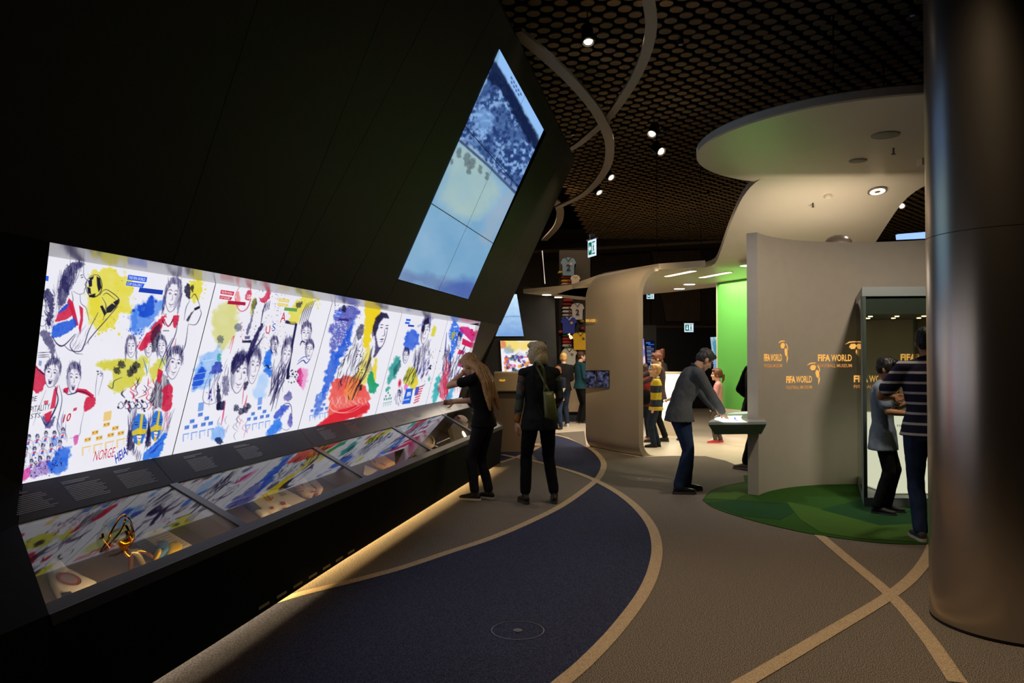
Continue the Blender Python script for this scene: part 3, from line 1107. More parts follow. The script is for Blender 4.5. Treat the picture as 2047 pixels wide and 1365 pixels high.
def paint_mural(P):
    b, l, cv, f, h = P.blob, P.line, P.curve, P.face, P.hatch
    # soft paper tint
    P.c *= (1 - 0.035 * fbm(P.x * 0.012, P.y * 0.012, 3))[:, None]
    # ---------------- panel 1
    b([(185, 545), (215, 535), (245, 548), (262, 560), (262, 620), (240, 630), (225, 655), (200, 660), (180, 620), (175, 575)], YEL, 0.95, 4, 12, 0.06, 0.35, 4)
    b([(175, 590), (200, 600), (190, 640), (178, 650)], YEL, 0.8, 5, 6, 0.1, 0.4, 9)
    P.splat(195, 630, 238, 668, 34, YEL, (0.8, 3.2), 0.9)
    P.splat(170, 520, 275, 680, 30, INK, (0.4, 0.9), 0.6)
    # woman kissing a trophy: hair, profile, ponytail
    b([(122, 560), (131, 535), (150, 523), (168, 524), (165, 532), (150, 548), (145, 575), (132, 585)], INK, 0.85, 1.5, 4, 0.15, 0.55, 2)
    b([(120, 560), (133, 552), (136, 590), (128, 612), (116, 606)], INK, 0.85, 2, 5, 0.15, 0.4, 8)
    h([(120, 555), (135, 532), (165, 522), (160, 545), (140, 580), (125, 605), (112, 640)], 60, 100, 26, 1.1)
    h([(112, 545), (124, 545), (122, 640), (100, 640)], 20, 100, 40, 0.8, INK, 0.4)
    cv([(168, 524), (167, 538), (168, 552), (174, 561), (170, 568), (172, 573), (169, 578), (168, 585), (158, 588), (146, 582)], 1.2)
    l([(160, 551), (166, 549)], 1.6)
    l([(162, 555), (166, 554)], 2.2)
    cv([(143, 582), (146, 600), (140, 612)], 1.2)
    cv([(160, 588), (162, 606), (172, 616), (178, 640)], 1.0)
    P.poly([(138, 596), (146, 604), (152, 628), (157, 650), (150, 652), (142, 622), (134, 604)], RED, 0.95)
    P.poly([(158, 610), (166, 616), (166, 640), (160, 668), (157, 655), (161, 635)], RED, 0.9)
    b([(119, 622), (138, 606), (146, 618), (140, 634), (112, 643), (114, 632)], RED, 0.95, 1, 2, 0.2, 0.15, 5)
    b([(122, 618), (138, 604), (132, 618), (116, 626)], BLU, 0.95, 1, 2, 0.2, 0.15, 6)
    b([(108, 650), (140, 640), (148, 634), (153, 650), (140, 662), (106, 676)], BLU, 0.95, 1, 3, 0.2, 0.2, 7)
    cv([(104, 672), (115, 688), (128, 690), (150, 668)], 3)
    cv([(128, 690), (140, 700), (160, 702), (168, 690), (178, 660), (196, 625)], 2.2)
    cv([(150, 672), (140, 690), (150, 705), (165, 708)], 1.6)
    l([(170, 690), (190, 664), (236, 612)], 1.6)
    h([(140, 670), (160, 664), (180, 640), (170, 690), (150, 700)], 16, 120, 22, 0.9, INK, 0.45)
    cv([(106, 678), (112, 705), (120, 722)], 0.9, INK, 0.5)
    # trophy ball and cup in black ink
    for a_, b_ in ((186, 566), (186, 584)):
        pass
    cv([(181, 552), (190, 549), (199, 553), (204, 570), (200, 586), (188, 594), (178, 590), (172, 575), (175, 560), (181, 552)], 1.8, (16, 16, 40))
    for q in ([(178, 556), (188, 551), (186, 558), (180, 562)], [(193, 552), (200, 556), (203, 575), (197, 584), (194, 570)], [(174, 573), (181, 576), (182, 588), (176, 586)], [(178, 590), (191, 586), (190, 594), (178, 594)], [(176, 560), (184, 560), (184, 572), (178, 574)]):
        P.poly(q, (18, 18, 44), 0.92)
    for q in ([(213, 615), (224, 606), (233, 612), (222, 624), (212, 626)], [(226, 604), (238, 597), (237, 606), (232, 612)], [(200, 612), (205, 610), (213, 626), (209, 632)]):
        P.poly(q, (18, 18, 44), 0.9)
    for q in ([(200, 590), (206, 581), (216, 580), (238, 598), (232, 614), (214, 638)], [(206, 590), (214, 586), (232, 600)], [(204, 594), (212, 612), (206, 640)], [(214, 638), (180, 676), (176, 688)]):
        cv(q, 1.4, (20, 20, 50))
    # curly hair woman at the edge
    b([(86, 586), (96, 578), (106, 590), (108, 610), (104, 640), (98, 655), (92, 640), (98, 618), (92, 600)], INK, 0.9, 2, 5, 0.2, 0.3, 12)
    h([(86, 582), (108, 584), (108, 650), (92, 660)], 60, 70, 14, 1.0)
    cv([(84, 600), (82, 625), (78, 645), (86, 652), (96, 642)], 1.0)
    l([(82, 612), (88, 610)], 1.2); l([(94, 611), (99, 611)], 1.2); l([(80, 631), (88, 632)], 1.4)
    b([(80, 666), (96, 662), (110, 690), (106, 720), (98, 700)], INK, 0.75, 2, 4, 0.15, 0.4, 14)
    for yy in (705, 710, 714):
        l([(76, yy), (98, yy - 1)], 1.6)
    P.poly([(78, 720), (84, 722), (82, 732), (77, 730)], (120, 140, 190), 0.8)
    # shouting players in white and red
    b([(66, 728), (76, 735), (92, 752), (88, 775), (72, 785), (62, 770)], RED, 0.95, 1.5, 4, 0.12, 0.2, 15)
    cv([(68, 730), (84, 745), (96, 752)], 3)
    f(104, 748, 34, 52, 10, 'short', -0.3, True)
    f(147, 758, 30, 56, 4, 'short', 0.1, True)
    cv([(92, 780), (80, 810), (66, 850)], 0.9, INK, 0.5)
    P.poly([(108, 778), (116, 770), (110, 815), (100, 818)], RED, 0.85)
    cv([(110, 772), (116, 800), (104, 830), (92, 850), (82, 832)], 3.2)
    b([(84, 828), (98, 840), (110, 832), (104, 852), (92, 856)], (44, 40, 110), 0.85, 1.5, 3, 0.2, 0.3, 17)
    P.poly([(88, 828), (104, 820), (100, 842), (92, 844)], RED, 0.9)
    P.poly([(128, 776), (137, 774), (136, 786), (126, 784)], RED, 0.95)
    P.poly([(150, 782), (154, 776), (172, 778), (188, 790), (186, 796), (170, 788)], RED, 0.95)
    cv([(126, 778), (135, 788), (148, 786), (158, 782), (174, 786), (184, 796)], 2.6)
    b([(172, 796), (190, 794), (188, 812), (168, 822)], RED, 0.95, 1, 2, 0.2, 0.15, 18)
    cv([(168, 822), (162, 850), (158, 870), (140, 876)], 1.0, INK, 0.6)
    P.poly([(147, 816), (154, 814), (153, 820), (146, 822)], RED, 0.85)
    P.poly([(88, 801), (97, 800), (96, 807), (88, 808)], RED, 0.7)
    cv([(118, 770), (124, 800), (114, 850), (120, 868)], 1.8, INK, 0.7)
    h([(112, 830), (130, 835), (134, 868), (118, 872)], 14, 80, 26, 1.2, (70, 70, 140), 0.6)
    b([(148, 872), (156, 870), (155, 886), (148, 888)], PNK, 0.7, 1, 2, 0.2, 0.2, 20)
    # fist
    cv([(196, 742), (192, 768), (190, 800)], 1.0, INK, 0.6); cv([(200, 740), (206, 748), (202, 768), (196, 790)], 1.0, INK, 0.5)
    P.splat(194, 740, 204, 752, 9, INK, (0.6, 1.6), 0.8)
    # team rows at the lower left
    for r in range(3):
        for q in range(5):
            P.person(58 + q * 17 - r * 6, 885 + r * 25 - q * 3.4 + (q % 2) * 3, 15, 30, (BLU if q == 3 and r == 0 else None))
            x, y = 54 + q * 17 - r * 6, 884 + r * 25 - q * 3.4
            P.poly([(x + 1, y - 1), (x + 6, y - 3), (x + 5, y + 1), (x, y + 2)], RED, 0.9)
            P.poly([(x, y + 2), (x + 5, y + 1), (x + 4, y + 5), (x - 1, y + 6)], BLU, 0.9)
    b([(42, 944), (62, 934), (58, 955), (42, 960)], PNK, 0.8, 2, 4, 0.1, 0.3, 21)
    b([(72, 930), (100, 918), (100, 944), (60, 954)], (110, 60, 170), 0.6, 3, 5, 0.1, 0.4, 22)
    b([(98, 925), (115, 900), (140, 897), (138, 915), (130, 935), (118, 948), (100, 944)], (24, 90, 220), 0.95, 5, 8, 0.07, 0.3, 23)
    P.splat(60, 915, 125, 952, 60, INK, (0.5, 1.8), 0.7)
    # yellow wash with keeper and medal winners
    b([(194, 730), (225, 718), (262, 720), (290, 712), (288, 745), (268, 770), (240, 782), (220, 775), (226, 745)], (206, 200, 40), 0.9, 5, 9, 0.06, 0.35, 24)
    b([(300, 735), (330, 715), (322, 745), (304, 765)], (206, 200, 40), 0.85, 3, 6, 0.1, 0.3, 25)
    f(262, 694, 22, 40, 2, 'long'); f(297, 695, 20, 36, 2); f(323, 693, 20, 38, -4, 'long')
    for q in ((233, 740), (242, 728), (266, 738), (272, 730), (260, 745)):
        b([(q[0] - 6, q[1] - 5), (q[0] + 5, q[1] - 6), (q[0] + 7, q[1] + 6), (q[0] - 4, q[1] + 7)], (18, 18, 44), 0.85, 1.5, 4, 0.3, 0.4, int(q[0]))
    for q in ([(286, 716), (292, 735), (294, 750)], [(318, 708), (326, 722), (330, 732)]):
        cv(q, 2.2, (60, 130, 190))
    for q in ([(300, 716), (296, 740), (292, 752)], [(340, 706), (332, 722)]):
        cv(q, 1.6, (200, 190, 60))
    cv([(215, 770), (225, 776), (228, 762), (244, 754)], 1.6, (20, 20, 50))
    # crowd of red and white players
    for k in range(26):
        x, y = P.rng.uniform(245, 310), P.rng.uniform(752, 812)
        cv([(x, y), (x + P.rng.uniform(-8, 8), y + 8), (x + P.rng.uniform(-10, 10), y + 16)], P.rng.uniform(1, 2.4), P.rng.choice([RED, RED, INK, (20, 20, 50)]), 0.85)
    P.splat(235, 800, 290, 822, 26, (20, 20, 50), (0.6, 2.6), 0.8)
    for k in range(5):
        cv([(236 + k * 12, 808 + P.rng.uniform(-4, 4)), (242 + k * 12, 803), (247 + k * 12, 812), (240 + k * 12, 817), (236 + k * 12, 808)], 1.3)
    # blue wash with dark players
    b([(262, 630), (280, 612), (300, 594), (318, 602), (330, 596), (318, 625), (306, 650), (280, 660), (268, 668)], (40, 110, 230), 0.75, 7, 10, 0.06, 0.35, 26)
    b([(277, 612), (290, 606), (300, 594), (308, 598), (306, 630), (292, 634), (278, 630)], (18, 66, 200), 0.9, 3, 5, 0.1, 0.2, 27)
    b([(262, 624), (272, 618), (274, 650), (264, 660)], (40, 110, 230), 0.6, 3, 4, 0.1, 0.3, 28)
    P.splat(255, 655, 292, 680, 22, BLU, (0.6, 1.8), 0.85)
    for q in ((268, 620), (288, 608), (303, 594), (311, 602)):
        P.splat(q[0] - 1, q[1] - 1, q[0] + 1, q[1] + 1, 1, (30, 70, 200), (3.0, 3.4), 0.85)
    # smiling woman in red and white jacket with trophy
    f(345, 592, 32, 62, 10, 'long', -0.1)
    b([(300, 660), (312, 645), (332, 628), (322, 655), (304, 682), (285, 700), (274, 690)], RED, 0.95, 1.5, 4, 0.12, 0.15, 30)
    b([(346, 632), (358, 632), (352, 655), (346, 650)], RED, 0.95, 1, 2, 0.2, 0.15, 31)
    for k in range(3):
        l([(322 - k * 4, 630 + k * 2), (300 - k * 4, 652 + k * 4), (272 - k * 1, 700 + k * 5)], 1.3, (246, 240, 246), 0.9)
    cv([(326, 634), (336, 652), (348, 636)], 3, RED); cv([(324, 640), (330, 650)], 2.4, (20, 20, 40)); cv([(340, 650), (346, 638)], 2.4, (20, 20, 40))
    b([(304, 664), (320, 648), (316, 690), (306, 705), (302, 690)], (28, 24, 50), 0.8, 2, 4, 0.12, 0.4, 32)
    P.poly([(326, 660), (338, 660), (338, 662), (326, 662)], INK, 0.6)
    cv([(356, 640), (350, 670), (334, 706), (328, 720)], 2.0)
    cv([(376, 650), (370, 690), (358, 715)], 1.6)
    cv([(368, 640), (372, 615), (380, 600)], 1.4, INK, 0.7)
    l([(352, 676), (348, 700)], 1.4, RED, 0.8)
    b([(378, 568), (396, 560), (404, 572), (396, 598), (384, 602)], YEL, 0.9, 2, 6, 0.15, 0.2, 33)
    P.splat(376, 552, 414, 602, 36, YEL, (0.8, 2.6), 0.9)
    b([(368, 580), (374, 566), (381, 574), (380, 596), (372, 592)], (24, 22, 50), 0.9, 1.5, 3, 0.2, 0.2, 34)
    b([(381, 572), (387, 570), (386, 584), (382, 580)], (24, 22, 50), 0.85, 1, 2, 0.2, 0.2, 35)
    P.poly([(388, 616), (399, 611), (400, 616), (389, 621)], (20, 20, 44), 0.95)
    for q in ([(382, 596), (390, 588), (400, 612)], [(374, 640), (384, 626), (388, 620)], [(376, 648), (392, 648), (402, 628), (400, 618)]):
        cv(q, 1.5, (30, 28, 60))
    b([(372, 640), (382, 624), (386, 622), (376, 644)], (24, 22, 50), 0.85, 1, 1.5, 0.2, 0.2, 36)
    # player in red and black seen from the side
    f(347, 728, 34, 58, 12, 'short', 0.75)
    b([(310, 770), (322, 744), (336, 760), (334, 800), (312, 820), (300, 800)], (22, 22, 44), 0.85, 2, 6, 0.1, 0.5, 38)
    h([(304, 765), (330, 750), (330, 815), (300, 815)], 26, 105, 40, 1.6, (240, 236, 244), 0.7)
    b([(326, 775), (344, 770), (342, 815), (322, 822), (326, 800)], RED, 0.95, 1.5, 3, 0.12, 0.15, 39)
    P.poly([(316, 736), (326, 742), (320, 768), (313, 760)], RED, 0.9)
    cv([(318, 735), (330, 705), (345, 676)], 1.8); cv([(330, 742), (342, 714)], 1.4)
    h([(330, 815), (340, 812), (336, 850), (318, 850)], 14, 95, 30, 1.0, RED, 0.5)
    # two painted faces, blue and yellow
    for cx_, cy_, ww, hh, tl in ((279, 857, 36, 66, 6), (313, 850, 28, 64, 8)):
        T = P.frame(cx_, cy_, ww, hh, tl)
        hair_ = [T(-1.2, 1.1), T(-1.25, 0.0), T(-0.9, -0.9), T(0, -1.15), T(0.9, -0.9), T(1.1, 0.0), T(0.95, 1.1)]
        b(hair_, (235, 232, 242), 0.9, 1, 1, 0.2, 0)
        h([T(-1.3, 1.2), T(-1.25, -0.3), T(-0.6, -1.1), T(-0.8, 0), T(-0.8, 1.2)], 22, 96, 40, 1.6, INK, 0.8)
        b([T(-1.2, 0.3), T(-0.8, 0.2), T(-0.5, 1.2), T(-1.2, 1.3)], (26, 22, 60), 0.85, 2, 3, 0.2, 0.3, 41)
        b([T(-0.75, -0.5), T(-0.4, -0.9), T(0.4, -0.9), T(0.75, -0.5), T(0.8, 0.2), T(0.45, 0.85), T(0, 1.0), T(-0.45, 0.85), T(-0.8, 0.2)], (36, 104, 208), 0.95, 1, 1, 0.2, 0.1, 42)
        P.poly([T(-0.02, -0.92), T(0.26, -0.92), T(0.24, 1.0), T(-0.08, 1.0)], (226, 198, 48), 0.95)
        b([T(-0.85, 0.22), T(-0.2, -0.02), T(0.8, -0.02), T(0.85, 0.25), T(0.1, 0.32), T(-0.7, 0.45)], (226, 198, 48), 0.95, 0.8, 1, 0.2, 0.1, 43)
        P.poly([T(-0.25, 0.42), T(0.35, 0.4), T(0.25, 0.7), T(-0.1, 0.72)], (238, 234, 240), 0.95)
        cv([T(-0.3, 0.4), T(0.0, 0.36), T(0.4, 0.38)], 1.6, (20, 20, 50)); cv([T(-0.12, 0.56), T(0.1, 0.6), T(0.3, 0.54)], 1.6, (30, 26, 60))
        for e in (-0.42, 0.5):
            l([T(e - 0.18, -0.22), T(e + 0.18, -0.24)], 2.0, (20, 20, 50)); l([T(e - 0.22, -0.36), T(e + 0.2, -0.4)], 1.4, (20, 20, 50))
    h([(310, 880), (330, 820), (346, 830), (330, 880)], 22, 110, 30, 1.0, INK, 0.5)
    b([(290, 905), (315, 880), (334, 862), (328, 885), (316, 912), (288, 918)], (30, 104, 224), 0.95, 2, 5, 0.1, 0.2, 45)
    h([(294, 900), (326, 870), (322, 890), (296, 912)], 16, 140, 16, 1.2, DBL, 0.8)
    h([(258, 880), (276, 890), (284, 920), (264, 905)], 12, 100, 20, 1.8, (26, 22, 70), 0.8)
    P.bracket(162, 834, 92, 78, (232, 186, 78), -0.22)
    # ---------------- panel 2
    b([(432, 612), (450, 602), (474, 612), (476, 640), (470, 665), (458, 690), (446, 700), (434, 690), (424, 668)], (206, 204, 90), 0.75, 7, 10, 0.06, 0.35, 50)
    cv([(478, 574), (470, 592), (474, 612), (482, 622), (494, 616), (502, 594), (500, 576), (492, 571), (478, 574)], 1.8, RED, 0.8)
    b([(472, 588), (478, 584), (480, 612), (472, 608)], ORA, 0.6, 2, 3, 0.1, 0.3, 51)
    b([(492, 586), (500, 580), (502, 592), (498, 600), (490, 598)], RED, 0.85, 1.5, 2, 0.2, 0.1, 52)
    b([(520, 597), (530, 590), (536, 574), (540, 570), (540, 590), (534, 602), (524, 604)], RED, 0.85, 1.5, 3, 0.15, 0.2, 53)
    cv([(518, 594), (524, 604), (534, 600), (540, 578)], 1.6, RED)
    b([(505, 602), (511, 597), (514, 606), (508, 618), (502, 616)], (24, 22, 60), 0.85, 1, 2, 0.2, 0.3, 54)
    b([(504, 600), (512, 596), (510, 612), (503, 630), (500, 620)], (170, 170, 30), 0.6, 2, 3, 0.2, 0.3, 55)
    b([(500, 640), (506, 618), (506, 634), (496, 668), (492, 664)], INK, 0.75, 1.2, 2, 0.15, 0.4, 56)
    b([(484, 680), (502, 680), (502, 685), (484, 685)], (24, 22, 60), 0.95, 0.8, 1, 0.2, 0.1, 57)
    b([(490, 672), (500, 671), (499, 678), (490, 678)], INK, 0.7, 0.8, 1, 0.2, 0.1, 58)
    b([(518, 652), (526, 648), (512, 682), (500, 720), (490, 735), (488, 722), (500, 690)], INK, 0.95, 1.5, 3, 0.1, 0.15, 59)
    h([(500, 690), (526, 650), (510, 720), (490, 745)], 24, 115, 40, 1.3)
    l([(521, 650), (526, 620), (532, 606)], 2.2)
    for k in range(4):
        l([(526 + k * 3.4, 625 - k * 2), (530 + k * 3.4, 604 - k * 1)], 1.4)
    for a_, b_ in (((436, 672), (446, 684)), ((470, 648), (482, 660))):
        b([(a_[0], b_[1]), (a_[0], a_[1]), (b_[0], a_[1]), (b_[0], b_[1])], (60, 70, 100), 0.7, 2, 3, 0.2, 0.4, int(a_[0]))
    cv([(458, 697), (464, 678), (468, 672), (464, 690), (460, 706)], 1.6, RED, 0.7)
    P.splat(478, 640, 490, 680, 8, RED, (0.6, 1.4), 0.7)
    P.splat(500, 570, 580, 700, 160, INK, (0.3, 0.9), 0.6)
    # light blue wash with keeper
    b([(400, 715), (420, 702), (440, 690), (440, 740), (425, 760), (398, 780), (384, 782), (388, 750)], (120, 176, 244), 0.8, 5, 9, 0.06, 0.4, 60)
    b([(392, 745), (404, 734), (412, 740), (406, 760), (400, 772), (383, 776)], (20, 72, 206), 0.95, 3, 5, 0.1, 0.2, 61)
    b([(398, 716), (404, 722), (410, 712), (404, 730)], (60, 130, 230), 0.7, 2, 3, 0.1, 0.3, 62)
    for yy in (724, 747, 760, 772):
        l([(384, yy + 2), (428, yy - 6)], 0.9, (236, 240, 250), 0.7, False)
    b([(434, 708), (441, 706), (440, 724), (436, 722)], TEA, 0.7, 1.5, 3, 0.2, 0.2, 63)
    b([(420, 742), (430, 726), (442, 724), (444, 742), (434, 746), (420, 748)], (30, 40, 160), 0.85, 1.5, 4, 0.2, 0.4, 64)
    h([(420, 748), (450, 720), (462, 760), (440, 800), (412, 800)], 34, 100, 24, 1.1, INK, 0.7)
    cv([(420, 748), (410, 770), (406, 800), (420, 808), (440, 800)], 1.2, INK, 0.6)
    b([(434, 772), (438, 770), (442, 800), (440, 814), (434, 818)], (22, 20, 56), 0.9, 1, 2, 0.2, 0.2, 65)
    b([(434, 806), (450, 802), (448, 818), (433, 818)], (22, 20, 56), 0.95, 1.5, 2, 0.2, 0.2, 66)
    b([(446, 756), (456, 752), (458, 780), (448, 790)], INK, 0.6, 2, 4, 0.2, 0.5, 67)
    P.splat(412, 775, 424, 800, 10, (50, 40, 150), (0.8, 2.4), 0.8)
    # two women looking over the shoulder
    f(478, 748, 36, 74, 12, 'short', 0.6); f(507, 734, 26, 64, 10, 'short', 0.7)
    b([(462, 728), (474, 708), (490, 712), (488, 724), (470, 742), (466, 748)], INK, 0.8, 1.5, 3, 0.15, 0.3, 70)
    h([(462, 728), (474, 708), (492, 714), (470, 746)], 30, 110, 24, 1.2)
    cv([(494, 790), (490, 808), (486, 812)], 2.6, RED, 0.8); cv([(488, 765), (486, 790), (484, 808)], 1.8, RED, 0.6)
    b([(488, 766), (497, 762), (492, 778), (488, 780)], (24, 22, 60), 0.85, 1, 2, 0.2, 0.2, 71)
    for q in ((472, 815), (482, 822), (496, 812), (490, 818)):
        b([(q[0] - 4, q[1] - 5), (q[0] + 4, q[1] - 5), (q[0] + 5, q[1] + 5), (q[0] - 4, q[1] + 6)], (26, 24, 60), 0.85, 1.2, 3, 0.3, 0.4, int(q[0]))
    for k in range(16):
        x, y = P.rng.uniform(440, 500), P.rng.uniform(820, 870)
        cv([(x, y), (x - 4, y + 8), (x + P.rng.uniform(-6, 6), y + 16)], 1.0, P.rng.choice([INK, RED]), 0.55)
    cv([(450, 800), (446, 830), (442, 850)], 3.0, (210, 50, 110), 0.75)
    b([(424, 862), (436, 848), (450, 858), (446, 875), (432, 884), (426, 880)], (110, 168, 244), 0.85, 4, 6, 0.08, 0.3, 72)
    b([(430, 876), (442, 876), (446, 884), (434, 888)], (16, 30, 80), 0.9, 1.5, 3, 0.2, 0.2, 73)
    P.bracket(364, 812, 66, 72, (70, 130, 226), -0.2)
    # right half of panel 2
    b([(528, 720), (534, 704), (546, 698), (542, 725), (540, 752), (528, 742)], (24, 100, 226), 0.95, 4, 7, 0.08, 0.25, 75)
    b([(506, 780), (520, 752), (536, 745), (534, 780), (522, 796), (508, 790)], (150, 196, 250), 0.75, 6, 8, 0.06, 0.4, 76)
    cv([(528, 732), (534, 730), (538, 736), (544, 734)], 3, (16, 24, 60))
    b([(570, 640), (592, 644), (592, 650), (570, 646)], (26, 24, 60), 0.95, 1, 1.2, 0.2, 0.1, 77)
    b([(578, 640), (586, 610), (604, 596), (616, 590), (626, 590), (624, 606), (606, 620), (592, 648)], (224, 212, 60), 0.9, 3, 6, 0.08, 0.3, 78)
    P.splat(592, 590, 640, 618, 34, YEL, (0.8, 2.4), 0.9)
    b([(592, 606), (604, 604), (600, 614), (592, 614)], (26, 24, 50), 0.8, 1.2, 3, 0.25, 0.4, 79)
    for k in range(5):
        l([(598 + k * 4, 648 - k), (606 + k * 4, 622 - k), (614 + k * 4, 606 - k * 1.5)], 1.4, (36, 36, 70))
    l([(592, 648), (584, 690), (578, 730), (574, 756)], 4.2, (26, 24, 70), 0.95, False)
    b([(574, 738), (578, 738), (578, 756), (572, 754)], (24, 22, 60), 0.9, 1, 2, 0.2, 0.2, 80)
    f(572, 712, 22, 62, 10, 'short', 0.2); f(612, 668, 22, 40, 4, 'short', -0.2); f(618, 700, 18, 36, 6, 'short', 0.2); f(548, 690, 16, 30, 6)
    h([(540, 680), (556, 680), (552, 706), (540, 706)], 14, 80, 20, 1.2)
    cv([(600, 690), (604, 682), (612, 686)], 3, (30, 28, 90)); cv([(594, 728), (606, 720), (612, 726), (620, 718)], 2.4, (40, 44, 150)); cv([(596, 722), (606, 714), (618, 712)], 1.4, (40, 44, 150))
    h([(545, 745), (575, 725), (560, 790), (540, 800)], 30, 105, 50, 2.0, INK, 0.75)
    l([(556, 770), (548, 800), (542, 822)], 1.8); l([(560, 760), (540, 810)], 2.2)
    P.splat(575, 740, 600, 765, 26, (26, 24, 60), (0.6, 2.0), 0.8)
    b([(596, 742), (602, 734), (606, 752), (602, 772), (595, 764)], (206, 30, 116), 0.9, 1.5, 4, 0.1, 0.2, 81)
    b([(602, 740), (616, 738), (614, 762), (604, 776)], (232, 120, 190), 0.7, 4, 6, 0.1, 0.3, 82)
    b([(568, 792), (578, 782), (584, 792), (578, 802), (570, 800)], (60, 56, 140), 0.8, 1.5, 3, 0.2, 0.4, 83)
    cv([(566, 812), (572, 806), (582, 812), (584, 850)], 1.4); b([(562, 812), (578, 810), (568, 824), (556, 836), (548, 832)], (30, 60, 190), 0.9, 2, 4, 0.12, 0.3, 84)
    b([(578, 828), (584, 830), (582, 852), (576, 850)], (50, 50, 170), 0.8, 1.5, 3, 0.2, 0.3, 85)
    b([(534, 862), (552, 838), (562, 836), (560, 856), (548, 870), (534, 872)], (26, 106, 232), 0.9, 3, 5, 0.09, 0.25, 86)
    cv([(556, 850), (572, 860), (584, 850)], 1.0, INK, 0.5)
    P.bracket(490, 800, 52, 64, (70, 130, 226), -0.2)
    # ---------------- panel 3
    b([(668, 625), (690, 612), (716, 618), (706, 650), (690, 690), (660, 700), (664, 650)], (62, 70, 176), 0.9, 5, 10, 0.07, 0.3, 90)
    b([(690, 670), (706, 640), (700, 690), (682, 715), (668, 720)], (34, 86, 214), 0.95, 4, 8, 0.08, 0.25, 91)
    P.splat(664, 640, 694, 690, 150, (230, 232, 246), (0.4, 1.3), 0.75)
    P.splat(668, 602, 720, 640, 60, INK, (0.4, 1.4), 0.7)
    b([(682, 620), (688, 610), (692, 616), (690, 624)], (26, 24, 50), 0.9, 1, 2, 0.2, 0.2, 92)
    b([(650, 750), (664, 705), (680, 710), (672, 745), (658, 770), (648, 790), (640, 790)], (34, 86, 214), 0.95, 3, 7, 0.08, 0.3, 93)
    b([(628, 815), (640, 785), (655, 775), (648, 800), (640, 826), (628, 830)], (40, 86, 210), 0.85, 4, 8, 0.08, 0.35, 94)
    b([(730, 616), (762, 612), (758, 636), (746, 660), (736, 690), (726, 690), (730, 640)], (236, 206, 20), 0.97, 2, 5, 0.08, 0.12, 95)
    b([(712, 750), (724, 716), (736, 690), (742, 720), (736, 756), (722, 780), (708, 770)], (226, 206, 50), 0.75, 3, 6, 0.1, 0.35, 96)
    b([(740, 755), (750, 716), (754, 720), (750, 760), (744, 772)], (226, 206, 40), 0.9, 2, 3, 0.1, 0.2, 97)
    b([(652, 838), (660, 800), (665, 765), (690, 752), (716, 760), (736, 780), (738, 800), (734, 822), (716, 834), (680, 842), (650, 848), (630, 858)], ORA, 0.92, 2.5, 6, 0.08, 0.28, 98)
    b([(690, 770), (716, 745), (722, 770), (706, 800), (690, 795)], (240, 170, 60), 0.6, 4, 6, 0.08, 0.4, 99)
    b([(648, 838), (680, 820), (736, 806), (732, 824), (690, 840), (634, 856)], (214, 24, 44), 0.85, 2, 4, 0.08, 0.2, 100)
    for k in range(22):
        x = 656 + k * 3.6
        cv([(x, 790 + abs(k - 9) * 0.4), (x + P.rng.uniform(-8, 8), 802), (x + P.rng.uniform(-4, 14), 816 - k * 0.3)], 0.9, (255, 214, 206), 0.6)
    cv([(654, 800), (662, 818), (690, 824), (730, 804)], 1.2, (255, 220, 210), 0.7); cv([(656, 806), (666, 822), (700, 824), (732, 806)], 1.0, (255, 220, 210), 0.7)
    b([(738, 748), (744, 745), (752, 765), (756, 772), (748, 785), (740, 784), (736, 764)], (18, 150, 100), 0.95, 2, 5, 0.1, 0.2, 101)
    # portrait of a woman with tied back hair
    T = P.frame(760, 662, 34, 66, 8)
    P.poly([T(-0.6, -0.6), T(0.2, -0.9), T(0.75, -0.6), T(0.8, 0.2), T(0.55, 0.8), T(0.1, 1.05), T(-0.4, 0.7), T(-0.7, 0.2)], (238, 234, 244), 0.95)
    b([T(-0.9, 0.0), T(-0.8, -0.7), T(-0.2, -1.15), T(0.5, -1.15), T(0.8, -0.85), T(0.2, -0.85), T(-0.25, -0.4), T(-0.45, 0.3), T(-0.75, 0.35)], (22, 20, 56), 0.95, 1.2, 1.5, 0.2, 0.15, 102)
    b([T(-0.55, 0.3), T(-0.3, 0.45), T(0.1, 1.0), T(0.5, 0.85), T(-0.1, 1.5), T(-0.4, 1.6), T(-0.3, 1.0)], (30, 26, 76), 0.85, 2, 2, 0.2, 0.3, 103)
    for e in (0.1, 0.72):
        l([T(e - 0.16, -0.22), T(e + 0.14, -0.24)], 2.0); l([T(e - 0.18, -0.38), T(e + 0.16, -0.42)], 1.8)
    cv([T(0.5, -0.15), T(0.56, 0.2), T(0.3, 0.28)], 1.2); l([T(0.12, 0.5), T(0.55, 0.44)], 2.6); l([T(0.16, 0.64), T(0.5, 0.58)], 1.2)
    cv([T(0.8, -0.3), T(0.78, 0.2), T(0.55, 0.8), T(0.1, 1.05)], 1.2)
    cv([T(-0.75, 0.0), T(-0.9, 0.2), T(-0.7, 0.5)], 1.2)
    for k in range(6):
        l([(746 - k, 690 + k * 2), (740 - k * 1.4, 720 + k * 3), (744 - k * 2, 745)], 1.0, INK, 0.6)
    # running players
    b([(712, 665), (720, 648), (728, 652), (724, 672), (716, 680)], (30, 28, 66), 0.8, 1.5, 3, 0.2, 0.4, 104)
    h([(700, 680), (722, 660), (726, 720), (700, 740)], 30, 110, 24, 1.1, (26, 24, 60), 0.75)
    h([(672, 740), (700, 700), (700, 760), (676, 775)], 26, 110, 22, 1.3, (26, 24, 50), 0.75)
    for q in ([(690, 702), (696, 698)], [(690, 714), (696, 708)], [(686, 720), (690, 716)]):
        l(q, 1.8, (20, 20, 40))
    h([(700, 745), (738, 706), (736, 740), (715, 790), (700, 800)], 40, 115, 28, 1.3, (30, 26, 50), 0.75)
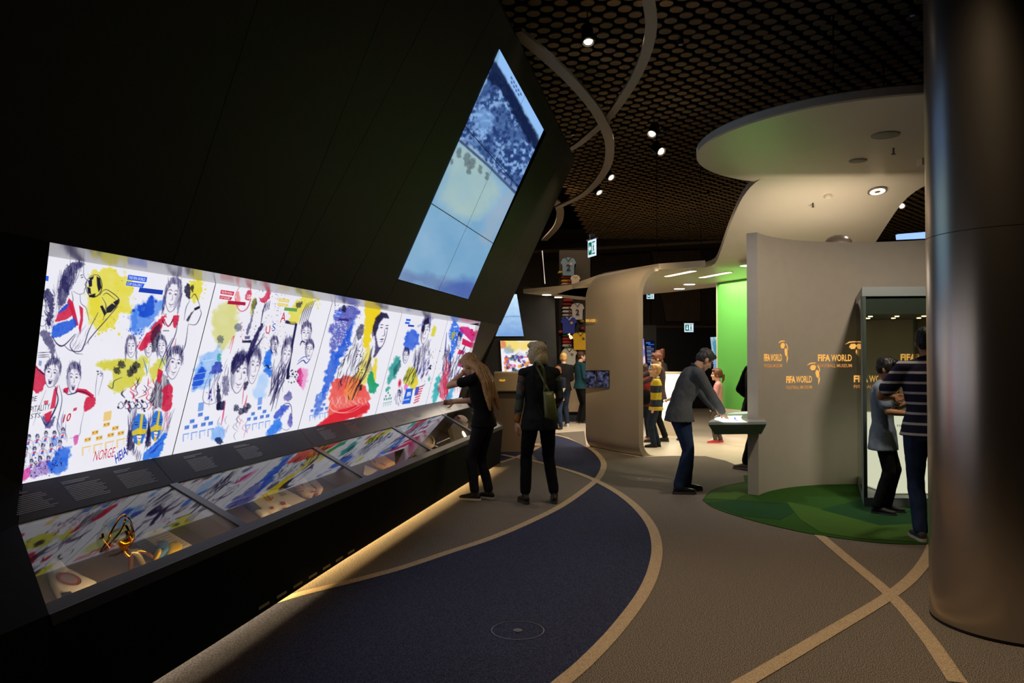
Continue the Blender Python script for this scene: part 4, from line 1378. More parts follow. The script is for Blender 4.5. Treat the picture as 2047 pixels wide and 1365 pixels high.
    l([(742, 715), (730, 745), (712, 778), (704, 800)], 2.6, (24, 22, 44)); l([(696, 790), (698, 800)], 2.0, (24, 22, 44))
    P.poly([(719, 770), (724, 768), (723, 780), (718, 781)], (30, 28, 50), 0.85)
    for x, y in ((680, 760), (712, 700), (716, 735)):
        P.splat(x, y, x + 10, y + 14, 8, (30, 28, 50), (0.6, 1.6), 0.8)
    P.bracket(618, 790, 40, 52, (70, 130, 226), -0.2)
    # ---------------- panel 4
    b([(808, 690), (814, 665), (826, 658), (834, 666), (838, 680), (832, 694), (820, 702), (808, 700)], (36, 84, 214), 0.95, 2.5, 5, 0.1, 0.3, 110)
    b([(776, 745), (786, 722), (800, 710), (796, 735), (788, 755), (776, 768)], (20, 140, 130), 0.9, 4, 6, 0.09, 0.3, 111)
    b([(790, 735), (800, 720), (798, 740), (786, 752)], (14, 80, 84), 0.8, 3, 4, 0.1, 0.3, 112)
    b([(770, 778), (776, 772), (780, 776), (772, 784)], TEA, 0.9, 1.5, 2, 0.1, 0.2, 113)
    f(850, 662, 18, 52, 10, 'short', 0.1); b([(843, 660), (848, 640), (856, 634), (858, 646), (850, 650), (846, 668)], (22, 20, 56), 0.95, 1, 1.5, 0.2, 0.1, 114)
    f(811, 712, 13, 28, 8, 'short', 0.2)
    h([(826, 705), (850, 695), (852, 740), (824, 760)], 36, 105, 34, 1.1, INK, 0.7); h([(846, 690), (862, 680), (860, 720), (846, 730)], 22, 100, 16, 1.0, INK, 0.6)
    l([(840, 695), (834, 740), (826, 760)], 2.2); l([(832, 700), (828, 735)], 1.8)
    b([(862, 668), (868, 650), (872, 660), (868, 672)], (210, 206, 40), 0.9, 1.5, 3, 0.15, 0.2, 115)
    b([(806, 752), (816, 734), (832, 738), (834, 760), (820, 772), (808, 764)], (206, 204, 40), 0.9, 2, 6, 0.12, 0.3, 116)
    h([(804, 765), (814, 735), (832, 742), (826, 770)], 26, 120, 16, 1.3, (40, 40, 30), 0.8)
    b([(820, 776), (832, 756), (836, 768), (826, 780)], (226, 206, 50), 0.9, 1.5, 3, 0.12, 0.2, 117)
    b([(808, 776), (812, 766), (816, 772), (812, 782)], (232, 90, 180), 0.8, 1.5, 2, 0.12, 0.2, 118)
    ex = P.sel(792, 754, 806, 778)
    P.mix(ex, (206, 30, 66), np.clip(1.4 - np.hypot((P.x[ex] - 799 + (P.y[ex] - 766) * 0.1) / 3.6, (P.y[ex] - 766) / 9) * 1.2, 0, 1) * 1.0)
    h([(836, 730), (862, 712), (856, 745), (838, 760)], 16, 110, 14, 2.0, (70, 66, 160), 0.7)
    P.splat(845, 690, 890, 770, 60, INK, (0.3, 0.9), 0.6); P.splat(856, 730, 862, 737, 6, (20, 20, 40), (1, 2), 0.9)
    b([(856, 756), (860, 752), (859, 761), (856, 762)], TEA, 0.8, 1, 1, 0.2, 0.2, 119); b([(842, 772), (850, 767), (848, 771)], TEA, 0.8, 1, 1, 0.2, 0.2, 120)
    h([(844, 748), (856, 744), (852, 760), (842, 764)], 10, 100, 10, 0.9, INK, 0.7)
    P.poly([(812, 777), (826, 776), (820, 806), (804, 808)], (40, 96, 216), 0.97); P.poly([(806, 799), (819, 796), (818, 799), (806, 801)], (230, 236, 250), 0.7)
    P.poly([(831, 774), (839, 772), (835, 789), (828, 791)], (70, 84, 190), 0.95)
    for k in range(7):
        l([(840 - k * 2.2 if k < 3 else 832 - (k - 3) * 1.5, 773 + k * 5.4), (846 - k * 1.6, 771 + k * 5.0)], 1.9, (206, 36, 66), 0.95, False)
    P.person(798, 796, 12, 30); h([(790, 780), (804, 778), (802, 808), (790, 808)], 12, 95, 16, 0.9, INK, 0.6)
    P.bracket(766, 774, 18, 40, (60, 150, 130), -0.2)
    for q in ([(836, 652), (845, 648)], [(860, 640), (870, 633)]):
        l(q, 4, (150, 150, 220), 0.6, False)
    # ---------------- panel 5
    b([(900, 655), (908, 640), (916, 652), (926, 662), (920, 680), (910, 700), (900, 720), (895, 718), (902, 690), (896, 670)], (36, 96, 226), 0.95, 2, 3, 0.12, 0.25, 130)
    P.splat(898, 650, 922, 705, 26, (240, 242, 252), (0.7, 1.5), 0.9)
    b([(902, 672), (908, 660), (910, 668), (903, 684)], (190, 180, 30), 0.9, 1, 1.5, 0.2, 0.2, 131)
    b([(918, 657), (932, 652), (951, 668), (948, 686), (936, 676)], (206, 30, 116), 0.95, 1, 2, 0.1, 0.15, 132)
    P.poly([(925, 676), (946, 686), (943, 696), (923, 688)], (206, 26, 84), 0.95)
    P.poly([(918, 698), (928, 702), (926, 708), (914, 708)], (206, 26, 84), 0.9); P.poly([(930, 704), (942, 708), (938, 714), (928, 712)], (206, 26, 116), 0.9)
    P.poly([(917, 725), (928, 726), (926, 734), (915, 732)], (206, 26, 126), 0.9); P.poly([(912, 746), (930, 748), (926, 752), (918, 750)], (206, 26, 116), 0.9)
    f(917, 682, 8, 30, 8, 'short', 0.2)
    h([(888, 700), (902, 690), (900, 790), (880, 795)], 60, 100, 24, 1.2, P.rng.choice([INK]), 0.75); h([(890, 715), (900, 700), (896, 800), (886, 800)], 26, 95, 34, 1.8, RED, 0.8)
    h([(896, 725), (930, 695), (920, 760), (900, 765)], 50, 110, 16, 1.2, INK, 0.75); l([(893, 665), (890, 700), (896, 704)], 2.0, (30, 40, 150)); l([(930, 690), (924, 704)], 2.4, INK)
    b([(864, 800), (870, 765), (878, 748), (878, 775), (874, 800), (862, 806)], (24, 166, 166), 0.9, 3, 5, 0.1, 0.3, 134)
    b([(892, 798), (902, 770), (910, 762), (906, 785), (900, 798)], (40, 150, 200), 0.85, 3, 4, 0.1, 0.3, 135)
    b([(876, 776), (888, 745), (894, 760), (890, 796), (884, 800)], RED, 0.7, 2, 4, 0.12, 0.4, 136)
    for q in range(3):
        l([(907 + q * 5, 778 - q), (910 + q * 5, 777 - q), (909 + q * 5, 785 - q)], 0.9, RED, 0.6)
    l([(910, 773), (920, 770)], 1.2, RED, 0.7, False)


def project(pts):
    v = pts - _c
    d = v @ _fw
    return CX + F * (v @ _rt) / d, CY - F * (v @ _up) / d


seam_top = [None, 4.82, 6.5, 8.2, 9.9, 11.35]
seam_bot = [None, 4.7, 6.29, 7.95, 9.6, 11.11]
PR_N = DD.cross(W(5, OFF_LT, Z_S) - W(5, OFF_LB, Z_LB)).normalized()
if PR_N.dot(NN) < 0:
    PR_N = -PR_N
PR_O = W(5, OFF_LB, Z_LB)
tl_, bl_ = Ppl(98, 502, PR_O, PR_N), Ppl(38, 968, PR_O, PR_N)
mural = empty('backlit_mural', W(7, OFF_LB, Z_LB))
tag(mural, 'long backlit mural print of sketched footballers with watercolour splashes above the desk', 'mural')
M_print = mat_attr('backlit_print', 1.0)
grids = []
for k in range(5):
    TL = tl_ if k == 0 else W(seam_top[k] + 0.004, OFF_LT, Z_S)
    B_L = bl_ if k == 0 else W(seam_bot[k] + 0.004, OFF_LB, Z_LB)
    TR, BR = W(seam_top[k + 1] - 0.004, OFF_LT, Z_S), W(seam_bot[k + 1] - 0.004, OFF_LB, Z_LB)
    nx, ny = [(340, 460), (250, 340), (165, 240), (115, 190), (80, 160)][k]
    dn, df = TL.y, TR.y
    u = np.linspace(0, 1, nx)
    s_ = (1 / (1 / dn + u * (1 / df - 1 / dn)) - dn) / (df - dn)       # even steps as seen along the wall
    t = np.linspace(0, 1, ny)
    A = np.array(TL)[None] * (1 - s_[:, None]) + np.array(TR)[None] * s_[:, None]
    Bm = np.array(B_L)[None] * (1 - s_[:, None]) + np.array(BR)[None] * s_[:, None]
    pts = (A[:, None, :] * (1 - t[None, :, None]) + Bm[:, None, :] * t[None, :, None]).reshape(-1, 3)
    grids.append((pts, nx, ny))


def grid_mesh(name, pts, nx, ny, colors, m, parent, flip=False):
    me = bpy.data.meshes.new(name)
    me.vertices.add(len(pts))
    me.vertices.foreach_set('co', pts.astype(np.float32).ravel())
    i, j = np.meshgrid(np.arange(nx - 1), np.arange(ny - 1), indexing='ij')
    a = (i * ny + j).ravel()
    q = np.stack([a, a + 1, a + ny + 1, a + ny], 1)
    if flip:
        q = q[:, ::-1]
    n = len(q)
    me.loops.add(n * 4)
    me.loops.foreach_set('vertex_index', q.ravel().astype(np.int32))
    me.polygons.add(n)
    me.polygons.foreach_set('loop_start', (np.arange(n) * 4).astype(np.int32))
    me.update(calc_edges=True)
    ca = me.color_attributes.new('print', 'FLOAT_COLOR', 'POINT')
    v = np.clip(colors / 255.0, 0, 1)
    li = np.where(v <= 0.04045, v / 12.92, ((v + 0.055) / 1.055) ** 2.4)
    ca.data.foreach_set('color', np.concatenate([li, np.ones((len(li), 1))], 1).astype(np.float32).ravel())
    return link(name, me, m, parent)


allp = np.concatenate([g_[0] for g_ in grids])
gx, gy = project(allp)
P_ = Paint(gx, gy, (240, 239, 248))
paint_mural(P_)
ofs = 0
for pts, nx, ny in grids:
    n = len(pts)
    grid_mesh('print_panel', pts, nx, ny, P_.c[ofs:ofs + n], M_print, mural)
    ofs += n
PR_N = DD.cross(W(5, OFF_LT, Z_S) - W(5, OFF_LB, Z_LB)).normalized()
if PR_N.dot(NN) < 0:
    PR_N = -PR_N
PR_O = W(5, OFF_LB, Z_LB)
# dark box behind the print
prism('lightbox_back', [p - PR_N * 0.1 for p in (W(3.4, OFF_LT, Z_S), W(11.35, OFF_LT, Z_S), W(11.11, OFF_LB, Z_LB), W(3.4, OFF_LB, Z_LB))], -PR_N * 0.08, M_fascia, mural)


def pr(x, y):
    return Ppl(x, y, PR_O, PR_N)


def banner(px, rgb, body=None, tcol=None, bold=0.0, name='print_banner'):
    q = [pr(*p) + PR_N * 0.0015 for p in px]
    o = mesh(name, q, [(0, 1, 2, 3)], mat_emit('bp_%d_%d_%d' % rgb, rgb, 1.0), mural)
    if body:
        O = q[3].lerp(q[0], 0.2).lerp(q[2], 0.04)
        U = (q[2] - q[3]) * 0.86
        V = (q[0] - q[3]) * 0.6
        text_on('print_word', body, O, U, V, mat_emit('bp_white' if not tcol else 'bp_t%d_%d_%d' % tcol, tcol or (240, 242, 252), 1.0), o, 0.0015, bold)
    return o


def word(body, px, rgb, bold=0.0):
    """px: lower left, lower right, upper left"""
    O, R_, U_ = pr(*px[0]), pr(*px[1]), pr(*px[2])
    return text_on('print_word', body, O, R_ - O, U_ - O, mat_emit('bp_%d_%d_%d' % rgb, rgb, 1.0), mural, 0.0025, bold)


bl1, bl2 = (44, 100, 228), (30, 64, 178)
banner([(256, 549), (294, 554), (292, 564), (254, 559)], bl1, 'THE FIFA WORLD')
banner([(253, 562), (289, 567), (285, 575), (251, 570)], bl1, 'CUP GALLERY')
banner([(279, 574.5), (326, 580), (324, 589), (276, 583.5)], bl2)
banner([(91, 551), (97, 552), (96, 562), (90, 561)], bl1)
r1, r2 = (212, 34, 70), (176, 30, 66)
banner([(441, 579), (468, 583), (466, 591), (440, 587)], r1, 'THE FIFA WORLD')
banner([(439, 590), (464, 594), (461, 600), (438, 597)], r1, 'CUP GALLERY')
banner([(456, 600.5), (491, 604), (490, 610.5), (454, 607.5)], r2)
y1, y2 = (232, 204, 66), (104, 160, 84)
banner([(557, 595.5), (578, 598.5), (577, 605), (556, 602)], y1, 'THE FIFA WORLD')
banner([(555, 605), (576, 608), (573.5, 613.5), (554, 611)], y1, 'CUP GALLERY')
banner([(569, 614), (594, 616.5), (593, 623), (567, 620.5)], y2)
banner([(669, 620), (685, 622.5), (683, 628), (668, 625.5)], bl1, 'THE FIFA WORLD')
banner([(667, 628), (681, 630), (679.5, 634.5), (666, 632.5)], bl1, 'CUP GALLERY')
banner([(677, 636), (698, 637.5), (697, 642), (676, 640.5)], (54, 48, 130))
banner([(812, 637), (821, 638), (820, 642), (811, 641)], bl1)
banner([(810, 643), (819, 644), (818, 648), (809, 647)], bl1)
banner([(816, 648.5), (828, 650), (827, 653.5), (815, 652.5)], bl2)
banner([(941, 657), (946, 658), (945, 661), (940, 660)], r1)
banner([(940, 662), (944, 663), (943, 666), (939, 665)], r1)
banner([(943, 667), (949, 668), (948, 671), (942, 670)], r2)
word('10', [(124, 845), (139, 841), (128, 828)], (196, 40, 70), 0.02)
word('ME', [(56, 803), (72, 801), (58, 793)], (60, 56, 84))
word('SPITALITY', [(54, 826), (98, 818), (56, 813)], (60, 56, 84))
word('ESTS', [(53, 838), (79, 834), (55, 828)], (60, 56, 84))
word('NORGE', [(185, 922), (226, 913), (190, 901)], (206, 60, 84))
word('HEIA', [(231, 927), (254, 908), (228, 909)], (44, 60, 180), 0.02)
word('USA', [(492, 597), (502, 598), (494, 588)], (250, 236, 240), 0.02)
word('A', [(558.5, 645), (569, 641), (562, 626)], (204, 44, 72), 0.01)
word('S', [(543, 663), (550, 660), (544, 648)], (74, 90, 190))
word('U', [(530, 668), (539, 666), (531, 652)], (204, 44, 72), 0.01)
word('FIFA', [(812, 793), (820, 791), (814, 784)], (240, 244, 252), 0.04)
word('10', [(282, 622), (288, 621), (283, 614)], (80, 130, 230))
# ================================================================== VIDEO WALL
vw = empty('video_wall', BL)
tag(vw, 'six panel video wall on the leaning wall showing an old stadium film', 'video wall')
M_video = mat_attr('video_picture', 0.95)
prism('video_frame', [BL + NSC * 0.002, BL + DD * sl + NSC * 0.002, BL + DD * sl + UPS + NSC * 0.002, BL + UPS + NSC * 0.002], -NSC * 0.06, mat('screen_black', (8, 8, 10), 0.3), vw)


def paint_video(P):
    x, y = P.x, P.y
    # coordinates along the film picture: u along the wall, v up the wall (0 foot .. 1 head)
    P.c[:] = (130, 174, 208)
    n1 = fbm(x * 0.02, y * 0.02, 5)
    P.c += ((n1 - 0.5) * 60)[:, None] * np.array([0.6, 0.35, 0.2])
    # lower edge: purple grey to deep blue
    b = P.blob
    b([(790, 560), (860, 575), (940, 602), (946, 575), (900, 560), (830, 545), (798, 540)], (104, 120, 170), 0.8, 14, 8, 0.03, 0.4, 3)
    b([(870, 590), (940, 602), (952, 560), (910, 560)], (60, 84, 170), 0.7, 14, 8, 0.03, 0.4, 4)
    # pale yellow field near the crowd
    b([(900, 330), (925, 285), (985, 345), (990, 400), (940, 440), (880, 400)], (176, 200, 190), 0.85, 18, 10, 0.03, 0.4, 6)
    b([(1000, 400), (1030, 390), (985, 480), (960, 470)], (172, 176, 190), 0.6, 16, 8, 0.03, 0.4, 7)
    # crowd
    crowd = [(998, 150), (1075, 295), (1036, 385), (1010, 360), (985, 335), (950, 300), (918, 280), (935, 235), (965, 180)]
    b(crowd, (58, 86, 142), 1.0, 3, 4, 0.06, 0.1, 8)
    ix = P.sel(900, 100, 1090, 400)
    d = P.sdf(ix, crowd)
    g = fbm(x[ix] * 0.17, y[ix] * 0.17, 9, 3)
    big = fbm(x[ix] * 0.03, y[ix] * 0.03, 12, 3)
    P.mix(ix, (150, 190, 238), np.where(d < 0, np.clip((g - 0.5) * 6, 0, 0.85) * np.clip((big - 0.35) * 4, 0.15, 1), 0))
    P.mix(ix, (30, 50, 100), np.where(d < 0, np.clip((0.45 - g) * 5, 0, 0.7), 0))
    b([(950, 230), (968, 215), (985, 240), (975, 265), (955, 262)], (140, 186, 240), 0.8, 8, 8, 0.08, 0.4, 11)
    # dark roof above the crowd, bright sky strip along the head
    b([(992, 125), (1082, 290), (1074, 302), (1050, 275), (1020, 215), (985, 165), (975, 155)], (18, 30, 66), 0.97, 5, 6, 0.05, 0.1, 13)
    b([(1000, 95), (1092, 258), (1086, 285), (995, 128)], (150, 196, 252), 1.0, 2, 1, 0.05, 0.1, 14)
    for k in range(9):
        xx, yy = 1022 + (k % 5) * 4.6, 152 + (k % 5) * 8.0 + (k // 5) * 9
        P.poly([(xx, yy), (xx + 3, yy + 5), (xx + 1.6, yy + 8), (xx - 1.4, yy + 3)], (60, 86, 140), 0.9)
    # advertising boards: dark line with pale letters
    for k in range(9):
        x0, y0 = 925 + k * 12.6, 292 + k * 11.8
        P.poly([(x0 - 1, y0 - 20), (x0 + 8, y0 - 12), (x0 + 6, y0 - 4), (x0 - 4, y0 - 12)], (150, 176, 214), 0.6)
    l = P.line
    l([(920, 282), (975, 330), (1030, 385)], 5, (66, 84, 120), 0.9, False)
    # players on the grass
    for x0, y0, s in ((918, 305, 14), (934, 318, 18), (944, 326, 16), (960, 338, 12), (974, 352, 10), (903, 322, 8), (938, 340, 12)):
        b([(x0 - s * 0.25, y0 - s * 0.6), (x0 + s * 0.3, y0 - s * 0.5), (x0 + s * 0.2, y0 + s * 0.7), (x0 - s * 0.35, y0 + s * 0.6)], (88, 104, 110), 0.8, 2.5, 3, 0.15, 0.3, int(x0))


gr, meta_ = [], []
for r in range(3):
    for c_ in range(2):
        u0, u1 = c_ / 2 + 0.002, (c_ + 1) / 2 - 0.002
        v0, v1 = r / 3 + 0.002, (r + 1) / 3 - 0.002
        nx, ny = 70, 110
        uu, vv = np.meshgrid(np.linspace(u0, u1, nx), np.linspace(v0, v1, ny), indexing='ij')
        O = np.array(BL + NSC * 0.006)
        pts = O + uu.reshape(-1, 1) * np.array(DD * sl) + vv.reshape(-1, 1) * np.array(UPS)
        gr.append(pts)
ap = np.concatenate(gr)
gx, gy = project(ap)
PV = Paint(gx, gy, (126, 172, 222))
paint_video(PV)
for k, pts in enumerate(gr):
    grid_mesh('monitor_screen', pts, 70, 110, PV.c[k * len(pts):(k + 1) * len(pts)], M_video, vw, True)

# ================================================================== ROUND METAL PILLAR
M_pillar = mat('pillar_bronze_steel', (186, 178, 168), 0.28, 1.0, noise_amt=0.05, scale=2)
pc = Vector((3.02, 4.72, 0))
pil = empty('pillar', pc)
tag(pil, 'thick round burnished metal pillar beside the aisle', 'pillar')
lathe('pillar_shaft', [(0.455, 0.02), (0.455, 2.328)], pc, M_pillar, pil, n=96)
lathe('pillar_shaft', [(0.455, 2.332), (0.455, 5.5)], pc, M_pillar, pil, n=96)
lathe('pillar_core', [(0.45, 0.0), (0.45, 5.55)], pc, mat('pillar_joint', (20, 18, 16), 0.6), pil, n=64)

# ================================================================== NICHE WALL WITH LOGOS
NC, NR, NT = Vector((4.25, 7.97, 0)), 1.82, 0.105
M_niche = mat('niche_wall_paint', (182, 172, 158), 0.55, noise_amt=0.03, scale=8)
a0 = math.atan2(8.99 - NC.y, 2.83 - NC.x)
a1 = math.radians(20)
ZN = 3.03


def niche_pt(a, r, z):
    return Vector((NC.x + r * math.cos(a), NC.y + r * math.sin(a), z))


NR = math.hypot(8.99 - NC.y, 2.83 - NC.x)
NRf = lambda a: NR + 0.06 * math.sin((a0 - a) / (a0 - a1) * math.pi)      # slightly flattened arc
n = 64
vs, fs = [], []
for k in range(n + 1):
    a = a0 + (a1 - a0) * k / n
    r = NRf(a)
    for rr in (r, r + NT + 0.02):
        for z in (0.0, ZN):
            vs.append(niche_pt(a, rr, z))
for k in range(n):
    i = 4 * k
    fs += [(i, i + 1, i + 5, i + 4), (i + 2, i + 6, i + 7, i + 3), (i + 1, i + 3, i + 7, i + 5), (i, i + 4, i + 6, i + 2)]
fs += [(0, 2, 3, 1), (4 * n, 4 * n + 1, 4 * n + 3, 4 * n + 2)]
niche = mesh('wall_niche', vs, fs, M_niche)
crease(niche)
tag(niche, 'curved pale grey niche wall with glowing museum logos', kind='structure')

M_logo = mat_emit('logo_orange', (255, 186, 92), 1.0)  # logo light thrown on the wall, put in as emissive colour
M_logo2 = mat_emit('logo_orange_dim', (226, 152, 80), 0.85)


def niche_angle(px, y=715):
    """angle on the wall whose front face is seen at this pixel column"""
    best, ba = 1e9, 0
    for k in range(1400):
        a = a0 + (a1 - a0) * k / 1400
        p = niche_pt(a, NRf(a), 1.6)
        e = abs(CX + F * p.x / p.y - px)
        if p.y > 8.6 and e < best:
            best, ba = e, a
    return ba


def niche_word(body, aL, arc, zb, h, m, parent, bold=0.0):
    v, f = text_coords(body, 1.0, bold)
    out = []
    for q in v:
        a = aL - q[0] * arc / NR
        out.append(niche_pt(a, NRf(a) - 0.003, zb + q[1] * h))
    return mesh('logo_word', out, f, m, parent)


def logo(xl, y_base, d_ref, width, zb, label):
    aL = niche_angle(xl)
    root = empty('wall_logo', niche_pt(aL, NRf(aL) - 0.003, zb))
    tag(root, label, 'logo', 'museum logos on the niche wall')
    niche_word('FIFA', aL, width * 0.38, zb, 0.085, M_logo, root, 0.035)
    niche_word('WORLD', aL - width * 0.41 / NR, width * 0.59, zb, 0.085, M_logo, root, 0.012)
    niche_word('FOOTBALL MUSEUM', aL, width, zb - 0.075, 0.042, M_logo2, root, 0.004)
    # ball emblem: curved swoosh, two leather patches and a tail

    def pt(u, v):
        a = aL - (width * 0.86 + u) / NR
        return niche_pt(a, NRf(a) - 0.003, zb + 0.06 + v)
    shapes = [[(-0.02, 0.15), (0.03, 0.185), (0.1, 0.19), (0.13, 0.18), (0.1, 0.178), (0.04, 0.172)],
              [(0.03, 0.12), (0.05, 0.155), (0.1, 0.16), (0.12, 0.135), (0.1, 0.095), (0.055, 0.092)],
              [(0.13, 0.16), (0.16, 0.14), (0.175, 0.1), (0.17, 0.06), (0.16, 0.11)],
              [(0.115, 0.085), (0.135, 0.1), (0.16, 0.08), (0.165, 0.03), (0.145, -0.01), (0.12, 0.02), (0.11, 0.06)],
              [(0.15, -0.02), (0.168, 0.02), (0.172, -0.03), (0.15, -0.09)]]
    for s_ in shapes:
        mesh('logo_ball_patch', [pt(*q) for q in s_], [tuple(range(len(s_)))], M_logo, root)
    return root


zpx = lambda y, d: EYE + (YH - y) * d / F
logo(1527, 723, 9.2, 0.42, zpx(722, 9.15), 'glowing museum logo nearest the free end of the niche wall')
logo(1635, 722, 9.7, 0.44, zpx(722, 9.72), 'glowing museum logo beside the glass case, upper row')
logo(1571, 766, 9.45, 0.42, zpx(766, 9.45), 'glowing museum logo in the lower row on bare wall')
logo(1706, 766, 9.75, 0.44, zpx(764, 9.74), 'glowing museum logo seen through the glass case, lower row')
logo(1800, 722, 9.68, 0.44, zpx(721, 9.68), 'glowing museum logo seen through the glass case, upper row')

# ================================================================== GLASS CASE WITH TROPHY
fl_, bk_ = Pz(1727, 1013, 0), Pz(1714, 968, 0)
fr_ = fl_ + Vector((1.10, -0.10, 0))
br_ = bk_ + Vector((0.62, -0.22, 0))
case = empty('trophy_case', fl_)
tag(case, 'tall grey framed glass case holding the gold trophy', 'display case')
M_frame = mat('case_frame_grey', (128, 134, 134), 0.45)
cb = 0.30
prism('case_base', [fl_, fr_, br_, bk_], (0, 0, 0.10), M_frame, case)
prism('case_head', [p + Vector((0, 0, 2.24)) for p in (fl_, fr_, br_, bk_)], (0, 0, 0.10), M_frame, case)
prism('case_soffit', [p + Vector((0, 0, 2.05)) for p in (fl_ + Vector((.02, .02, 0)), fr_ + Vector((-.02, .02, 0)), br_ + Vector((-.02, -.02, 0)), bk_ + Vector((.02, -.02, 0)))], (0, 0, 0.18), mat('case_soffit_dark', (78, 84, 80), 0.5), case)
for p in (fl_, fr_, br_, bk_):
    box('case_post', p + Vector((0.02, 0.02, 1.17)), (0.04, 0.04, 2.15), M_frame, case)
M_cglass = mat_glass('case_glass', (0.80, 0.84, 0.80), 1.5)
for p, q in ((fl_, fr_), (fl_, bk_), (fr_, br_)):
    prism('glass_pane', [p + Vector((0, 0, 0.1)), q + Vector((0, 0, 0.1)), q + Vector((0, 0, 2.24)), p + Vector((0, 0, 2.24))], (q - p).cross(Vector((0, 0, 1))).normalized() * 0.008, M_cglass, case)
M_lamp = mat_emit('case_lamp', (255, 214, 140), 18)
for k in range(8):
    c = fl_.lerp(fr_, 0.1 + 0.26 * (k % 4)).lerp(bk_ + (fr_ - fl_) * (0.1 + 0.26 * (k % 4)), 0.3 + 0.3 * (k // 4))
    lathe('case_lamp', [(0.022, 0), (0.022, 0.008)], c + Vector((0, 0, 2.043)), M_lamp, case, n=12)
cm = (fl_ + fr_ + br_ + bk_) / 4
spot('case_spot', cm + Vector((0, -0.1, 2.02)), cm + Vector((0, 0, 0)), 30, 80, 0.8, (1, 0.8, 0.5), 0.1)
# glowing pedestal inside the case
ped = empty('pedestal', cm)
tag(ped, 'glowing white pedestal inside the glass case', 'pedestal')
M_ped = mat_emit('pedestal_glow', (255, 246, 222), 1.05)
pw = 0.36
pcx = Vector((Pd(1828, 900, cm.y - 0.25).x, cm.y - 0.2, 0))
box('pedestal_body', pcx + Vector((0, 0, 0.535)), (0.78, 0.5, 0.85), M_ped, ped)
box('pedestal_foot', pcx + Vector((0, 0, 0.105)), (0.84, 0.56, 0.012), mat('pedestal_foot', (230, 220, 196), 0.4), ped)
O = pcx + Vector((-0.29, -0.252, 0.83))
text_on('pedestal_text', 'FIFA WORLD CUP', O, Vector((0.42, 0, 0)), Vector((0, 0, 0.026)), mat('print_dark', (50, 46, 40), 0.6), ped)
text_on('pedestal_text', 'TROPHY', O + Vector((0.12, 0, -0.045)), Vector((0.17, 0, 0)), Vector((0, 0, 0.026)), mat('print_dark'), ped)
M_gold = mat('gold', (236, 178, 66), 0.22, 1.0, noise_amt=0.2, scale=18)
tro = empty('gold_trophy', pcx + Vector((-0.05, 0, 0.965)))
tag(tro, 'gold trophy with a globe on swirling figures in the glass case', 'trophy')
tb = pcx + Vector((-0.2, 0, 0.965))
lathe('trophy_base', [(0.07, 0), (0.072, 0.02), (0.066, 0.04), (0.07, 0.06), (0.062, 0.08), (0.05, 0.1)], tb, M_gold, tro, n=28)
bm = bmesh.new()
for k in range(3):
    add_tube(bm, [tb + Vector((0.045 * (1 - t * 0.2 + 0.5 * t * t) * math.cos(k * 2.1 + t * 3.2), 0.045 * (1 - t * 0.2 + 0.5 * t * t) * math.sin(k * 2.1 + t * 3.2), 0.09 + 0.2 * t)) for t in [i / 14 for i in range(15)]], [0.032 - 0.012 * i / 14 for i in range(15)], 10)
from_bm('trophy_figures', bm, M_gold, tro, True)
ell('trophy_globe', tb + Vector((0, 0, 0.335)), (0.078, 0.078, 0.074), M_gold, tro)
box('shelf', pcx + Vector((0, 0, 0.9625)), (0.80, 0.52, 0.004), mat('pedestal_foot'), ped)

# ================================================================== RIBBON CANOPY: disc, ramp, booth ceiling, booth wall
M_can = mat('canopy_white_lacquer', (206, 194, 172), 0.32, noise_amt=0.02, scale=2)
canopy = empty('canopy', (3.9, 8.6, 3.9))
tag(canopy, 'white ribbon canopy of round disc, ramp, booth ceiling and curved booth wall', 'canopy')
DC, DR, DZ = Vector((3.9, 8.6, 0)), 1.81, 3.9
bm = bmesh.new()
add_lathe(bm, [(DR - 0.02, DZ), (DR, DZ + 0.012), (DR, DZ + 0.085), (DR - 0.02, DZ + 0.1)], DC, (0, 0, 1), 96)
disc_o = from_bm('canopy_disc', bm, M_can, canopy)
# ramp from the disc down to the booth ceiling
rows = []
ZB = 3.0
for k in range(25):
    t = k / 24
    y = 9.75 + (12.55 - 9.75) * t
    s_ = min(max((t - 0.08) / 0.86, 0), 1)
    z = DZ + 0.006 + (ZB - DZ - 0.006) * (s_ * s_ * (3 - 2 * s_))
    flare = 0.55 * max(0, 1 - t / 0.35) ** 2
    flare2 = 0.35 * max(0, (t - 0.8) / 0.2) ** 2
    xl = 3.2 - 0.08 * math.sin(t * math.pi) - flare2 + flare * 0.25
    xr = 5.42 - 0.06 * math.sin(t * math.pi) + flare2 * 2 + flare * 0.9
    rows.append([Vector((xl + (xr - xl) * j / 8, y, z)) for j in range(9)])
vs, fs = [], []
for r in rows:
    for th in (0, 0.09):
        vs += [p + Vector((0, 0, th)) for p in r]
m_ = len(rows)
for k in range(m_ - 1):
    A, B2 = k * 18, (k + 1) * 18
    for j in range(8):
        fs.append((A + j, B2 + j, B2 + j + 1, A + j + 1))
        fs.append((A + 9 + j, A + 9 + j + 1, B2 + 9 + j + 1, B2 + 9 + j))
    fs.append((A, A + 9, B2 + 9, B2))
    fs.append((A + 8, B2 + 8, B2 + 17, A + 17))
o = mesh('canopy_ramp', vs, fs, M_can, canopy)
crease(o)

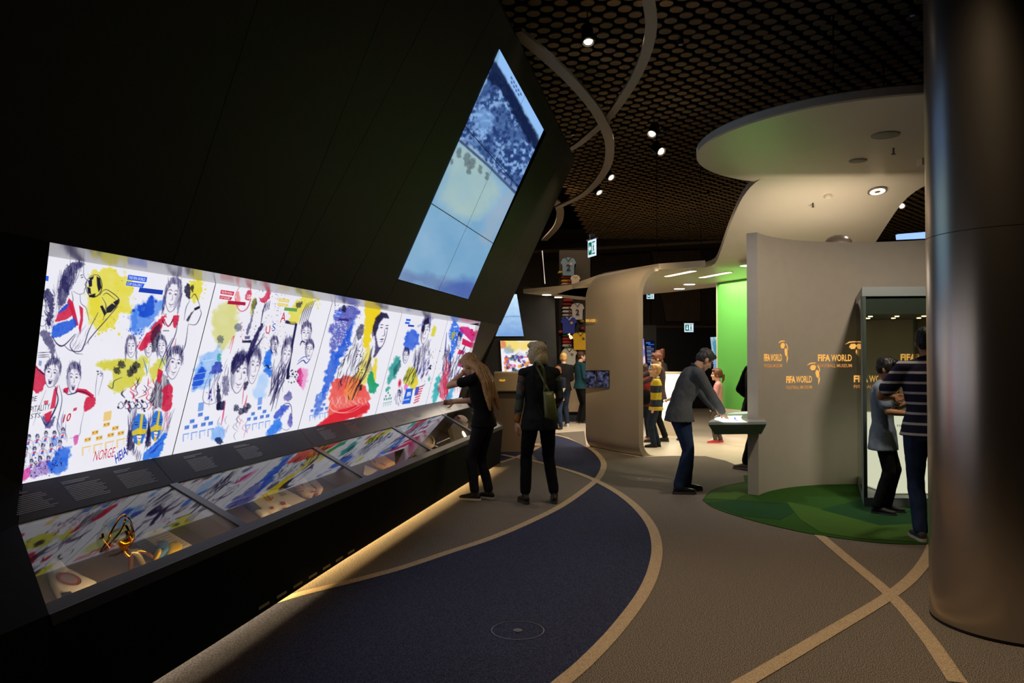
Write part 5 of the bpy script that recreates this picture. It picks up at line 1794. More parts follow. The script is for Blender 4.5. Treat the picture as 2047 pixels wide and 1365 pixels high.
# booth ceiling slab
RC = 0.42                                             # radius of the rounded corner
plan = [Pz(1276, 913.5, 0), Pz(1225, 905, 0), Pz(1170, 893.5, 0)]   # foot of the booth wall, front to back
plan = [Vector((p.x, p.y, 0)) for p in plan]
wl_dir = (plan[2] - plan[0]).normalized()
inw = Vector((wl_dir.y, -wl_dir.x, 0))                # into the booth
if inw.x < 0:
    inw = -inw
cplan = [plan[0] + inw * RC, Pz(1410, 533, ZB), Vector((2.95, 12.55, 0)), Vector((7.4, 12.55, 0)), Vector((8.5, 14.0, 0)), Vector((7.2, 15.4, 0)), Pz(1433, 573.5, ZB), Pz(1340, 584, ZB), Pz(1264, 591, ZB), Pz(1205, 597, ZB), Vector((1.0, 17.6, 0)), plan[2] + inw * RC]
bm = bmesh.new()
add_prism(bm, [Vector((p.x, p.y, ZB)) for p in cplan], (0, 0, 0.1))
bmesh.ops.triangulate(bm, faces=[f for f in bm.faces if len(f.verts) > 4])
from_bm('booth_ceiling', bm, M_can, canopy)
# curved wall: profile from ceiling edge round the corner, down, and out along the floor
M_wallout = mat('booth_wall_bronze', (182, 170, 152), 0.42, noise_amt=0.03, scale=3)
prof = []
RB = 0.22
for k in range(13):
    t = math.pi / 2 * k / 12
    prof.append((RC - RC * math.sin(t), ZB - RC + RC * math.cos(t)))        # inner offset, height of inner face
prof += [(0.0, 1.9), (0.0, 1.2), (0.0, 0.6)]
for k in range(9):
    t = math.pi / 2 * k / 8
    prof.append((RB - RB * math.cos(t), RB - RB * math.sin(t) + 0.004))
prof.append((RB + 0.03, 0.004))
TH = 0.09
outp = []
for i, (u_, z_) in enumerate(prof):
    a_ = prof[max(i - 1, 0)]
    b_ = prof[min(i + 1, len(prof) - 1)]
    du, dz = b_[0] - a_[0], b_[1] - a_[1]
    L_ = math.hypot(du, dz) or 1
    nu, nz = dz / L_, -du / L_
    outp.append((u_ + nu * TH, max(z_ + nz * TH, 0.0)))
ns = 10
sec = []
for k in range(ns + 1):
    t = k / ns
    base = plan[0].lerp(plan[1], t * 2) if t <= 0.5 else plan[1].lerp(plan[2], t * 2 - 1)
    base = base + inw * 0.10
    sec.append(([base + inw * (u_ - 0.0) + Vector((0, 0, z_)) for u_, z_ in prof], [base + inw * u_ + Vector((0, 0, z_)) for u_, z_ in outp]))
vs, fs = [], []
npf = len(prof)
for a_, b_ in sec:
    vs += a_ + b_
st = 2 * npf
for k in range(ns):
    A, B2 = k * st, (k + 1) * st
    for i in range(npf - 1):
        fs.append((A + i, A + i + 1, B2 + i + 1, B2 + i))
        fs.append((A + npf + i, B2 + npf + i, B2 + npf + i + 1, A + npf + i + 1))
for k in (0, ns):
    A = k * st
    for i in range(npf - 1):
        fs.append((A + i, A + npf + i, A + npf + i + 1, A + i + 1))
o = mesh('booth_wall', vs, fs, M_wallout, canopy)
bm = bmesh.new()
bm.from_mesh(o.data)
bmesh.ops.recalc_face_normals(bm, faces=bm.faces)
bm.to_mesh(o.data)
bm.free()
crease(o)
# orange words and two small pictures on the outside of the booth wall
out_n = -inw


def bw(x, y):
    """point on the outer face of the booth wall"""
    return Ppl(x, y, plan[1] + inw * (0.10 - TH - 0.004), inw)


text_on('wall_word', 'SEND A SELFIE', bw(1171, 643.5), bw(1190, 643.5) - bw(1171, 643.5), bw(1171, 638) - bw(1171, 643.5), mat_emit('word_orange', (255, 190, 70), 1.0), canopy, 0.002, 0.02)
M_pic = mat_attr('small_picture', 0.5)
for x0, x1 in ((1172, 1192), (1195, 1217)):
    nx, ny = 24, 30
    q = [bw(x0, 742), bw(x1, 742), bw(x1, 774), bw(x0, 774)]
    uu, vv = np.meshgrid(np.linspace(0, 1, nx), np.linspace(0, 1, ny), indexing='ij')
    Q = [np.array(p) for p in q]
    uu, vv = uu.reshape(-1, 1), vv.reshape(-1, 1)
    pts = (Q[0] * (1 - uu) + Q[1] * uu) * (1 - vv) + (Q[3] * (1 - uu) + Q[2] * uu) * vv + np.array(out_n) * 0.004
    g_ = fbm(uu[:, 0] * 5 + x0, vv[:, 0] * 8, 3)
    col = np.outer(np.clip(g_ * 1.5 - 0.2, 0.05, 1), (120, 122, 168))
    scr = empty('photo_screen', q[3])
    tag(scr, 'small screen with a grey photo on the booth wall, ' + ('at its back edge' if x0 == 1172 else 'nearer the booth opening'), 'screen', 'photo screens on the booth wall')
    grid_mesh('screen_picture', pts, nx, ny, col, M_pic, scr)
    prism('screen_frame', [p + out_n * 0.002 for p in (q[0] + (q[0] - q[2]) * 0.05, q[1] + (q[1] - q[3]) * 0.05, q[2] + (q[2] - q[0]) * 0.05, q[3] + (q[3] - q[1]) * 0.05)], -out_n * 0.003, mat('screen_black'), scr)

# lamps set into the booth ceiling
M_tubelamp = mat_emit('booth_lamp', (255, 232, 196), 7)


def slot_lamp(p, q, wdt, label):
    a_, b_ = Pz(*p, ZB), Pz(*q, ZB)
    d = (b_ - a_).normalized()
    s_ = Vector((-d.y, d.x, 0)) * wdt / 2
    ring = []
    for k in range(9):
        t = math.pi * k / 8
        ring.append(b_ + s_ * math.cos(t) + d * (wdt / 2) * math.sin(t))
    for k in range(9):
        t = math.pi * k / 8
        ring.append(a_ - s_ * math.cos(t) - d * (wdt / 2) * math.sin(t))
    L_ = empty('slot_lamp', (a_ + b_) / 2)
    tag(L_, label, 'ceiling light', 'slot lamps in the booth ceiling')
    bm = bmesh.new()
    add_prism(bm, [r - Vector((0, 0, 0.006)) for r in ring], (0, 0, 0.005))
    from_bm('diffuser', bm, M_tubelamp, L_)
    c = (a_ + b_) / 2
    bm = bmesh.new()
    add_tube(bm, [c + (r - c) * 1.03 - Vector((0, 0, 0.003)) for r in ring], 0.006, 6, True)
    from_bm('trim_ring', bm, M_can, L_)


slot_lamp((1335, 551.5), (1384, 541.5), 0.13, 'long rounded slot lamp in the middle of the booth ceiling')
slot_lamp((1404, 554), (1456, 544), 0.13, 'long rounded slot lamp near the green screen')
slot_lamp((1284, 545), (1309, 539.5), 0.13, 'long rounded slot lamp beside the curved booth wall')


def down_lamp(x, y, r, label, z=ZB, power=0, ht=0):
    c = Pz(x, y, z)
    L_ = empty('downlight', c)
    tag(L_, label, 'ceiling light', 'round downlights in the canopy')
    lathe('lamp_trim', [(r * 1.25, -0.004), (r * 1.25, 0.0), (r, 0.0)], c - Vector((0, 0, 0.002)), M_can, L_, n=24)
    lathe('diffuser', [(r, -0.006), (r, -0.003)], c - Vector((0, 0, 0.002)), M_tubelamp, L_, n=24)


down_lamp(1378, 568, 0.11, 'round downlight between the slot lamps and the green screen')
down_lamp(1358, 576.8, 0.11, 'round downlight at the back edge of the booth ceiling')
down_lamp(1277, 571.5, 0.10, 'round downlight by the inner side of the booth wall')
down_lamp(1277, 581, 0.06, 'small round downlight at the back left corner of the booth ceiling')
down_lamp(1493, 530.5, 0.10, 'round downlight above the free end of the niche wall')
# ramp downlight, detector, sprinkler and loudspeaker grilles under the canopy
L_ = empty('downlight', Pd(1754, 381, 10.6))
tag(L_, 'round downlight glowing on the canopy ramp', 'ceiling light', 'round downlights in the canopy')


def ramp_pt(x, y):
    r = ray(x, y)
    best = None
    for k in range(400):
        d = 9.6 + 3 * k / 400
        p = _c + r * d / r[1]
        t = (d - 9.75) / 2.8
        s_ = min(max((t - 0.08) / 0.86, 0), 1)
        z = DZ + 0.006 + (ZB - DZ - 0.006) * (s_ * s_ * (3 - 2 * s_))
        e = abs(z - p[2])
        if best is None or e < best[0]:
            best = (e, Vector((p[0], p[1], z)))
    return best[1]


c = ramp_pt(1754, 381)
L_.location = c
lathe('lamp_trim', [(0.125, 0), (0.125, 0.012), (0.10, 0.015)], c, mat('lamp_trim_grey', (120, 110, 98), 0.4), L_, axis=(0, -0.25, -1), n=28)
lathe('diffuser', [(0.095, 0.013), (0.095, 0.018)], c, mat_emit('ramp_lamp', (255, 222, 176), 5), L_, axis=(0, -0.25, -1), n=28)
lathe('lamp_lens', [(0.04, 0.018), (0.03, 0.022)], c, mat('lamp_trim_grey'), L_, axis=(0, -0.25, -1), n=20)
spot('ramp_spot', c + Vector((0, -0.05, -0.04)), (c.x - 0.4, c.y - 0.9, 0), 60, 100, 0.8, NEUT, 0.08)
c = ramp_pt(1655, 391)
lathe('smoke_detector', [(0.05, 0), (0.05, 0.03), (0.04, 0.045), (0.015, 0.05)], c, M_can, canopy, axis=(0, -0.3, -1), n=20)
c = ramp_pt(1625, 406)
lathe('sprinkler_head', [(0.01, 0), (0.01, 0.05), (0.022, 0.055), (0.022, 0.06)], c, mat('sprinkler_steel', (110, 104, 96), 0.35, 0.9), canopy, axis=(0, 0, -1), n=10)
c = Pz(1786, 296, DZ)
lathe('sprinkler_head', [(0.01, 0), (0.01, 0.06), (0.024, 0.065), (0.024, 0.072)], c, mat('sprinkler_steel'), canopy, axis=(0, 0, -1), n=10)
M_grille = mat('speaker_grille', (150, 142, 128), 0.6, bump=0.6, scale=400)
for x, y, r in ((1770, 269.5, 0.14), (1715, 320.5, 0.10)):
    c = Pz(x, y, DZ)
    lathe('speaker_grille', [(r, 0.001), (r, 0.008), (r * 0.95, 0.012)], c, M_grille, canopy, axis=(0, 0, -1), n=36)
box('camera_box', Pz(1846, 318, DZ) + Vector((0, 0, -0.04)), (0.1, 0.12, 0.08), M_can, canopy)
# booth light: the lamps above plus bounce
area('booth_fill', (3.3, 14.0, 2.96), (3.3, 14.0, 0), 95, 2.2, 1.6, NEUT)
area('green_wash', (4.1, 14.0, 2.9), (4.8, 14.3, 1.6), 3, 1.2, 0.15, NEUT)
area('booth_back', (1.9, 16.6, 2.96), (1.9, 16.6, 0), 70, 1.6, 1.4, NEUT)

# added area light without a fixture, brightens the ramp from below
area('ramp_fill', (4.1, 9.95, 3.09), (4.15, 11.6, 3.5), 17, 1.5, 0.12, NEUT)

# thin suspension rods of the canopy
M_rod = mat('rod_black', (14, 14, 14), 0.5)
for x, y in ((2.4, 12.9), (3.2, 13.2), (4.6, 9.6), (3.4, 8.2)):
    z0 = ZB + 0.1 if y > 12 else DZ + 0.1
    tube('suspension_rod', [(x, y, z0), (x, y, 5.3)], 0.012, M_rod, canopy, 6)

# ================================================================== GREEN SCREEN
gl, gr_ = Pz(1433.5, 567.4, ZB - 0.02), Pz(1496.6, 558.6, ZB - 0.02)
gdir = (gr_ - gl)
gdir.z = 0
gdir.normalize()
M_green = mat('green_screen_paint', (84, 166, 66), 0.7)
gs = empty('green_screen', (gl.x, gl.y, 0))
tag(gs, 'bright green photo backdrop wall with a white coved foot in the booth', 'backdrop')
gn = Vector((-gdir.y, gdir.x, 0))
if gn.y > 0:
    gn = -gn
zb_ = 0.62
g0, g1_ = Vector((gl.x, gl.y, 0)), Vector((gl.x, gl.y, 0)) + gdir * 3.2
prism('green_panel', [g0 + Vector((0, 0, zb_)), g1_ + Vector((0, 0, zb_)), g1_ + Vector((0, 0, ZB - 0.015)), g0 + Vector((0, 0, ZB - 0.015))], -gn * 0.06, M_green, gs)
vs, fs = [], []
for k in range(13):
    t = math.pi / 2 * k / 12
    off = 0.28 * (1 - math.cos(t))
    z = 0.285 - 0.28 * math.sin(t)
    vs += [g0 + gn * off + Vector((0, 0, max(z, 0.005))), g1_ + gn * off + Vector((0, 0, max(z, 0.005)))]
    if k:
        i = 2 * k
        fs.append((i - 2, i - 1, i + 1, i))
mesh('cove_foot', vs, fs, M_white_floor, gs, True)
prism('white_upstand', [g0 + Vector((0, 0, 0.28)), g1_ + Vector((0, 0, 0.28)), g1_ + Vector((0, 0, zb_)), g0 + Vector((0, 0, zb_))], -gn * 0.05, M_white_floor, gs)
prism('edge_strip', [g0 + Vector((0, 0, 0)), g0 - gdir * 0.03, g0 - gdir * 0.03 + Vector((0, 0, ZB - 0.015)), g0 + Vector((0, 0, ZB - 0.015))], -gn * 0.08, M_can, gs)

# ================================================================== TABLE CONSOLE AT THE NICHE WALL END
M_tab = mat('table_grey_lacquer', (150, 154, 152), 0.3)
M_tabside = mat('table_side_grey', (112, 116, 114), 0.5)
td = 9.0
zt = 0.872
tbl = empty('light_table', (2.6, 9.0, 0))
tag(tbl, 'grey cantilevered light table fixed to the niche wall end', 'table')
top = [Pz(1416, 844, zt), Pz(1532, 843, zt), Pz(1524, 833, zt), Pz(1505, 822, zt), Pz(1470, 822, zt), Pz(1432, 829, zt)]
bot_z = zt - 0.14
nf = top[0].y
tv = [Vector((p.x, p.y, zt)) for p in top]
cc = sum(tv, Vector()) / len(tv)
lowv = [cc + (p - cc) * 0.82 + Vector((0, 0, -0.15)) for p in tv]
vs = [p + Vector((0, 0, 0.0)) for p in tv] + [p + Vector((0, 0, -0.028)) for p in tv]
n_ = len(tv)
mesh('table_top', vs, [tuple(range(n_))] + [(i, i + n_, (i + 1) % n_ + n_, (i + 1) % n_) for i in range(n_)], M_tab, tbl)
vs = [p + Vector((0, 0, -0.0285)) for p in tv] + lowv
mesh('table_tray', vs, [(i, i + n_, (i + 1) % n_ + n_, (i + 1) % n_) for i in range(n_)] + [tuple(range(n_, 2 * n_))] + [tuple(range(n_ - 1, -1, -1))], M_tabside, tbl)
M_tl = mat_emit('table_light', (250, 250, 236), 1.25)
lens = [(1427, 838), (1431, 834.5), (1445, 831.5), (1470, 830.5), (1484, 830.5), (1481, 834), (1484, 839), (1495, 844), (1470, 844.3), (1446, 844)]
mesh('light_field', [Pz(x, y, zt + 0.002) for x, y in lens], [tuple(range(len(lens)))], M_tl, tbl)
lens2 = [(1452, 827), (1470, 823.2), (1496, 822.2), (1497, 826.5), (1475, 827.5)]
mesh('light_field', [Pz(x, y, zt + 0.002) for x, y in lens2], [tuple(range(len(lens2)))], mat_emit('table_light2', (226, 246, 214), 0.9), tbl)
mesh('light_mark', [Pz(x, y, zt + 0.003) for x, y in ((1468, 834), (1470, 834.2), (1470.5, 838), (1476, 841.6), (1474, 841.2), (1468.5, 838))], [tuple(range(6))], mat_emit('table_blue', (60, 96, 220), 1.0), tbl)

# ================================================================== CEILING RINGS, SPOTS, SIGNS
M_band = mat('ring_band_grey', (150, 138, 126), 0.5, noise_amt=0.05, scale=20)


def ring_band(pts, z, h, label):
    q = catmull([Pz(x, y, z) for x, y in pts], 10)
    vs, fs = [], []
    for i, p in enumerate(q):
        d = (q[min(i + 1, len(q) - 1)] - q[max(i - 1, 0)])
        d.z = 0
        d.normalize()
        nr = Vector((-d.y, d.x, 0)) * h / 2
        for s_, zz in ((1, -0.016), (-1, -0.016), (-1, 0.016), (1, 0.016)):
            vs.append(Vector((p.x, p.y, z + zz)) + nr * s_)
        if i:
            a_, b_ = 4 * (i - 1), 4 * i
            for j in range(4):
                fs.append((a_ + j, a_ + (j + 1) % 4, b_ + (j + 1) % 4, b_ + j))
    fs.append((0, 1, 2, 3))
    k = 4 * (len(q) - 1)
    fs.append((k + 3, k + 2, k + 1, k))
    R_ = empty('ring_band', q[len(q) // 2])
    tag(R_, label, 'ceiling ring', 'curved bands under the ceiling')
    o = mesh('band', vs, fs, M_band, R_)
    for i in range(4, len(q) - 4, 16):
        tube('band_wire', [(q[i].x, q[i].y, z + 0.016), (q[i].x, q[i].y, ZC + 0.3)], 0.003, M_rod, R_, 5)


ring_band([(1240, -330), (1272, -150), (1297, 0), (1301, 60), (1286, 120), (1255, 180), (1215, 235), (1175, 272), (1147, 293), (1100, 318)], 4.70, 0.11, 'wide curved grey band sweeping past the ceiling spot by the leaning wall')
ring_band([(1030, 62), (1100, 120), (1160, 180), (1200, 235), (1219, 290), (1209, 340), (1170, 385), (1115, 414)], 4.56, 0.13, 'curved grey band crossing behind the nearer band')
ring_band([(1100, 395), (1112, 404), (1120, 425), (1113, 452), (1088, 480)], 4.70, 0.16, 'short far end of a curved grey band behind the leaning wall')

M_spotblack = mat('spot_black', (12, 12, 12), 0.5)
M_refl = mat('spot_reflector', (200, 190, 176), 0.3, 0.6)
M_bulb = mat_emit('spot_bulb', (255, 240, 214), 9)


def ceiling_spot(x, y, z, aim, r, label, bright=True):
    c = Pz(x, y, z)
    ax = Vector(aim).normalized()
    S_ = empty('ceiling_spotlight', c)
    tag(S_, label, 'spotlight', 'spotlights under the ceiling')
    lathe('spot_body', [(r * 0.8, -0.2), (r, -0.19), (r, -0.01), (r * 0.93, -0.01)], c, M_spotblack, S_, axis=ax, n=20)
    bm = bmesh.new()
    n = 20
    u, v, d = frame_of(ax)
    ra = [bm.verts.new(c + (u * math.cos(2 * math.pi * k / n) + v * math.sin(2 * math.pi * k / n)) * r * 0.97 + d * 0.012) for k in range(n)]
    rb = [bm.verts.new(c + (u * math.cos(2 * math.pi * k / n) + v * math.sin(2 * math.pi * k / n)) * r * 0.6 - d * 0.005) for k in range(n)]
    for k in range(n):
        bm.faces.new((ra[k], ra[(k + 1) % n], rb[(k + 1) % n], rb[k]))
    from_bm('reflector_ring', bm, M_refl, S_, True)
    lathe('lamp_lens', [(r * 0.6, 0.0), (r * 0.6, 0.004)], c, M_bulb if bright else M_refl, S_, axis=ax, n=16)
    e = c - ax * 0.12
    tube('stem', [e, (e.x, e.y, ZC + 0.34)], 0.012, M_rod, S_, 6)


ceiling_spot(1176, 84, 4.85, (0.05, -0.35, -1), 0.062, 'black ceiling spotlight between the two curved bands')
ceiling_spot(1303, 268, 4.8, (-0.35, -0.5, -0.8), 0.068, 'black ceiling spotlight left of a brighter tilted one')
ceiling_spot(1322, 303, 4.8, (0.45, -0.7, -0.6), 0.075, 'bright tilted ceiling spotlight nearest the white canopy disc')
ceiling_spot(1222, 355, 4.75, (0.5, -0.5, -0.7), 0.075, 'black ceiling spotlight inside the bend of the far band')
ceiling_spot(1198, 385, 4.75, (0.5, -0.4, -0.8), 0.08, 'black ceiling spotlight where the far band ends')
ceiling_spot(1803, 412, 4.75, (-0.2, -0.8, -0.5), 0.07, 'small ceiling spotlight seen behind the canopy ramp')
for x, y in ((1361, 84), (1824, 25), (1530, 165), (1145, 266), (1330, 260), (1312, 358), (1415, 386)):
    c = Pz(x, y, 5.15)
    o = empty('smoke_sensor', c)
    tag(o, 'small dark ceiling sensor with a steel ring, ' + {1361: 'above the pair of tilted spotlights', 1824: 'next to the metal pillar', 1530: 'over the white canopy disc', 1145: 'at the corner of the leaning wall', 1330: 'right beside the pair of tilted spotlights', 1312: 'below the pair of tilted spotlights', 1415: 'by the canopy ramp'}[x], 'sensor', 'small sensors among the ceiling discs')
    lathe('sensor_body', [(0.03, -0.03), (0.035, 0.0), (0.02, 0.03)], c, M_spotblack, o, axis=(0, 0, -1), n=14)
    lathe('sensor_ring', [(0.026, 0.028), (0.03, 0.03), (0.026, 0.034)], c, mat('sensor_steel', (170, 170, 180), 0.2, 1.0), o, axis=(0, 0, -1), n=14)

M_ex_w, M_ex_g = mat_emit('exit_white', (214, 232, 255), 1.1), mat_emit('exit_green', (10, 110, 66), 0.9)


def exit_sign(c, wv, hgt, arrow, label, wire=None):
    """lit sign: c centre, wv half width vector; a green field with arrow and door"""
    c, wv = Vector(c), Vector(wv)
    up = Vector((0, 0, hgt / 2))
    nrm = wv.cross(up).normalized()
    if nrm.dot(Vector((0, 0, EYE)) - c) < 0:
        nrm = -nrm
    E_ = empty('exit_sign', c)
    tag(E_, label, 'exit sign')
    pt = lambda u, v, l=0.012: c + wv * u + up * v + nrm * l
    prism('sign_plate', [pt(-1, -1, 0), pt(1, -1, 0), pt(1, 1, 0), pt(-1, 1, 0)], nrm * 0.01, M_ex_w, E_)
    prism('sign_housing', [pt(-1.1, 1.0, -0.02), pt(1.1, 1.0, -0.02), pt(1.1, 1.16, -0.02), pt(-1.1, 1.16, -0.02)], nrm * 0.05, mat('sign_housing', (150, 160, 175), 0.4), E_)
    sgn = 1 if wv.dot(Vector((1, 0, 0))) > 0 else -1
    mesh('sign_field', [pt(-0.82, -0.75), pt(0.0, -0.75), pt(0.0, 0.75), pt(-0.82, 0.75)], [(0, 1, 2, 3)], M_ex_g, E_)
    mesh('sign_field', [pt(0.1, 0.6), pt(0.8, 0.6), pt(0.8, 0.75), pt(0.1, 0.75)], [(0, 1, 2, 3)], M_ex_g, E_)
    mesh('sign_field', [pt(0.1, -0.75), pt(0.8, -0.75), pt(0.8, -0.6), pt(0.1, -0.6)], [(0, 1, 2, 3)], M_ex_g, E_)
    A = {'left': [(-0.7, 0), (-0.38, 0.5), (-0.38, 0.2), (-0.12, 0.2), (-0.12, -0.2), (-0.38, -0.2), (-0.38, -0.5)],
         'right': [(-0.12, 0), (-0.44, 0.5), (-0.44, 0.2), (-0.7, 0.2), (-0.7, -0.2), (-0.44, -0.2), (-0.44, -0.5)],
         'down': [(-0.41, -0.6), (-0.7, -0.05), (-0.52, -0.05), (-0.52, 0.55), (-0.3, 0.55), (-0.3, -0.05), (-0.12, -0.05)]}[arrow]
    mesh('sign_arrow', [pt(a_, b_, 0.016) for a_, b_ in A], [tuple(range(len(A)))], M_ex_w, E_)
    R = [[(0.35, 0.35), (0.5, 0.35), (0.5, 0.5), (0.35, 0.5)], [(0.3, 0.25), (0.6, 0.3), (0.55, -0.1), (0.35, -0.1)], [(0.35, -0.1), (0.5, -0.1), (0.35, -0.5), (0.22, -0.5)], [(0.45, -0.1), (0.58, -0.1), (0.7, -0.45), (0.58, -0.5)]]
    for r_ in R:
        mesh('sign_runner', [pt(a_, b_, 0.016) for a_, b_ in r_], [(0, 1, 2, 3)], M_ex_g, E_)
    if wire:
        box('sign_box', c + Vector((0, 0, hgt * 0.66)), (0.09, 0.09, 0.1), mat('sign_housing'), E_)
        tube('sign_wire', [c + Vector((0, 0, hgt * 0.7)), (c.x, c.y, ZC + 0.3)], 0.006, mat('wire_grey', (120, 120, 124), 0.4, 0.5), E_, 6)


exit_sign(Pd(1184, 496, 14.0), (0.056, -0.16, 0), 0.30, 'left', 'green and white lit exit sign hanging on a wire left of the booth', True)
exit_sign(Pd(1300, 592, 18.5), (0.085, 0, 0), 0.13, 'right', 'small lit exit sign under the back edge of the booth ceiling')
exit_sign(Pd(1377, 655, 20.0), (0.115, 0, 0), 0.22, 'down', 'lit exit sign with a down arrow before the black doorway')
box('sign_wire', (Pd(1300, 592, 18.5).x, 18.5, 3.15), (0.01, 0.01, 0.2), M_rod, bpy.data.objects['exit_sign.001'])
tube('sign_wire', [Pd(1377, 643, 20.0), Vector((Pd(1377, 480, 20.0).x, 20.0, ZC + 0.3))], 0.006, M_rod, bpy.data.objects['exit_sign.002'], 5)

# blue lit bar behind the niche wall
bb = prism('light_bar', [Pd(1795, 468, 13.0), Pd(1880, 461, 13.0), Pd(1880, 474, 13.0), Pd(1796, 478, 13.0)], (0, 0.08, 0), mat_emit('blue_bar', (150, 186, 255), 1.3))
tag(bb, 'bright bluish screen edge seen over the niche wall', 'screen')
dm = lathe('black_dome', [(0.17, -0.02), (0.165, 0.02), (0.14, 0.06), (0.09, 0.09), (0.02, 0.1)], Pd(1676, 485, 10.35), mat('dome_black', (34, 28, 24), 0.3), None, n=32)
tag(dm, 'dark dome standing on a post behind the niche wall', 'dome')
tube('dome_post', [Pd(1676, 488, 10.35), Vector((Pd(1676, 484, 10.35).x, 10.35, 0))], 0.05, M_rod, dm, 10)
# ================================================================== HALL BEHIND: screens, jerseys, counters
M_hall = mat('hall_black_board', (22, 20, 18), 0.5)


def flat_screen(name, px, d, paintf, label, cat, nx=60, ny=50, s=1.0, back=True, tilt=0.0):
    """a lit screen: px corners TL TR BR BL at depth d"""
    q = [Pd(x, y, d + tilt * (YH - y) / 100) for x, y in px]
    root = empty(name, q[3])
    tag(root, label, cat)
    uu, vv = np.meshgrid(np.linspace(0, 1, nx), np.linspace(0, 1, ny), indexing='ij')
    uu, vv = uu.reshape(-1, 1), vv.reshape(-1, 1)
    Q = [np.array(p) for p in q]
    pts = (Q[0] * (1 - uu) + Q[1] * uu) * (1 - vv) + (Q[3] * (1 - uu) + Q[2] * uu) * vv
    P = Paint(uu[:, 0] * 100, vv[:, 0] * 100, (240, 240, 246))
    paintf(P)
    grid_mesh('screen_picture', pts, nx, ny, P.c, mat_attr(name + '_glow_%s' % s, s), root)
    if back:
        e = [p + (p - sum(q, Vector()) / 4) * 0.012 + Vector((0, 0.015, 0)) for p in q]
        prism('screen_frame', e, (0, 0.05, 0), mat('screen_black'), root)
    return root


def p_sky(P):
    t = P.y / 100
    P.c[:] = np.outer(1 - t, (206, 236, 255)) + np.outer(t, (120, 160, 214))
    P.c += ((fbm(P.x * 0.05, P.y * 0.2, 4) - 0.5) * 24)[:, None]
    P.line([(0, 54), (100, 52)], 1.4, (90, 120, 160), 0.8, False)


def p_fest(P):
    P.blob([(0, 0), (100, 0), (100, 30), (60, 26), (30, 36), (0, 20)], (248, 214, 90), 0.9, 8, 12, 0.05, 0.3, 2)
    P.blob([(10, 20), (30, 15), (34, 36), (14, 40)], (90, 140, 210), 0.6, 6, 10, 0.06, 0.4, 3)
    P.blob([(80, 5), (100, 5), (100, 30), (84, 26)], (120, 130, 200), 0.6, 6, 8, 0.06, 0.4, 4)
    P.blob([(0, 0), (12, 0), (16, 14), (4, 24), (0, 20)], (220, 130, 90), 0.9, 3, 4, 0.1, 0.2, 5)
    P.line([(10, 52), (100, 48)], 3, (220, 70, 90), 0.9, False)
    for k in range(90):
        x, y = P.rng.uniform(8, 100), P.rng.uniform(48, 100)
        P.blob([(x - 3, y - 4), (x + 3, y - 4), (x + 3, y + 4), (x - 3, y + 4)], P.rng.choice([(120, 50, 160), (60, 70, 190), (220, 80, 130), (240, 170, 60), (30, 40, 90), (70, 150, 110), (240, 240, 250), (230, 110, 60)]), 0.85, 1, 3, 0.2, 0.2, k)
    for k in range(8):
        P.line([(14 + k * 3, 60), (30 + k * 5, 34 + abs(k - 4) * 3)], 1.6, (60, 80, 110), 0.8)


def p_text(P):
    P.c[:] = (14, 20, 52)
    P.poly([(6, 5), (56, 5), (52, 9), (5, 9)], (70, 140, 240))
    P.poly([(30, 11), (96, 11), (96, 14.5), (30, 14.5)], (60, 110, 220))
    for b_ in range(4):
        P.poly([(8, 20 + b_ * 14), (60, 20 + b_ * 14), (60, 22 + b_ * 14), (8, 22 + b_ * 14)], (180, 190, 214))
        for r in range(4):
            P.poly([(8, 24 + b_ * 14 + r * 2.4), (92, 24 + b_ * 14 + r * 2.4), (92, 25.6 + b_ * 14 + r * 2.4), (8, 25.6 + b_ * 14 + r * 2.4)], (130, 136, 166), 0.8)
    for x, y, r in ((50, 82, 12), (30, 90, 7), (70, 90, 7), (20, 96, 6), (84, 97, 6), (50, 96, 6)):
        P.splat(x - .1, y - .1, x + .1, y + .1, 1, (170, 196, 236), (r * 0.8, r * 0.8), 0.9)


def p_purple(P):
    P.c[:] = (226, 196, 236)
    P.blob([(0, 0), (100, 0), (100, 22), (50, 28), (0, 20)], (110, 110, 226), 0.9, 6, 8, 0.06, 0.4, 2)
    P.blob([(10, 30), (60, 20), (100, 30), (90, 48), (20, 48)], (70, 90, 206), 0.85, 5, 6, 0.06, 0.4, 3)
    P.blob([(0, 48), (70, 46), (100, 60), (40, 70), (0, 64)], (250, 206, 196), 0.9, 6, 8, 0.06, 0.3, 4)
    P.blob([(0, 78), (90, 74), (100, 90), (30, 98), (0, 92)], (90, 110, 226), 0.8, 6, 8, 0.06, 0.4, 5)
    P.splat(5, 48, 80, 66, 40, (60, 40, 120), (1, 3), 0.8)
    P.splat(5, 80, 90, 100, 40, (60, 50, 160), (1, 3), 0.7)


flat_screen('projection_screen', [(1012, 588), (1033, 588), (1047, 672), (990, 672)], 18.07, p_sky, 'pale blue sky projection beyond the end of the leaning wall', 'screen', 40, 60, 1.05, True)
flat_screen('mural_screen', [(1000, 681), (1074, 681), (1079, 746), (1004, 748)], 18.07, p_fest, 'colourful crowd picture screen behind the blonde woman', 'screen', 80, 60, 1.0)
flat_screen('text_panel', [(1075.5, 684), (1091, 684), (1096, 740), (1080, 744)], 18.07, p_text, 'narrow dark blue text panel beside the crowd picture', 'text panel', 40, 60, 0.8)
flat_screen('picture_screen', [(1262, 677), (1287, 677), (1292, 752), (1262, 752)], 20.2, p_purple, 'purple and pink picture screen inside the booth view', 'screen', 40, 60, 1.0)
flat_screen('text_panel', [(1290, 681), (1308, 681), (1310, 740), (1294, 740)], 20.2, p_text, 'narrow dark blue text panel beside the purple picture', 'text panel', 40, 60, 0.7)
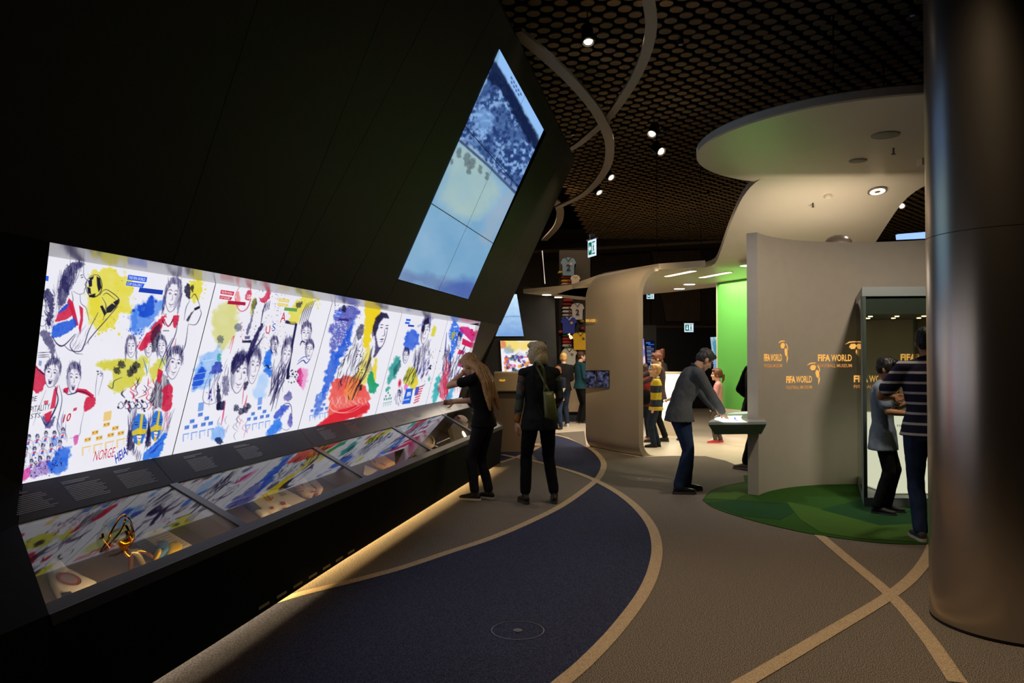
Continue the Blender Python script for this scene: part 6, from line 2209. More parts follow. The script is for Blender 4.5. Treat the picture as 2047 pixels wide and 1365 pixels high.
flat_screen('picture_screen', [(1420, 674), (1440, 673), (1440, 752), (1428, 752)], 18.5, lambda P: (p_sky(P), P.blob([(20, 10), (100, 5), (90, 40), (40, 50)], (60, 150, 170), 0.8, 8, 12, 0.05, 0.4, 2)), 'teal blue picture screen at the edge of the green backdrop', 'screen', 30, 50, 0.7)
# dark board that carries them
hw = prism('wall_hall_left', [Pd(940, 560, 18.13), Pd(1108, 580, 18.13), Pd(1118, 849.6, 18.13), Pd(940, 849.6, 18.13)], (0, 0.1, 0), M_hall)
tag(hw, 'black board wall carrying screens beyond the showcase', kind='structure')
hb = prism('wall_hall_mid', [Pd(1240, 650, 20.25), Pd(1312, 650, 20.25), Pd(1312, 835, 20.25), Pd(1240, 835, 20.25)], (0, 0.1, 0), M_hall)
tag(hb, 'black board wall carrying the purple screen', kind='structure')
# light line along the glass edge
ln = empty('light_line', Pd(1106, 770, 18.2))
tag(ln, 'thin white glowing line standing beside the jersey display', 'light')
M_ll = mat_emit('thin_light', (232, 214, 196), 1.0)
for a_, b_ in (((1084, 501), (1089.5, 567)), ((1092, 594), (1106, 756))):
    tube('line_tube', [Pd(*a_, 18.2), Pd(*b_, 18.2)], 0.012, M_ll, ln, 6)
# white roof wing beyond the booth wall
wing = [Pz(1046, 586, 3.0), Pz(1184, 574, 3.0), Pz(1190, 602, 3.0), Pz(1120, 595, 3.0)]
wg = prism('roof_wing', wing, (0, 0, 0.09), M_can)
tag(wg, 'pointed white roof wing beyond the booth wall', 'canopy')
for x, y in ((1093, 589.3), (1115, 594)):
    c = Pz(x, y, 3.0)
    lathe('wing_lamp', [(0.10, 0.002), (0.10, 0.008)], c, M_tubelamp, wg, axis=(0, 0, -1), n=20)

# jersey display
rackm = mat('shirt_rack_dark', (40, 34, 28), 0.6)
rngj = random.Random(9)


def jersey(px, d, w, h, col, label, collar=(240, 240, 240), number=None, ncol=(20, 20, 30), badge=None, sleeve=True):
    """hanging shirt: outline with sleeves and V neck, slightly padded"""
    c = Pd(*px, d)
    o = empty('jersey', c)
    tag(o, label, 'jersey', 'jerseys on the shirt wall')
    m = mat('jersey_%d_%d_%d' % col, col, 0.8, noise_amt=0.06, scale=20)
    out = [(-0.16, 0.5), (-0.36, 0.44), (-0.5, 0.2), (-0.38, 0.1), (-0.36, -0.5), (0.36, -0.5), (0.38, 0.1), (0.5, 0.2), (0.36, 0.44), (0.16, 0.5), (0.0, 0.3)]
    bm = bmesh.new()
    f = [bm.verts.new((c.x + u * w, d - 0.03 - 0.02 * (1 - abs(u) * 1.6), c.z + v * h)) for u, v in out]
    b = [bm.verts.new((c.x + u * w, d + 0.02, c.z + v * h)) for u, v in out]
    n = len(out)
    bm.faces.new(f[::-1])
    bm.faces.new(b)
    for i in range(n):
        bm.faces.new((f[i], f[(i + 1) % n], b[(i + 1) % n], b[i]))
    bmesh.ops.triangulate(bm, faces=[q for q in bm.faces if len(q.verts) > 4])
    from_bm('shirt_body', bm, m, o)
    tube('shirt_collar', [(c.x - 0.16 * w, d - 0.04, c.z + 0.5 * h), (c.x, d - 0.05, c.z + 0.3 * h), (c.x + 0.16 * w, d - 0.04, c.z + 0.5 * h)], 0.014, mat('collar_%d_%d_%d' % collar, collar, 0.8), o, 6)
    tube('shirt_peg', [(c.x, d + 0.0, c.z + 0.4 * h), (c.x, 20.31, c.z + 0.4 * h)], 0.008, rackm, o, 6)
    if number:
        k = 1 if len(number) == 1 else 1.6
        text_on('shirt_number', number, (c.x - 0.13 * w * k, d - 0.052, c.z - 0.24 * h), (0.26 * w * k, 0, 0), (0, 0, 0.36 * h), mat('num_%d_%d_%d' % ncol, ncol, 0.7), o, 0.003, 0.03)
    if badge:
        lathe('shirt_badge', [(0.035, 0), (0.035, 0.006)], (c.x + 0.16 * w, d - 0.046, c.z + 0.14 * h), mat('badge_%d_%d_%d' % badge, badge, 0.6), o, axis=(0, -1, 0), n=12)


JD = 19.985
jersey((1136, 533), JD, 0.40, 0.46, (104, 130, 160), 'light blue jersey with a black 2 at the top of the shirt wall', (20, 20, 24), '2', (24, 24, 30), (190, 150, 140))
jersey((1150, 562), JD - 0.08, 0.26, 0.30, (196, 184, 172), 'small white jersey below the light blue one', (190, 180, 170))
jersey((1154, 622.5), JD, 0.36, 0.42, (192, 186, 192), 'white and pale purple jersey with a large black 2', (90, 90, 120), '2', (24, 24, 30))
jersey((1137, 650), JD - 0.08, 0.42, 0.42, (44, 58, 156), 'royal blue jersey with a white collar', (224, 224, 230), None, badge=(206, 170, 60))
jersey((1160, 682), JD - 0.16, 0.46, 0.44, (226, 178, 34), 'yellow jersey with a green collar', (24, 74, 44), None, badge=(40, 70, 80))
jersey((1138, 713), JD - 0.08, 0.42, 0.42, (206, 202, 192), 'white jersey with a grey V neck low on the shirt wall', (60, 56, 54), None, badge=(120, 110, 100))
folded = [(1125, 545, (190, 160, 30)), (1128, 548.5, (34, 50, 34)), (1131, 555, (196, 52, 30)), (1131, 562, (200, 160, 40)), (1131, 568, (196, 150, 140)),
          (1135, 601, (196, 42, 30)), (1133, 608.5, (150, 40, 34)), (1133, 616, (206, 200, 200)), (1133, 623, (206, 204, 206)), (1133, 630, (200, 196, 196)), (1132, 636, (110, 130, 150)),
          (1126, 663, (196, 80, 40)), (1133, 670, (40, 110, 50)), (1133, 677, (190, 40, 40)), (1133, 683.5, (200, 50, 50)), (1133, 690.5, (200, 190, 186)), (1136, 697, (110, 140, 80)),
          (1163, 642, (200, 170, 40)), (1164, 656, (180, 50, 50)), (1141, 731, (206, 160, 30)), (1141, 739, (60, 56, 50)), (1141, 747, (210, 170, 40))]
names_ = {}
for k, (x, y, col) in enumerate(folded):
    c = Pd(x, y, JD + 0.175)
    o = empty('folded_jersey', c)
    where = 'above the roof wing' if y < 580 else 'beside the numbered white jersey' if y < 645 else 'above the low white jersey' if y < 700 else 'under the low white jersey'
    cn = {0: 'mustard', 1: 'dark green', 2: 'orange red', 3: 'yellow', 4: 'pinkish', 5: 'bright red', 6: 'dark red', 7: 'white', 8: 'white', 9: 'white', 10: 'grey blue', 11: 'orange', 12: 'green', 13: 'red', 14: 'red', 15: 'off white', 16: 'olive', 17: 'yellow', 18: 'red', 19: 'yellow', 20: 'dark grey', 21: 'yellow'}[k]
    tag(o, 'folded %s jersey lying %s on the shirt wall' % (cn, where), 'jersey', 'folded jerseys on the shirt wall')
    if k in (7, 8, 9, 13, 14):
        o['label'] = o['label'].replace('folded ', 'folded ' + {7: 'topmost ', 8: 'middle ', 9: 'lowest ', 13: 'plain ', 14: 'badged '}[k], 1)
    if k in (18, 19, 21):
        o['label'] = o['label'].replace('folded ', 'folded ' + {18: 'narrow ', 19: 'upper ', 21: 'lower '}[k], 1)
    w_ = 0.10 if x > 1160 else 0.24
    bm = bmesh.new()
    add_box(bm, c, (w_, 0.27, 0.062))
    bmesh.ops.bevel(bm, geom=list(bm.edges), offset=0.018, segments=2, affect='EDGES')
    from_bm('folded_body', bm, mat('fold_%d_%d_%d' % col, col, 0.85, noise_amt=0.08, scale=20), o)
    if k in (7, 8, 9, 14, 4, 15, 2, 3):
        box('fold_badge', c + Vector((w_ * 0.25, -0.137, 0)), (0.05, 0.006, 0.035), mat('fold_badge', (150, 60, 60), 0.8), o)
rackm = mat('shirt_rack_dark', (40, 34, 28), 0.6)
rk = empty('shirt_rack', (1.4, 20.3, 0))
tag(rk, 'dark wall rack holding rows of football jerseys', 'rack')
prism('rack_back', [Pd(1118, 500, 20.3), Pd(1180, 500, 20.3), Pd(1180, 834.5, 20.3), Pd(1118, 834.5, 20.3)], (0, 0.05, 0), rackm, rk)
for x, y, col in folded:                      # one shelf under each folded jersey
    c = Pd(x, y, JD + 0.175)
    box('rack_shelf', c + Vector((0, 0, -0.035)), (0.12 if x > 1160 else 0.26, 0.28, 0.007), rackm, rk)
cn_ = empty('shirt_counter', (1.4, 19.4, 0))
tag(cn_, 'pale wooden counter with a navy foot under the jerseys', 'counter')
zc0 = EYE - (752 - YH) * 19.2 / F
box('counter_body', (1.75, 19.3, (zc0 + 0.16) / 2 + 0.08), (0.95, 0.3, zc0 - 0.16), mat('counter_wood', (176, 156, 134), 0.5, noise_amt=0.05, scale=5), cn_)
box('counter_foot', (1.75, 19.3, 0.08), (1.0, 0.34, 0.16), mat('counter_navy', (34, 40, 66), 0.6), cn_)
box('counter_top', (1.75, 19.25, zc0 + 0.015), (1.0, 0.42, 0.03), mat('counter_wood'), cn_)

# beige information desk beside the end of the showcase
M_bdesk = mat('desk_beige', (206, 182, 142), 0.4)
dk_ = empty('information_desk', Pz(1005, 900, 0))
tag(dk_, 'beige desk with an orange word behind the long haired girl', 'desk')
zd = EYE - (744 - YH) * 13.0 / F
xa, xb = Pd(986, 744, 13.0).x, Pd(1046, 744, 13.0).x
box('desk_body', ((xa + xb) / 2, 13.35, zd / 2 - 0.1), (xb - xa - 0.02, 0.5, zd - 0.2), mat('desk_front_brown', (128, 108, 84), 0.6), dk_)
box('desk_top_band', ((xa + xb) / 2, 13.3, zd - 0.16), (xb - xa, 0.6, 0.32), M_bdesk, dk_, bevel=0.02)
text_on('desk_word', 'TRAILER', Pd(997, 762, 12.985), Vector((0.1, 0, 0)), Vector((0.015, 0, 0.03)), mat_emit('word_orange', (255, 190, 70), 1.0), dk_, 0.012, 0.02)
# tilted kiosk
kk = empty('tilted_kiosk', Pz(1100, 868, 0))
tag(kk, 'tilted beige touch kiosk held by the boy in the navy shirt', 'kiosk')
kp = [Pd(1070, 768, 13.6), Pd(1093, 768, 14.2), Pd(1128, 795, 14.2), Pd(1098, 802, 13.6)]
prism('kiosk_plate', kp, Vector((0, 0, -0.05)), M_bdesk, kk)
tube('kiosk_post', [Pd(1085, 788, 14.0), Vector((Pd(1085, 788, 14.0).x, 14.0, 0.0))], 0.05, M_bdesk, kk, 12)
lathe('kiosk_foot', [(0.2, 0), (0.2, 0.02), (0.06, 0.03)], (Pd(1085, 788, 14.0).x, 14.0, 0.003), M_bdesk, kk, n=20)
# lamp reflections in the glass, put in as small glowing tubes
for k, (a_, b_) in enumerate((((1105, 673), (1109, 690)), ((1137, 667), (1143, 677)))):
    o = tube('lamp_reflection', [Pd(*a_, 18.9), Pd((a_[0] + b_[0]) / 2 - (1.2 if k == 0 else 0), (a_[1] + b_[1]) / 2, 18.9), Pd(*b_, 18.9)], 0.035, mat_emit('lamp_reflection_glow', (255, 220, 170), 1.6))
    tag(o, ['curved glowing reflection beside the thin white line', 'short glowing reflection before the blue jersey'][k], 'reflection')
# glowing round counter in the booth
gc = Pz(1338, 868, 0)
gk = empty('glowing_counter', gc)
tag(gk, 'round white glowing counter in the booth', 'counter')
gz = EYE - (747 - YH) * gc.y / F
gz2 = EYE - (839 - YH) * gc.y / F
gr2 = 0.29
lathe('counter_plinth', [(gr2, 0.003), (gr2, gz2)], gc, mat('counter_white', (226, 214, 190), 0.4), gk, n=40)
for k in range(3):
    z0, z1 = gz2 + (gz - gz2) * k / 3 + 0.004, gz2 + (gz - gz2) * (k + 1) / 3 - 0.004
    lathe('glow_drum', [(gr2 - 0.01, z0), (gr2 - 0.01, z1)], gc, mat_emit('drum_glow', (255, 244, 220), 1.5), gk, n=40)
lathe('counter_cap', [(gr2 + 0.005, gz), (gr2 + 0.005, gz + 0.03), (gr2 - 0.02, gz + 0.04)], gc, mat('counter_white'), gk, n=40)
area('hall_fill', (1.2, 19.0, 4.8), (1.2, 19.0, 0), 60, 3, 3, WARM)

# ================================================================== THINGS IN THE SHOWCASE BAYS
TR_O = DK_O + NDK * TRAY


def tr(x, y, lift=0.0):
    return Ppl(x, y, TR_O + NDK * lift, NDK)


DKU = DK_U.normalized()


def slab_on_tray(name, px, th, m, label, cat, parent=None, lift=0.001):
    q = [tr(x, y, lift) for x, y in px]
    bm = bmesh.new()
    add_prism(bm, q, NDK * th)
    bmesh.ops.triangulate(bm, faces=[f for f in bm.faces if len(f.verts) > 4])
    o = from_bm(name, bm, m, parent)
    if parent is None:
        tag(o, label, cat)
    return o


def puffy(name, px, th, m, parent=None, lift=0.001, sub=2):
    """soft folded cloth: outline with a rounded, wrinkled top"""
    q = [tr(x, y, lift) for x, y in px]
    c = sum(q, Vector()) / len(q)
    bm = bmesh.new()
    rings = []
    for s_, h_ in ((1.0, 0.0), (1.0, 0.35), (0.93, 0.8), (0.75, 1.0), (0.4, 1.05)):
        dense_q = []
        n = len(q)
        for i in range(n):
            for k in range(3):
                dense_q.append(q[i].lerp(q[(i + 1) % n], k / 3))
        rings.append([bm.verts.new(c + (p - c) * s_ + NDK * (th * h_ + 0.006 * noise.noise(p * 18) * (h_ > 0.3))) for p in dense_q])
    for a_, b_ in zip(rings[:-1], rings[1:]):
        n = len(a_)
        for i in range(n):
            bm.faces.new((a_[i], a_[(i + 1) % n], b_[(i + 1) % n], b_[i]))
    bm.faces.new(rings[-1])
    bm.faces.new(rings[0][::-1])
    return from_bm(name, bm, m, parent, True)


def disc_on(name, px, rx, m, parent, lift, ring=None):
    c = tr(*px, lift)
    n = 28
    u, v = DD, DKU
    if ring is None:
        return mesh(name, [c + (u * math.cos(2 * math.pi * k / n) + v * math.sin(2 * math.pi * k / n)) * rx for k in range(n)], [tuple(range(n))], m, parent)
    vs, fs = [], []
    for k in range(n):
        e = u * math.cos(2 * math.pi * k / n) + v * math.sin(2 * math.pi * k / n)
        vs += [c + e * rx, c + e * ring]
        fs.append((2 * k, 2 * k + 1, (2 * k + 3) % (2 * n), (2 * k + 2) % (2 * n)))
    return mesh(name, vs, fs, m, parent)


M_cream = mat('jersey_cream', (224, 206, 178), 0.85, noise_amt=0.05, scale=15)
M_paper = mat('paper_aged', (214, 194, 164), 0.8)
M_red = mat('print_red', (168, 52, 40), 0.7)
M_navy = mat('cloth_navy', (34, 38, 66), 0.85)
# bay 1
o = empty('white_shirt', tr(140, 1160))
tag(o, 'cream football shirt with a round red badge in the near bay', 'shirt')
puffy('shirt_body', [(86, 1122), (112, 1126), (132, 1142), (160, 1158), (192, 1172), (150, 1205), (122, 1215), (100, 1175)], 0.03, M_cream, o)
disc_on('shirt_badge', (138, 1157), 0.045, M_red, o, 0.036, 0.034)
disc_on('shirt_badge', (138, 1157), 0.033, mat('badge_grey', (150, 130, 130), 0.7), o, 0.036)
disc_on('shirt_badge', (138, 1157), 0.05, M_navy, o, 0.0355, 0.046)
puffy('shirt_crest', [(122, 1188), (140, 1185), (148, 1196), (125, 1206)], 0.012, M_navy, o, 0.028)
# gold trophy with glass ball on three legs
o = empty('tripod_trophy', tr(262, 1140))
tag(o, 'gold trophy holding a clear glass ball in the near bay', 'trophy')
gold2 = mat('gold_bright', (232, 160, 40), 0.16, 1.0)
hub = tr(253, 1104, 0.12)
ball_c = tr(238, 1068, 0.19)
foot = [tr(259, 1142, 0.0), tr(285, 1132, 0.0), tr(312, 1122, 0.0)]
ax_ = (ball_c - hub).normalized()
for k, f_ in enumerate(foot):
    mid = hub.lerp(f_, 0.4) + NDK * 0.03
    tube('trophy_leg', catmull([hub, mid, f_ + NDK * 0.01], 6), 0.011 if k != 1 else 0.014, gold2 if k != 1 else mat('gold_pale', (214, 196, 130), 0.35, 0.8), o, 10)
lathe('trophy_hub', [(0.016, -0.02), (0.02, 0), (0.014, 0.02), (0.024, 0.035)], hub, gold2, o, axis=ax_, n=18)
lathe('trophy_cup', [(0.02, 0.03), (0.05, 0.045), (0.062, 0.065), (0.066, 0.085), (0.06, 0.085), (0.055, 0.066), (0.02, 0.045)], hub, gold2, o, axis=ax_, n=28)
u_, v_, w_ = frame_of(ax_)
bc = hub + ax_ * 0.125
for k in range(4):
    t = k * math.pi / 2 + 0.4
    e = u_ * math.cos(t) + v_ * math.sin(t)
    tube('trophy_arm', [hub + ax_ * 0.03 + e * 0.02, hub + ax_ * 0.07 + e * 0.072, hub + ax_ * 0.12 + e * 0.08, hub + ax_ * 0.15 + e * 0.074], 0.006, gold2, o, 8)
ell('trophy_ball', bc, (0.068, 0.068, 0.068), mat_glass('ball_glass', (0.9, 0.92, 0.9), 1.45), o)
tube('trophy_ring', [bc + (u_ * math.cos(2 * math.pi * k / 40) + (w_ * 0.8 + v_ * 0.6) * math.sin(2 * math.pi * k / 40)) * 0.076 for k in range(40)], 0.005, gold2, o, 8, True)
o = slab_on_tray('caption_card', [(265, 1082), (300, 1072), (330, 1098), (290, 1112)], 0.004, mat('card_dark', (40, 32, 28), 0.6), 'dark caption card behind the gold tripod trophy', 'card')
for k in range(7):
    slab_on_tray('card_line', [(272 + k * 3.2, 1084 + k * 3.6), (300 + k * 3.2, 1076 + k * 3.6), (300.6 + k * 3.2, 1077 + k * 3.6), (272.6 + k * 3.2, 1085 + k * 3.6)], 0.0006, mat('card_print', (170, 150, 130), 0.7), None, None, o, 0.0052)
o = slab_on_tray('paper_document', [(279, 1070), (323, 1055), (388, 1093), (346, 1114)], 0.003, M_paper, 'aged paper document with typed lines in the near bay', 'document', None, 0.007)
for k in range(9):
    slab_on_tray('typed_line', [(296 + k * 6.5, 1072 + k * 3.6), (328 + k * 5.6, 1061 + k * 3.2), (328.6 + k * 5.6, 1061.6 + k * 3.2), (296.6 + k * 6.5, 1072.6 + k * 3.6)], 0.0005, mat('ink_grey', (130, 110, 92), 0.8), None, None, o, 0.0102)
slab_on_tray('typed_head', [(306, 1062), (312, 1060), (314, 1062), (308, 1064)], 0.0006, M_navy, None, None, o, 0.0102)
disc_on('stain', (325, 1086), 0.03, mat('stain_brown', (140, 118, 98), 0.8), o, 0.0104)
o = empty('goalkeeper_glove', tr(330, 1108))
tag(o, 'yellow and blue goalkeeper glove before the paper document', 'glove')
puffy('glove_palm', [(326, 1098), (345, 1092), (360, 1100), (356, 1116), (332, 1122)], 0.045, mat('glove_yellow', (226, 178, 26), 0.6, noise_amt=0.1, scale=30), o, 0.02)
puffy('glove_back', [(306, 1102), (318, 1092), (330, 1094), (332, 1112), (318, 1122), (308, 1116)], 0.05, mat('glove_blue', (70, 120, 150), 0.6), o, 0.02)
puffy('glove_strap', [(306, 1112), (314, 1108), (316, 1118), (308, 1122)], 0.045, mat('glove_yellow'), o, 0.03)
disc_on('glove_eyelet', (325, 1097), 0.009, M_navy, o, 0.074)
# bay 2
o = empty('football_shirt', tr(545, 1005))
tag(o, 'white football shirt with red trim in the second bay', 'shirt')
puffy('shirt_body', [(494, 996), (510, 988), (532, 985), (546, 993), (576, 1012), (582, 1017), (545, 1034), (520, 1018), (500, 1004)], 0.028, M_cream, o)
for q in ([(495, 996), (512, 988), (530, 985)], [(530, 985), (536, 992), (542, 999), (546, 994)], [(524, 988), (534, 1000), (542, 1000)]):
    tube('shirt_trim', [tr(x, y, 0.034) for x, y in q], 0.005, M_red, o, 6)
slab_on_tray('shirt_crest', [(560, 1004), (568, 1002), (572, 1008), (564, 1010)], 0.002, M_red, None, None, o, 0.034)
slab_on_tray('shirt_crest', [(540, 1014), (545, 1012), (548, 1017), (540, 1018)], 0.002, M_red, None, None, o, 0.034)
slab_on_tray('shirt_crest', [(566, 1016), (572, 1014), (574, 1018), (568, 1020)], 0.002, M_red, None, None, o, 0.034)
o = empty('dark_shorts', tr(512, 1018))
tag(o, 'navy shorts with white stripes under the white shirt', 'shorts')
puffy('shorts_body', [(490, 1008), (506, 1006), (522, 1020), (514, 1026), (498, 1020)], 0.02, M_navy, o)
puffy('shorts_stripe', [(508, 1024), (522, 1020), (538, 1032), (524, 1037)], 0.022, M_cream, o)
o = slab_on_tray('match_programme', [(528, 985), (565, 976), (612, 1000), (580, 1014), (552, 1000)], 0.004, M_paper, 'aged match programme lying behind the white shirt', 'document')
slab_on_tray('programme_print', [(555, 986), (568, 983), (574, 988), (562, 992)], 0.0006, mat('ink_olive', (160, 150, 110), 0.8), None, None, o, 0.0055)
for k, pts in enumerate(([(585, 965), (596, 962), (612, 978), (626, 990), (622, 997), (606, 994), (590, 980)], [(612, 972), (622, 968), (634, 980), (641, 988), (634, 994), (622, 986)])):
    o = empty('football_boot', tr(*pts[3]))
    tag(o, ['cream and red football boot lying in front of its pair', 'cream and red football boot lying behind its pair'][k], 'boot', 'pair of football boots in the second bay')
    puffy('boot_upper', pts, 0.06, mat('boot_cream', (206, 176, 150), 0.6), o)
    for j in range(3):
        a_ = pts[0][0] + 4 + j * 4 + k * 6
        b_ = pts[0][1] + 7 + j * 5 + k * 4
        slab_on_tray('boot_stripe', [(a_, b_), (a_ + 9, b_ - 2), (a_ + 10, b_), (a_ + 1, b_ + 2)], 0.002, M_red, None, None, o, 0.064)
    tube('boot_lace', [tr(pts[1][0] + t * 10, pts[1][1] + t * 8 + 2 * math.sin(t * 14), 0.066) for t in [i / 8 for i in range(9)]], 0.004, M_red, o, 5)
# bay 3
o = slab_on_tray('paper_sheet', [(729, 930), (754, 940), (740, 950), (726, 950)], 0.004, M_paper, 'blank pink paper sheet in the third bay', 'document')
o = empty('yellow_shirt', tr(758, 926))
tag(o, 'rolled yellow shirt with dark lettering in the third bay', 'shirt')
puffy('shirt_roll', [(733, 915), (750, 909), (766, 918), (788, 932), (770, 941), (752, 934), (738, 926)], 0.05, mat('shirt_yellow', (216, 164, 20), 0.8, noise_amt=0.08, scale=30), o)
for k in range(3):
    disc_on('shirt_letter', (763 + k * 5, 926.5 + k * 2.4), 0.016, M_navy, o, 0.056, 0.009)
for q in ([(736, 917), (742, 925)], [(742, 914), (750, 924)]):
    tube('shirt_trim', [tr(x, y, 0.055) for x, y in q], 0.006, M_navy, o, 6)
# bay 4
o = empty('gold_ball_trophy', tr(846, 878))
tag(o, 'gold and white ball trophy in the fourth bay', 'trophy')
bc = tr(852, 883, 0.08)
ell('trophy_ball', bc, (0.10, 0.085, 0.085), mat('ball_cream', (222, 196, 166), 0.4), o)
for k in range(5):
    e = bc + DD * (-0.06 + 0.02 * k) + NDK * 0.03
    tube('trophy_band', [e + DKU * 0.08 * math.cos(t) + NDK * (0.055 * math.sin(t)) for t in [i * math.pi / 8 for i in range(9)]], 0.008, M_gold, o, 6)
lathe('trophy_stem', [(0.05, 0), (0.02, 0.03), (0.02, 0.06)], tr(842, 880), M_gold, o, axis=tuple(NDK), n=16)
o = empty('navy_scarf', tr(866, 888))
tag(o, 'folded navy scarf with a white line beside the ball trophy', 'scarf')
puffy('scarf_body', [(858, 884), (868, 880), (880, 888), (872, 896), (858, 896)], 0.05, M_navy, o)
tube('scarf_line', [tr(866, 893, 0.055), tr(868, 890, 0.057), tr(875, 893, 0.055)], 0.007, mat('line_white', (206, 200, 196), 0.8), o, 6)
# bay 5
o = empty('match_ball', tr(924, 850))
tag(o, 'white match ball with orange and black marks in the last bay', 'ball')
bc = tr(920, 846, 0.11)
ell('ball_body', bc, (0.11, 0.11, 0.11), mat('ball_white', (220, 200, 176), 0.45), o)
for k in range(3):
    a_ = k * 2.1
    tube('ball_mark', [bc + (DD * math.cos(t + a_) * 0.085 + DKU * math.sin(t + a_) * 0.085 + NDK * 0.072) for t in [i * 0.14 for i in range(7)]], 0.012, [mat('mark_orange', (226, 120, 30), 0.5), mat('mark_red', (170, 40, 36), 0.5), M_navy][k], o, 6)
# ================================================================== PEOPLE
def ik(a, c, l1, l2, pole):
    a, c = Vector(a), Vector(c)
    d = c - a
    L = min(d.length, (l1 + l2) * 0.999)
    dn = d.normalized()
    x = (l1 * l1 - l2 * l2 + L * L) / (2 * L)
    h = math.sqrt(max(l1 * l1 - x * x, 0))
    p = Vector(pole)
    p = (p - dn * p.dot(dn)).normalized()
    return a + dn * x + p * h, a + dn * L


def cone(bm, a, b, r0, r1, n=12):
    """tapered round limb with rounded ends"""
    a, b = Vector(a), Vector(b)
    add_ell(bm, a, (r0, r0, r0), None, n, 8)
    add_ell(bm, b, (r1, r1, r1), None, n, 8)
    d = b - a
    if d.length < 1e-4:
        return
    u, v, w_ = frame_of(d)
    A = [bm.verts.new(a + (u * math.cos(2 * math.pi * k / n) + v * math.sin(2 * math.pi * k / n)) * r0) for k in range(n)]
    B = [bm.verts.new(b + (u * math.cos(2 * math.pi * k / n) + v * math.sin(2 * math.pi * k / n)) * r1) for k in range(n)]
    for k in range(n):
        bm.faces.new((A[k], A[(k + 1) % n], B[(k + 1) % n], B[k]))
    bm.faces.new(A[::-1])
    bm.faces.new(B)


def limb(bm, pts, rs):
    for i in range(len(pts) - 1):
        cone(bm, pts[i], pts[i + 1], rs[i], rs[i + 1])


def loft(bm, st, n=20):
    """st: (centre, half width vector, half depth vector)"""
    rings = []
    for c, a, b in st:
        rings.append([bm.verts.new(c + a * math.cos(2 * math.pi * k / n) + b * math.sin(2 * math.pi * k / n)) for k in range(n)])
    for i in range(len(rings) - 1):
        for k in range(n):
            bm.faces.new((rings[i][k], rings[i][(k + 1) % n], rings[i + 1][(k + 1) % n], rings[i + 1][k]))
    bm.faces.new(rings[0][::-1])
    bm.faces.new(rings[-1])


def fuse(name, bm, vox, smooth_it=2, wr=0.0, wf=14.0, seed=0.0, stretch=(1, 1, 1)):
    """one continuous skin over all the pieces in bm"""
    bmesh.ops.recalc_face_normals(bm, faces=bm.faces)
    me = bpy.data.meshes.new(name)
    bm.to_mesh(me)
    bm.free()
    ob = bpy.data.objects.new(name, me)
    r = ob.modifiers.new('r', 'REMESH')
    r.mode = 'VOXEL'
    r.voxel_size = vox
    if smooth_it:
        s = ob.modifiers.new('s', 'SMOOTH')
        s.factor = 0.5
        s.iterations = smooth_it
    out = evaluated(ob)
    bpy.data.meshes.remove(me)
    out.name = name
    if wr:
        n = len(out.vertices)
        co = np.empty(n * 3, np.float32)
        out.vertices.foreach_get('co', co)
        no = np.empty(n * 3, np.float32)
        out.vertices.foreach_get('normal', no)
        co = co.reshape(-1, 3)
        no = no.reshape(-1, 3)
        q = co * np.array([wf * stretch[0], wf * stretch[1], wf * stretch[2]]) + seed
        d = np.array([noise.noise(Vector(v)) + 0.5 * noise.noise(Vector(v) * 2.1) for v in q])
        co += no * (d * wr)[:, None]
        out.vertices.foreach_set('co', co.ravel())
    out.polygons.foreach_set('use_smooth', [True] * len(out.polygons))
    out.update()
    return out


def skin_mats(tone):
    return [mat('skin_%d_%d_%d' % tone, tone, 0.55, noise_amt=0.05, scale=30), mat('eye_dark', (24, 18, 16), 0.25),
            mat('lip_%d_%d_%d' % tone, (min(255, int(tone[0] * 0.86)), int(tone[1] * 0.62), int(tone[2] * 0.62)), 0.5), mat('brow_brown', (60, 44, 34), 0.8)]


def hand(bm, wrist, dirn, palm_n, s, side, curl=0.35, point=False):
    """palm and five separate bent fingers; palm_n points out of the palm"""
    d = Vector(dirn).normalized()
    pn = Vector(palm_n)
    pn = (pn - d * pn.dot(d)).normalized()
    sd = d.cross(pn).normalized() * side            # towards the thumb
    pc = wrist + d * 0.045 * s
    R = Matrix((sd, pn, d)).transposed()
    add_ell(bm, pc, (0.040 * s, 0.016 * s, 0.052 * s), R, 12, 8)
    add_ell(bm, wrist + d * 0.012 * s, (0.028 * s, 0.019 * s, 0.03 * s), R, 10, 8)
    for k, (off, ln) in enumerate(((0.028, 0.070), (0.010, 0.078), (-0.009, 0.073), (-0.027, 0.058))):
        p = pc + sd * off * s + d * 0.04 * s
        c = curl if not (point and k == 0) else 0.05
        q = p
        dd = d.copy()
        seg = ln * s * 0.42
        for j in range(3):
            ang_ = c * (0.7 + 0.5 * j)
            dd = (dd * math.cos(ang_) + pn * math.sin(ang_)).normalized()
            e = q + dd * seg * (1 - 0.12 * j)
            cone(bm, q, e, (0.0092 - 0.0009 * j) * s, (0.0086 - 0.0009 * j) * s, 8)
            q = e
    t0 = pc + sd * 0.030 * s - d * 0.015 * s + pn * 0.006 * s
    t1 = t0 + (sd * 0.8 + d * 0.7 + pn * 0.35).normalized() * 0.036 * s
    t2 = t1 + (sd * 0.25 + d * 1.0 + pn * 0.35).normalized() * 0.03 * s
    limb(bm, [t0, t1, t2], [0.012 * s, 0.0105 * s, 0.009 * s])


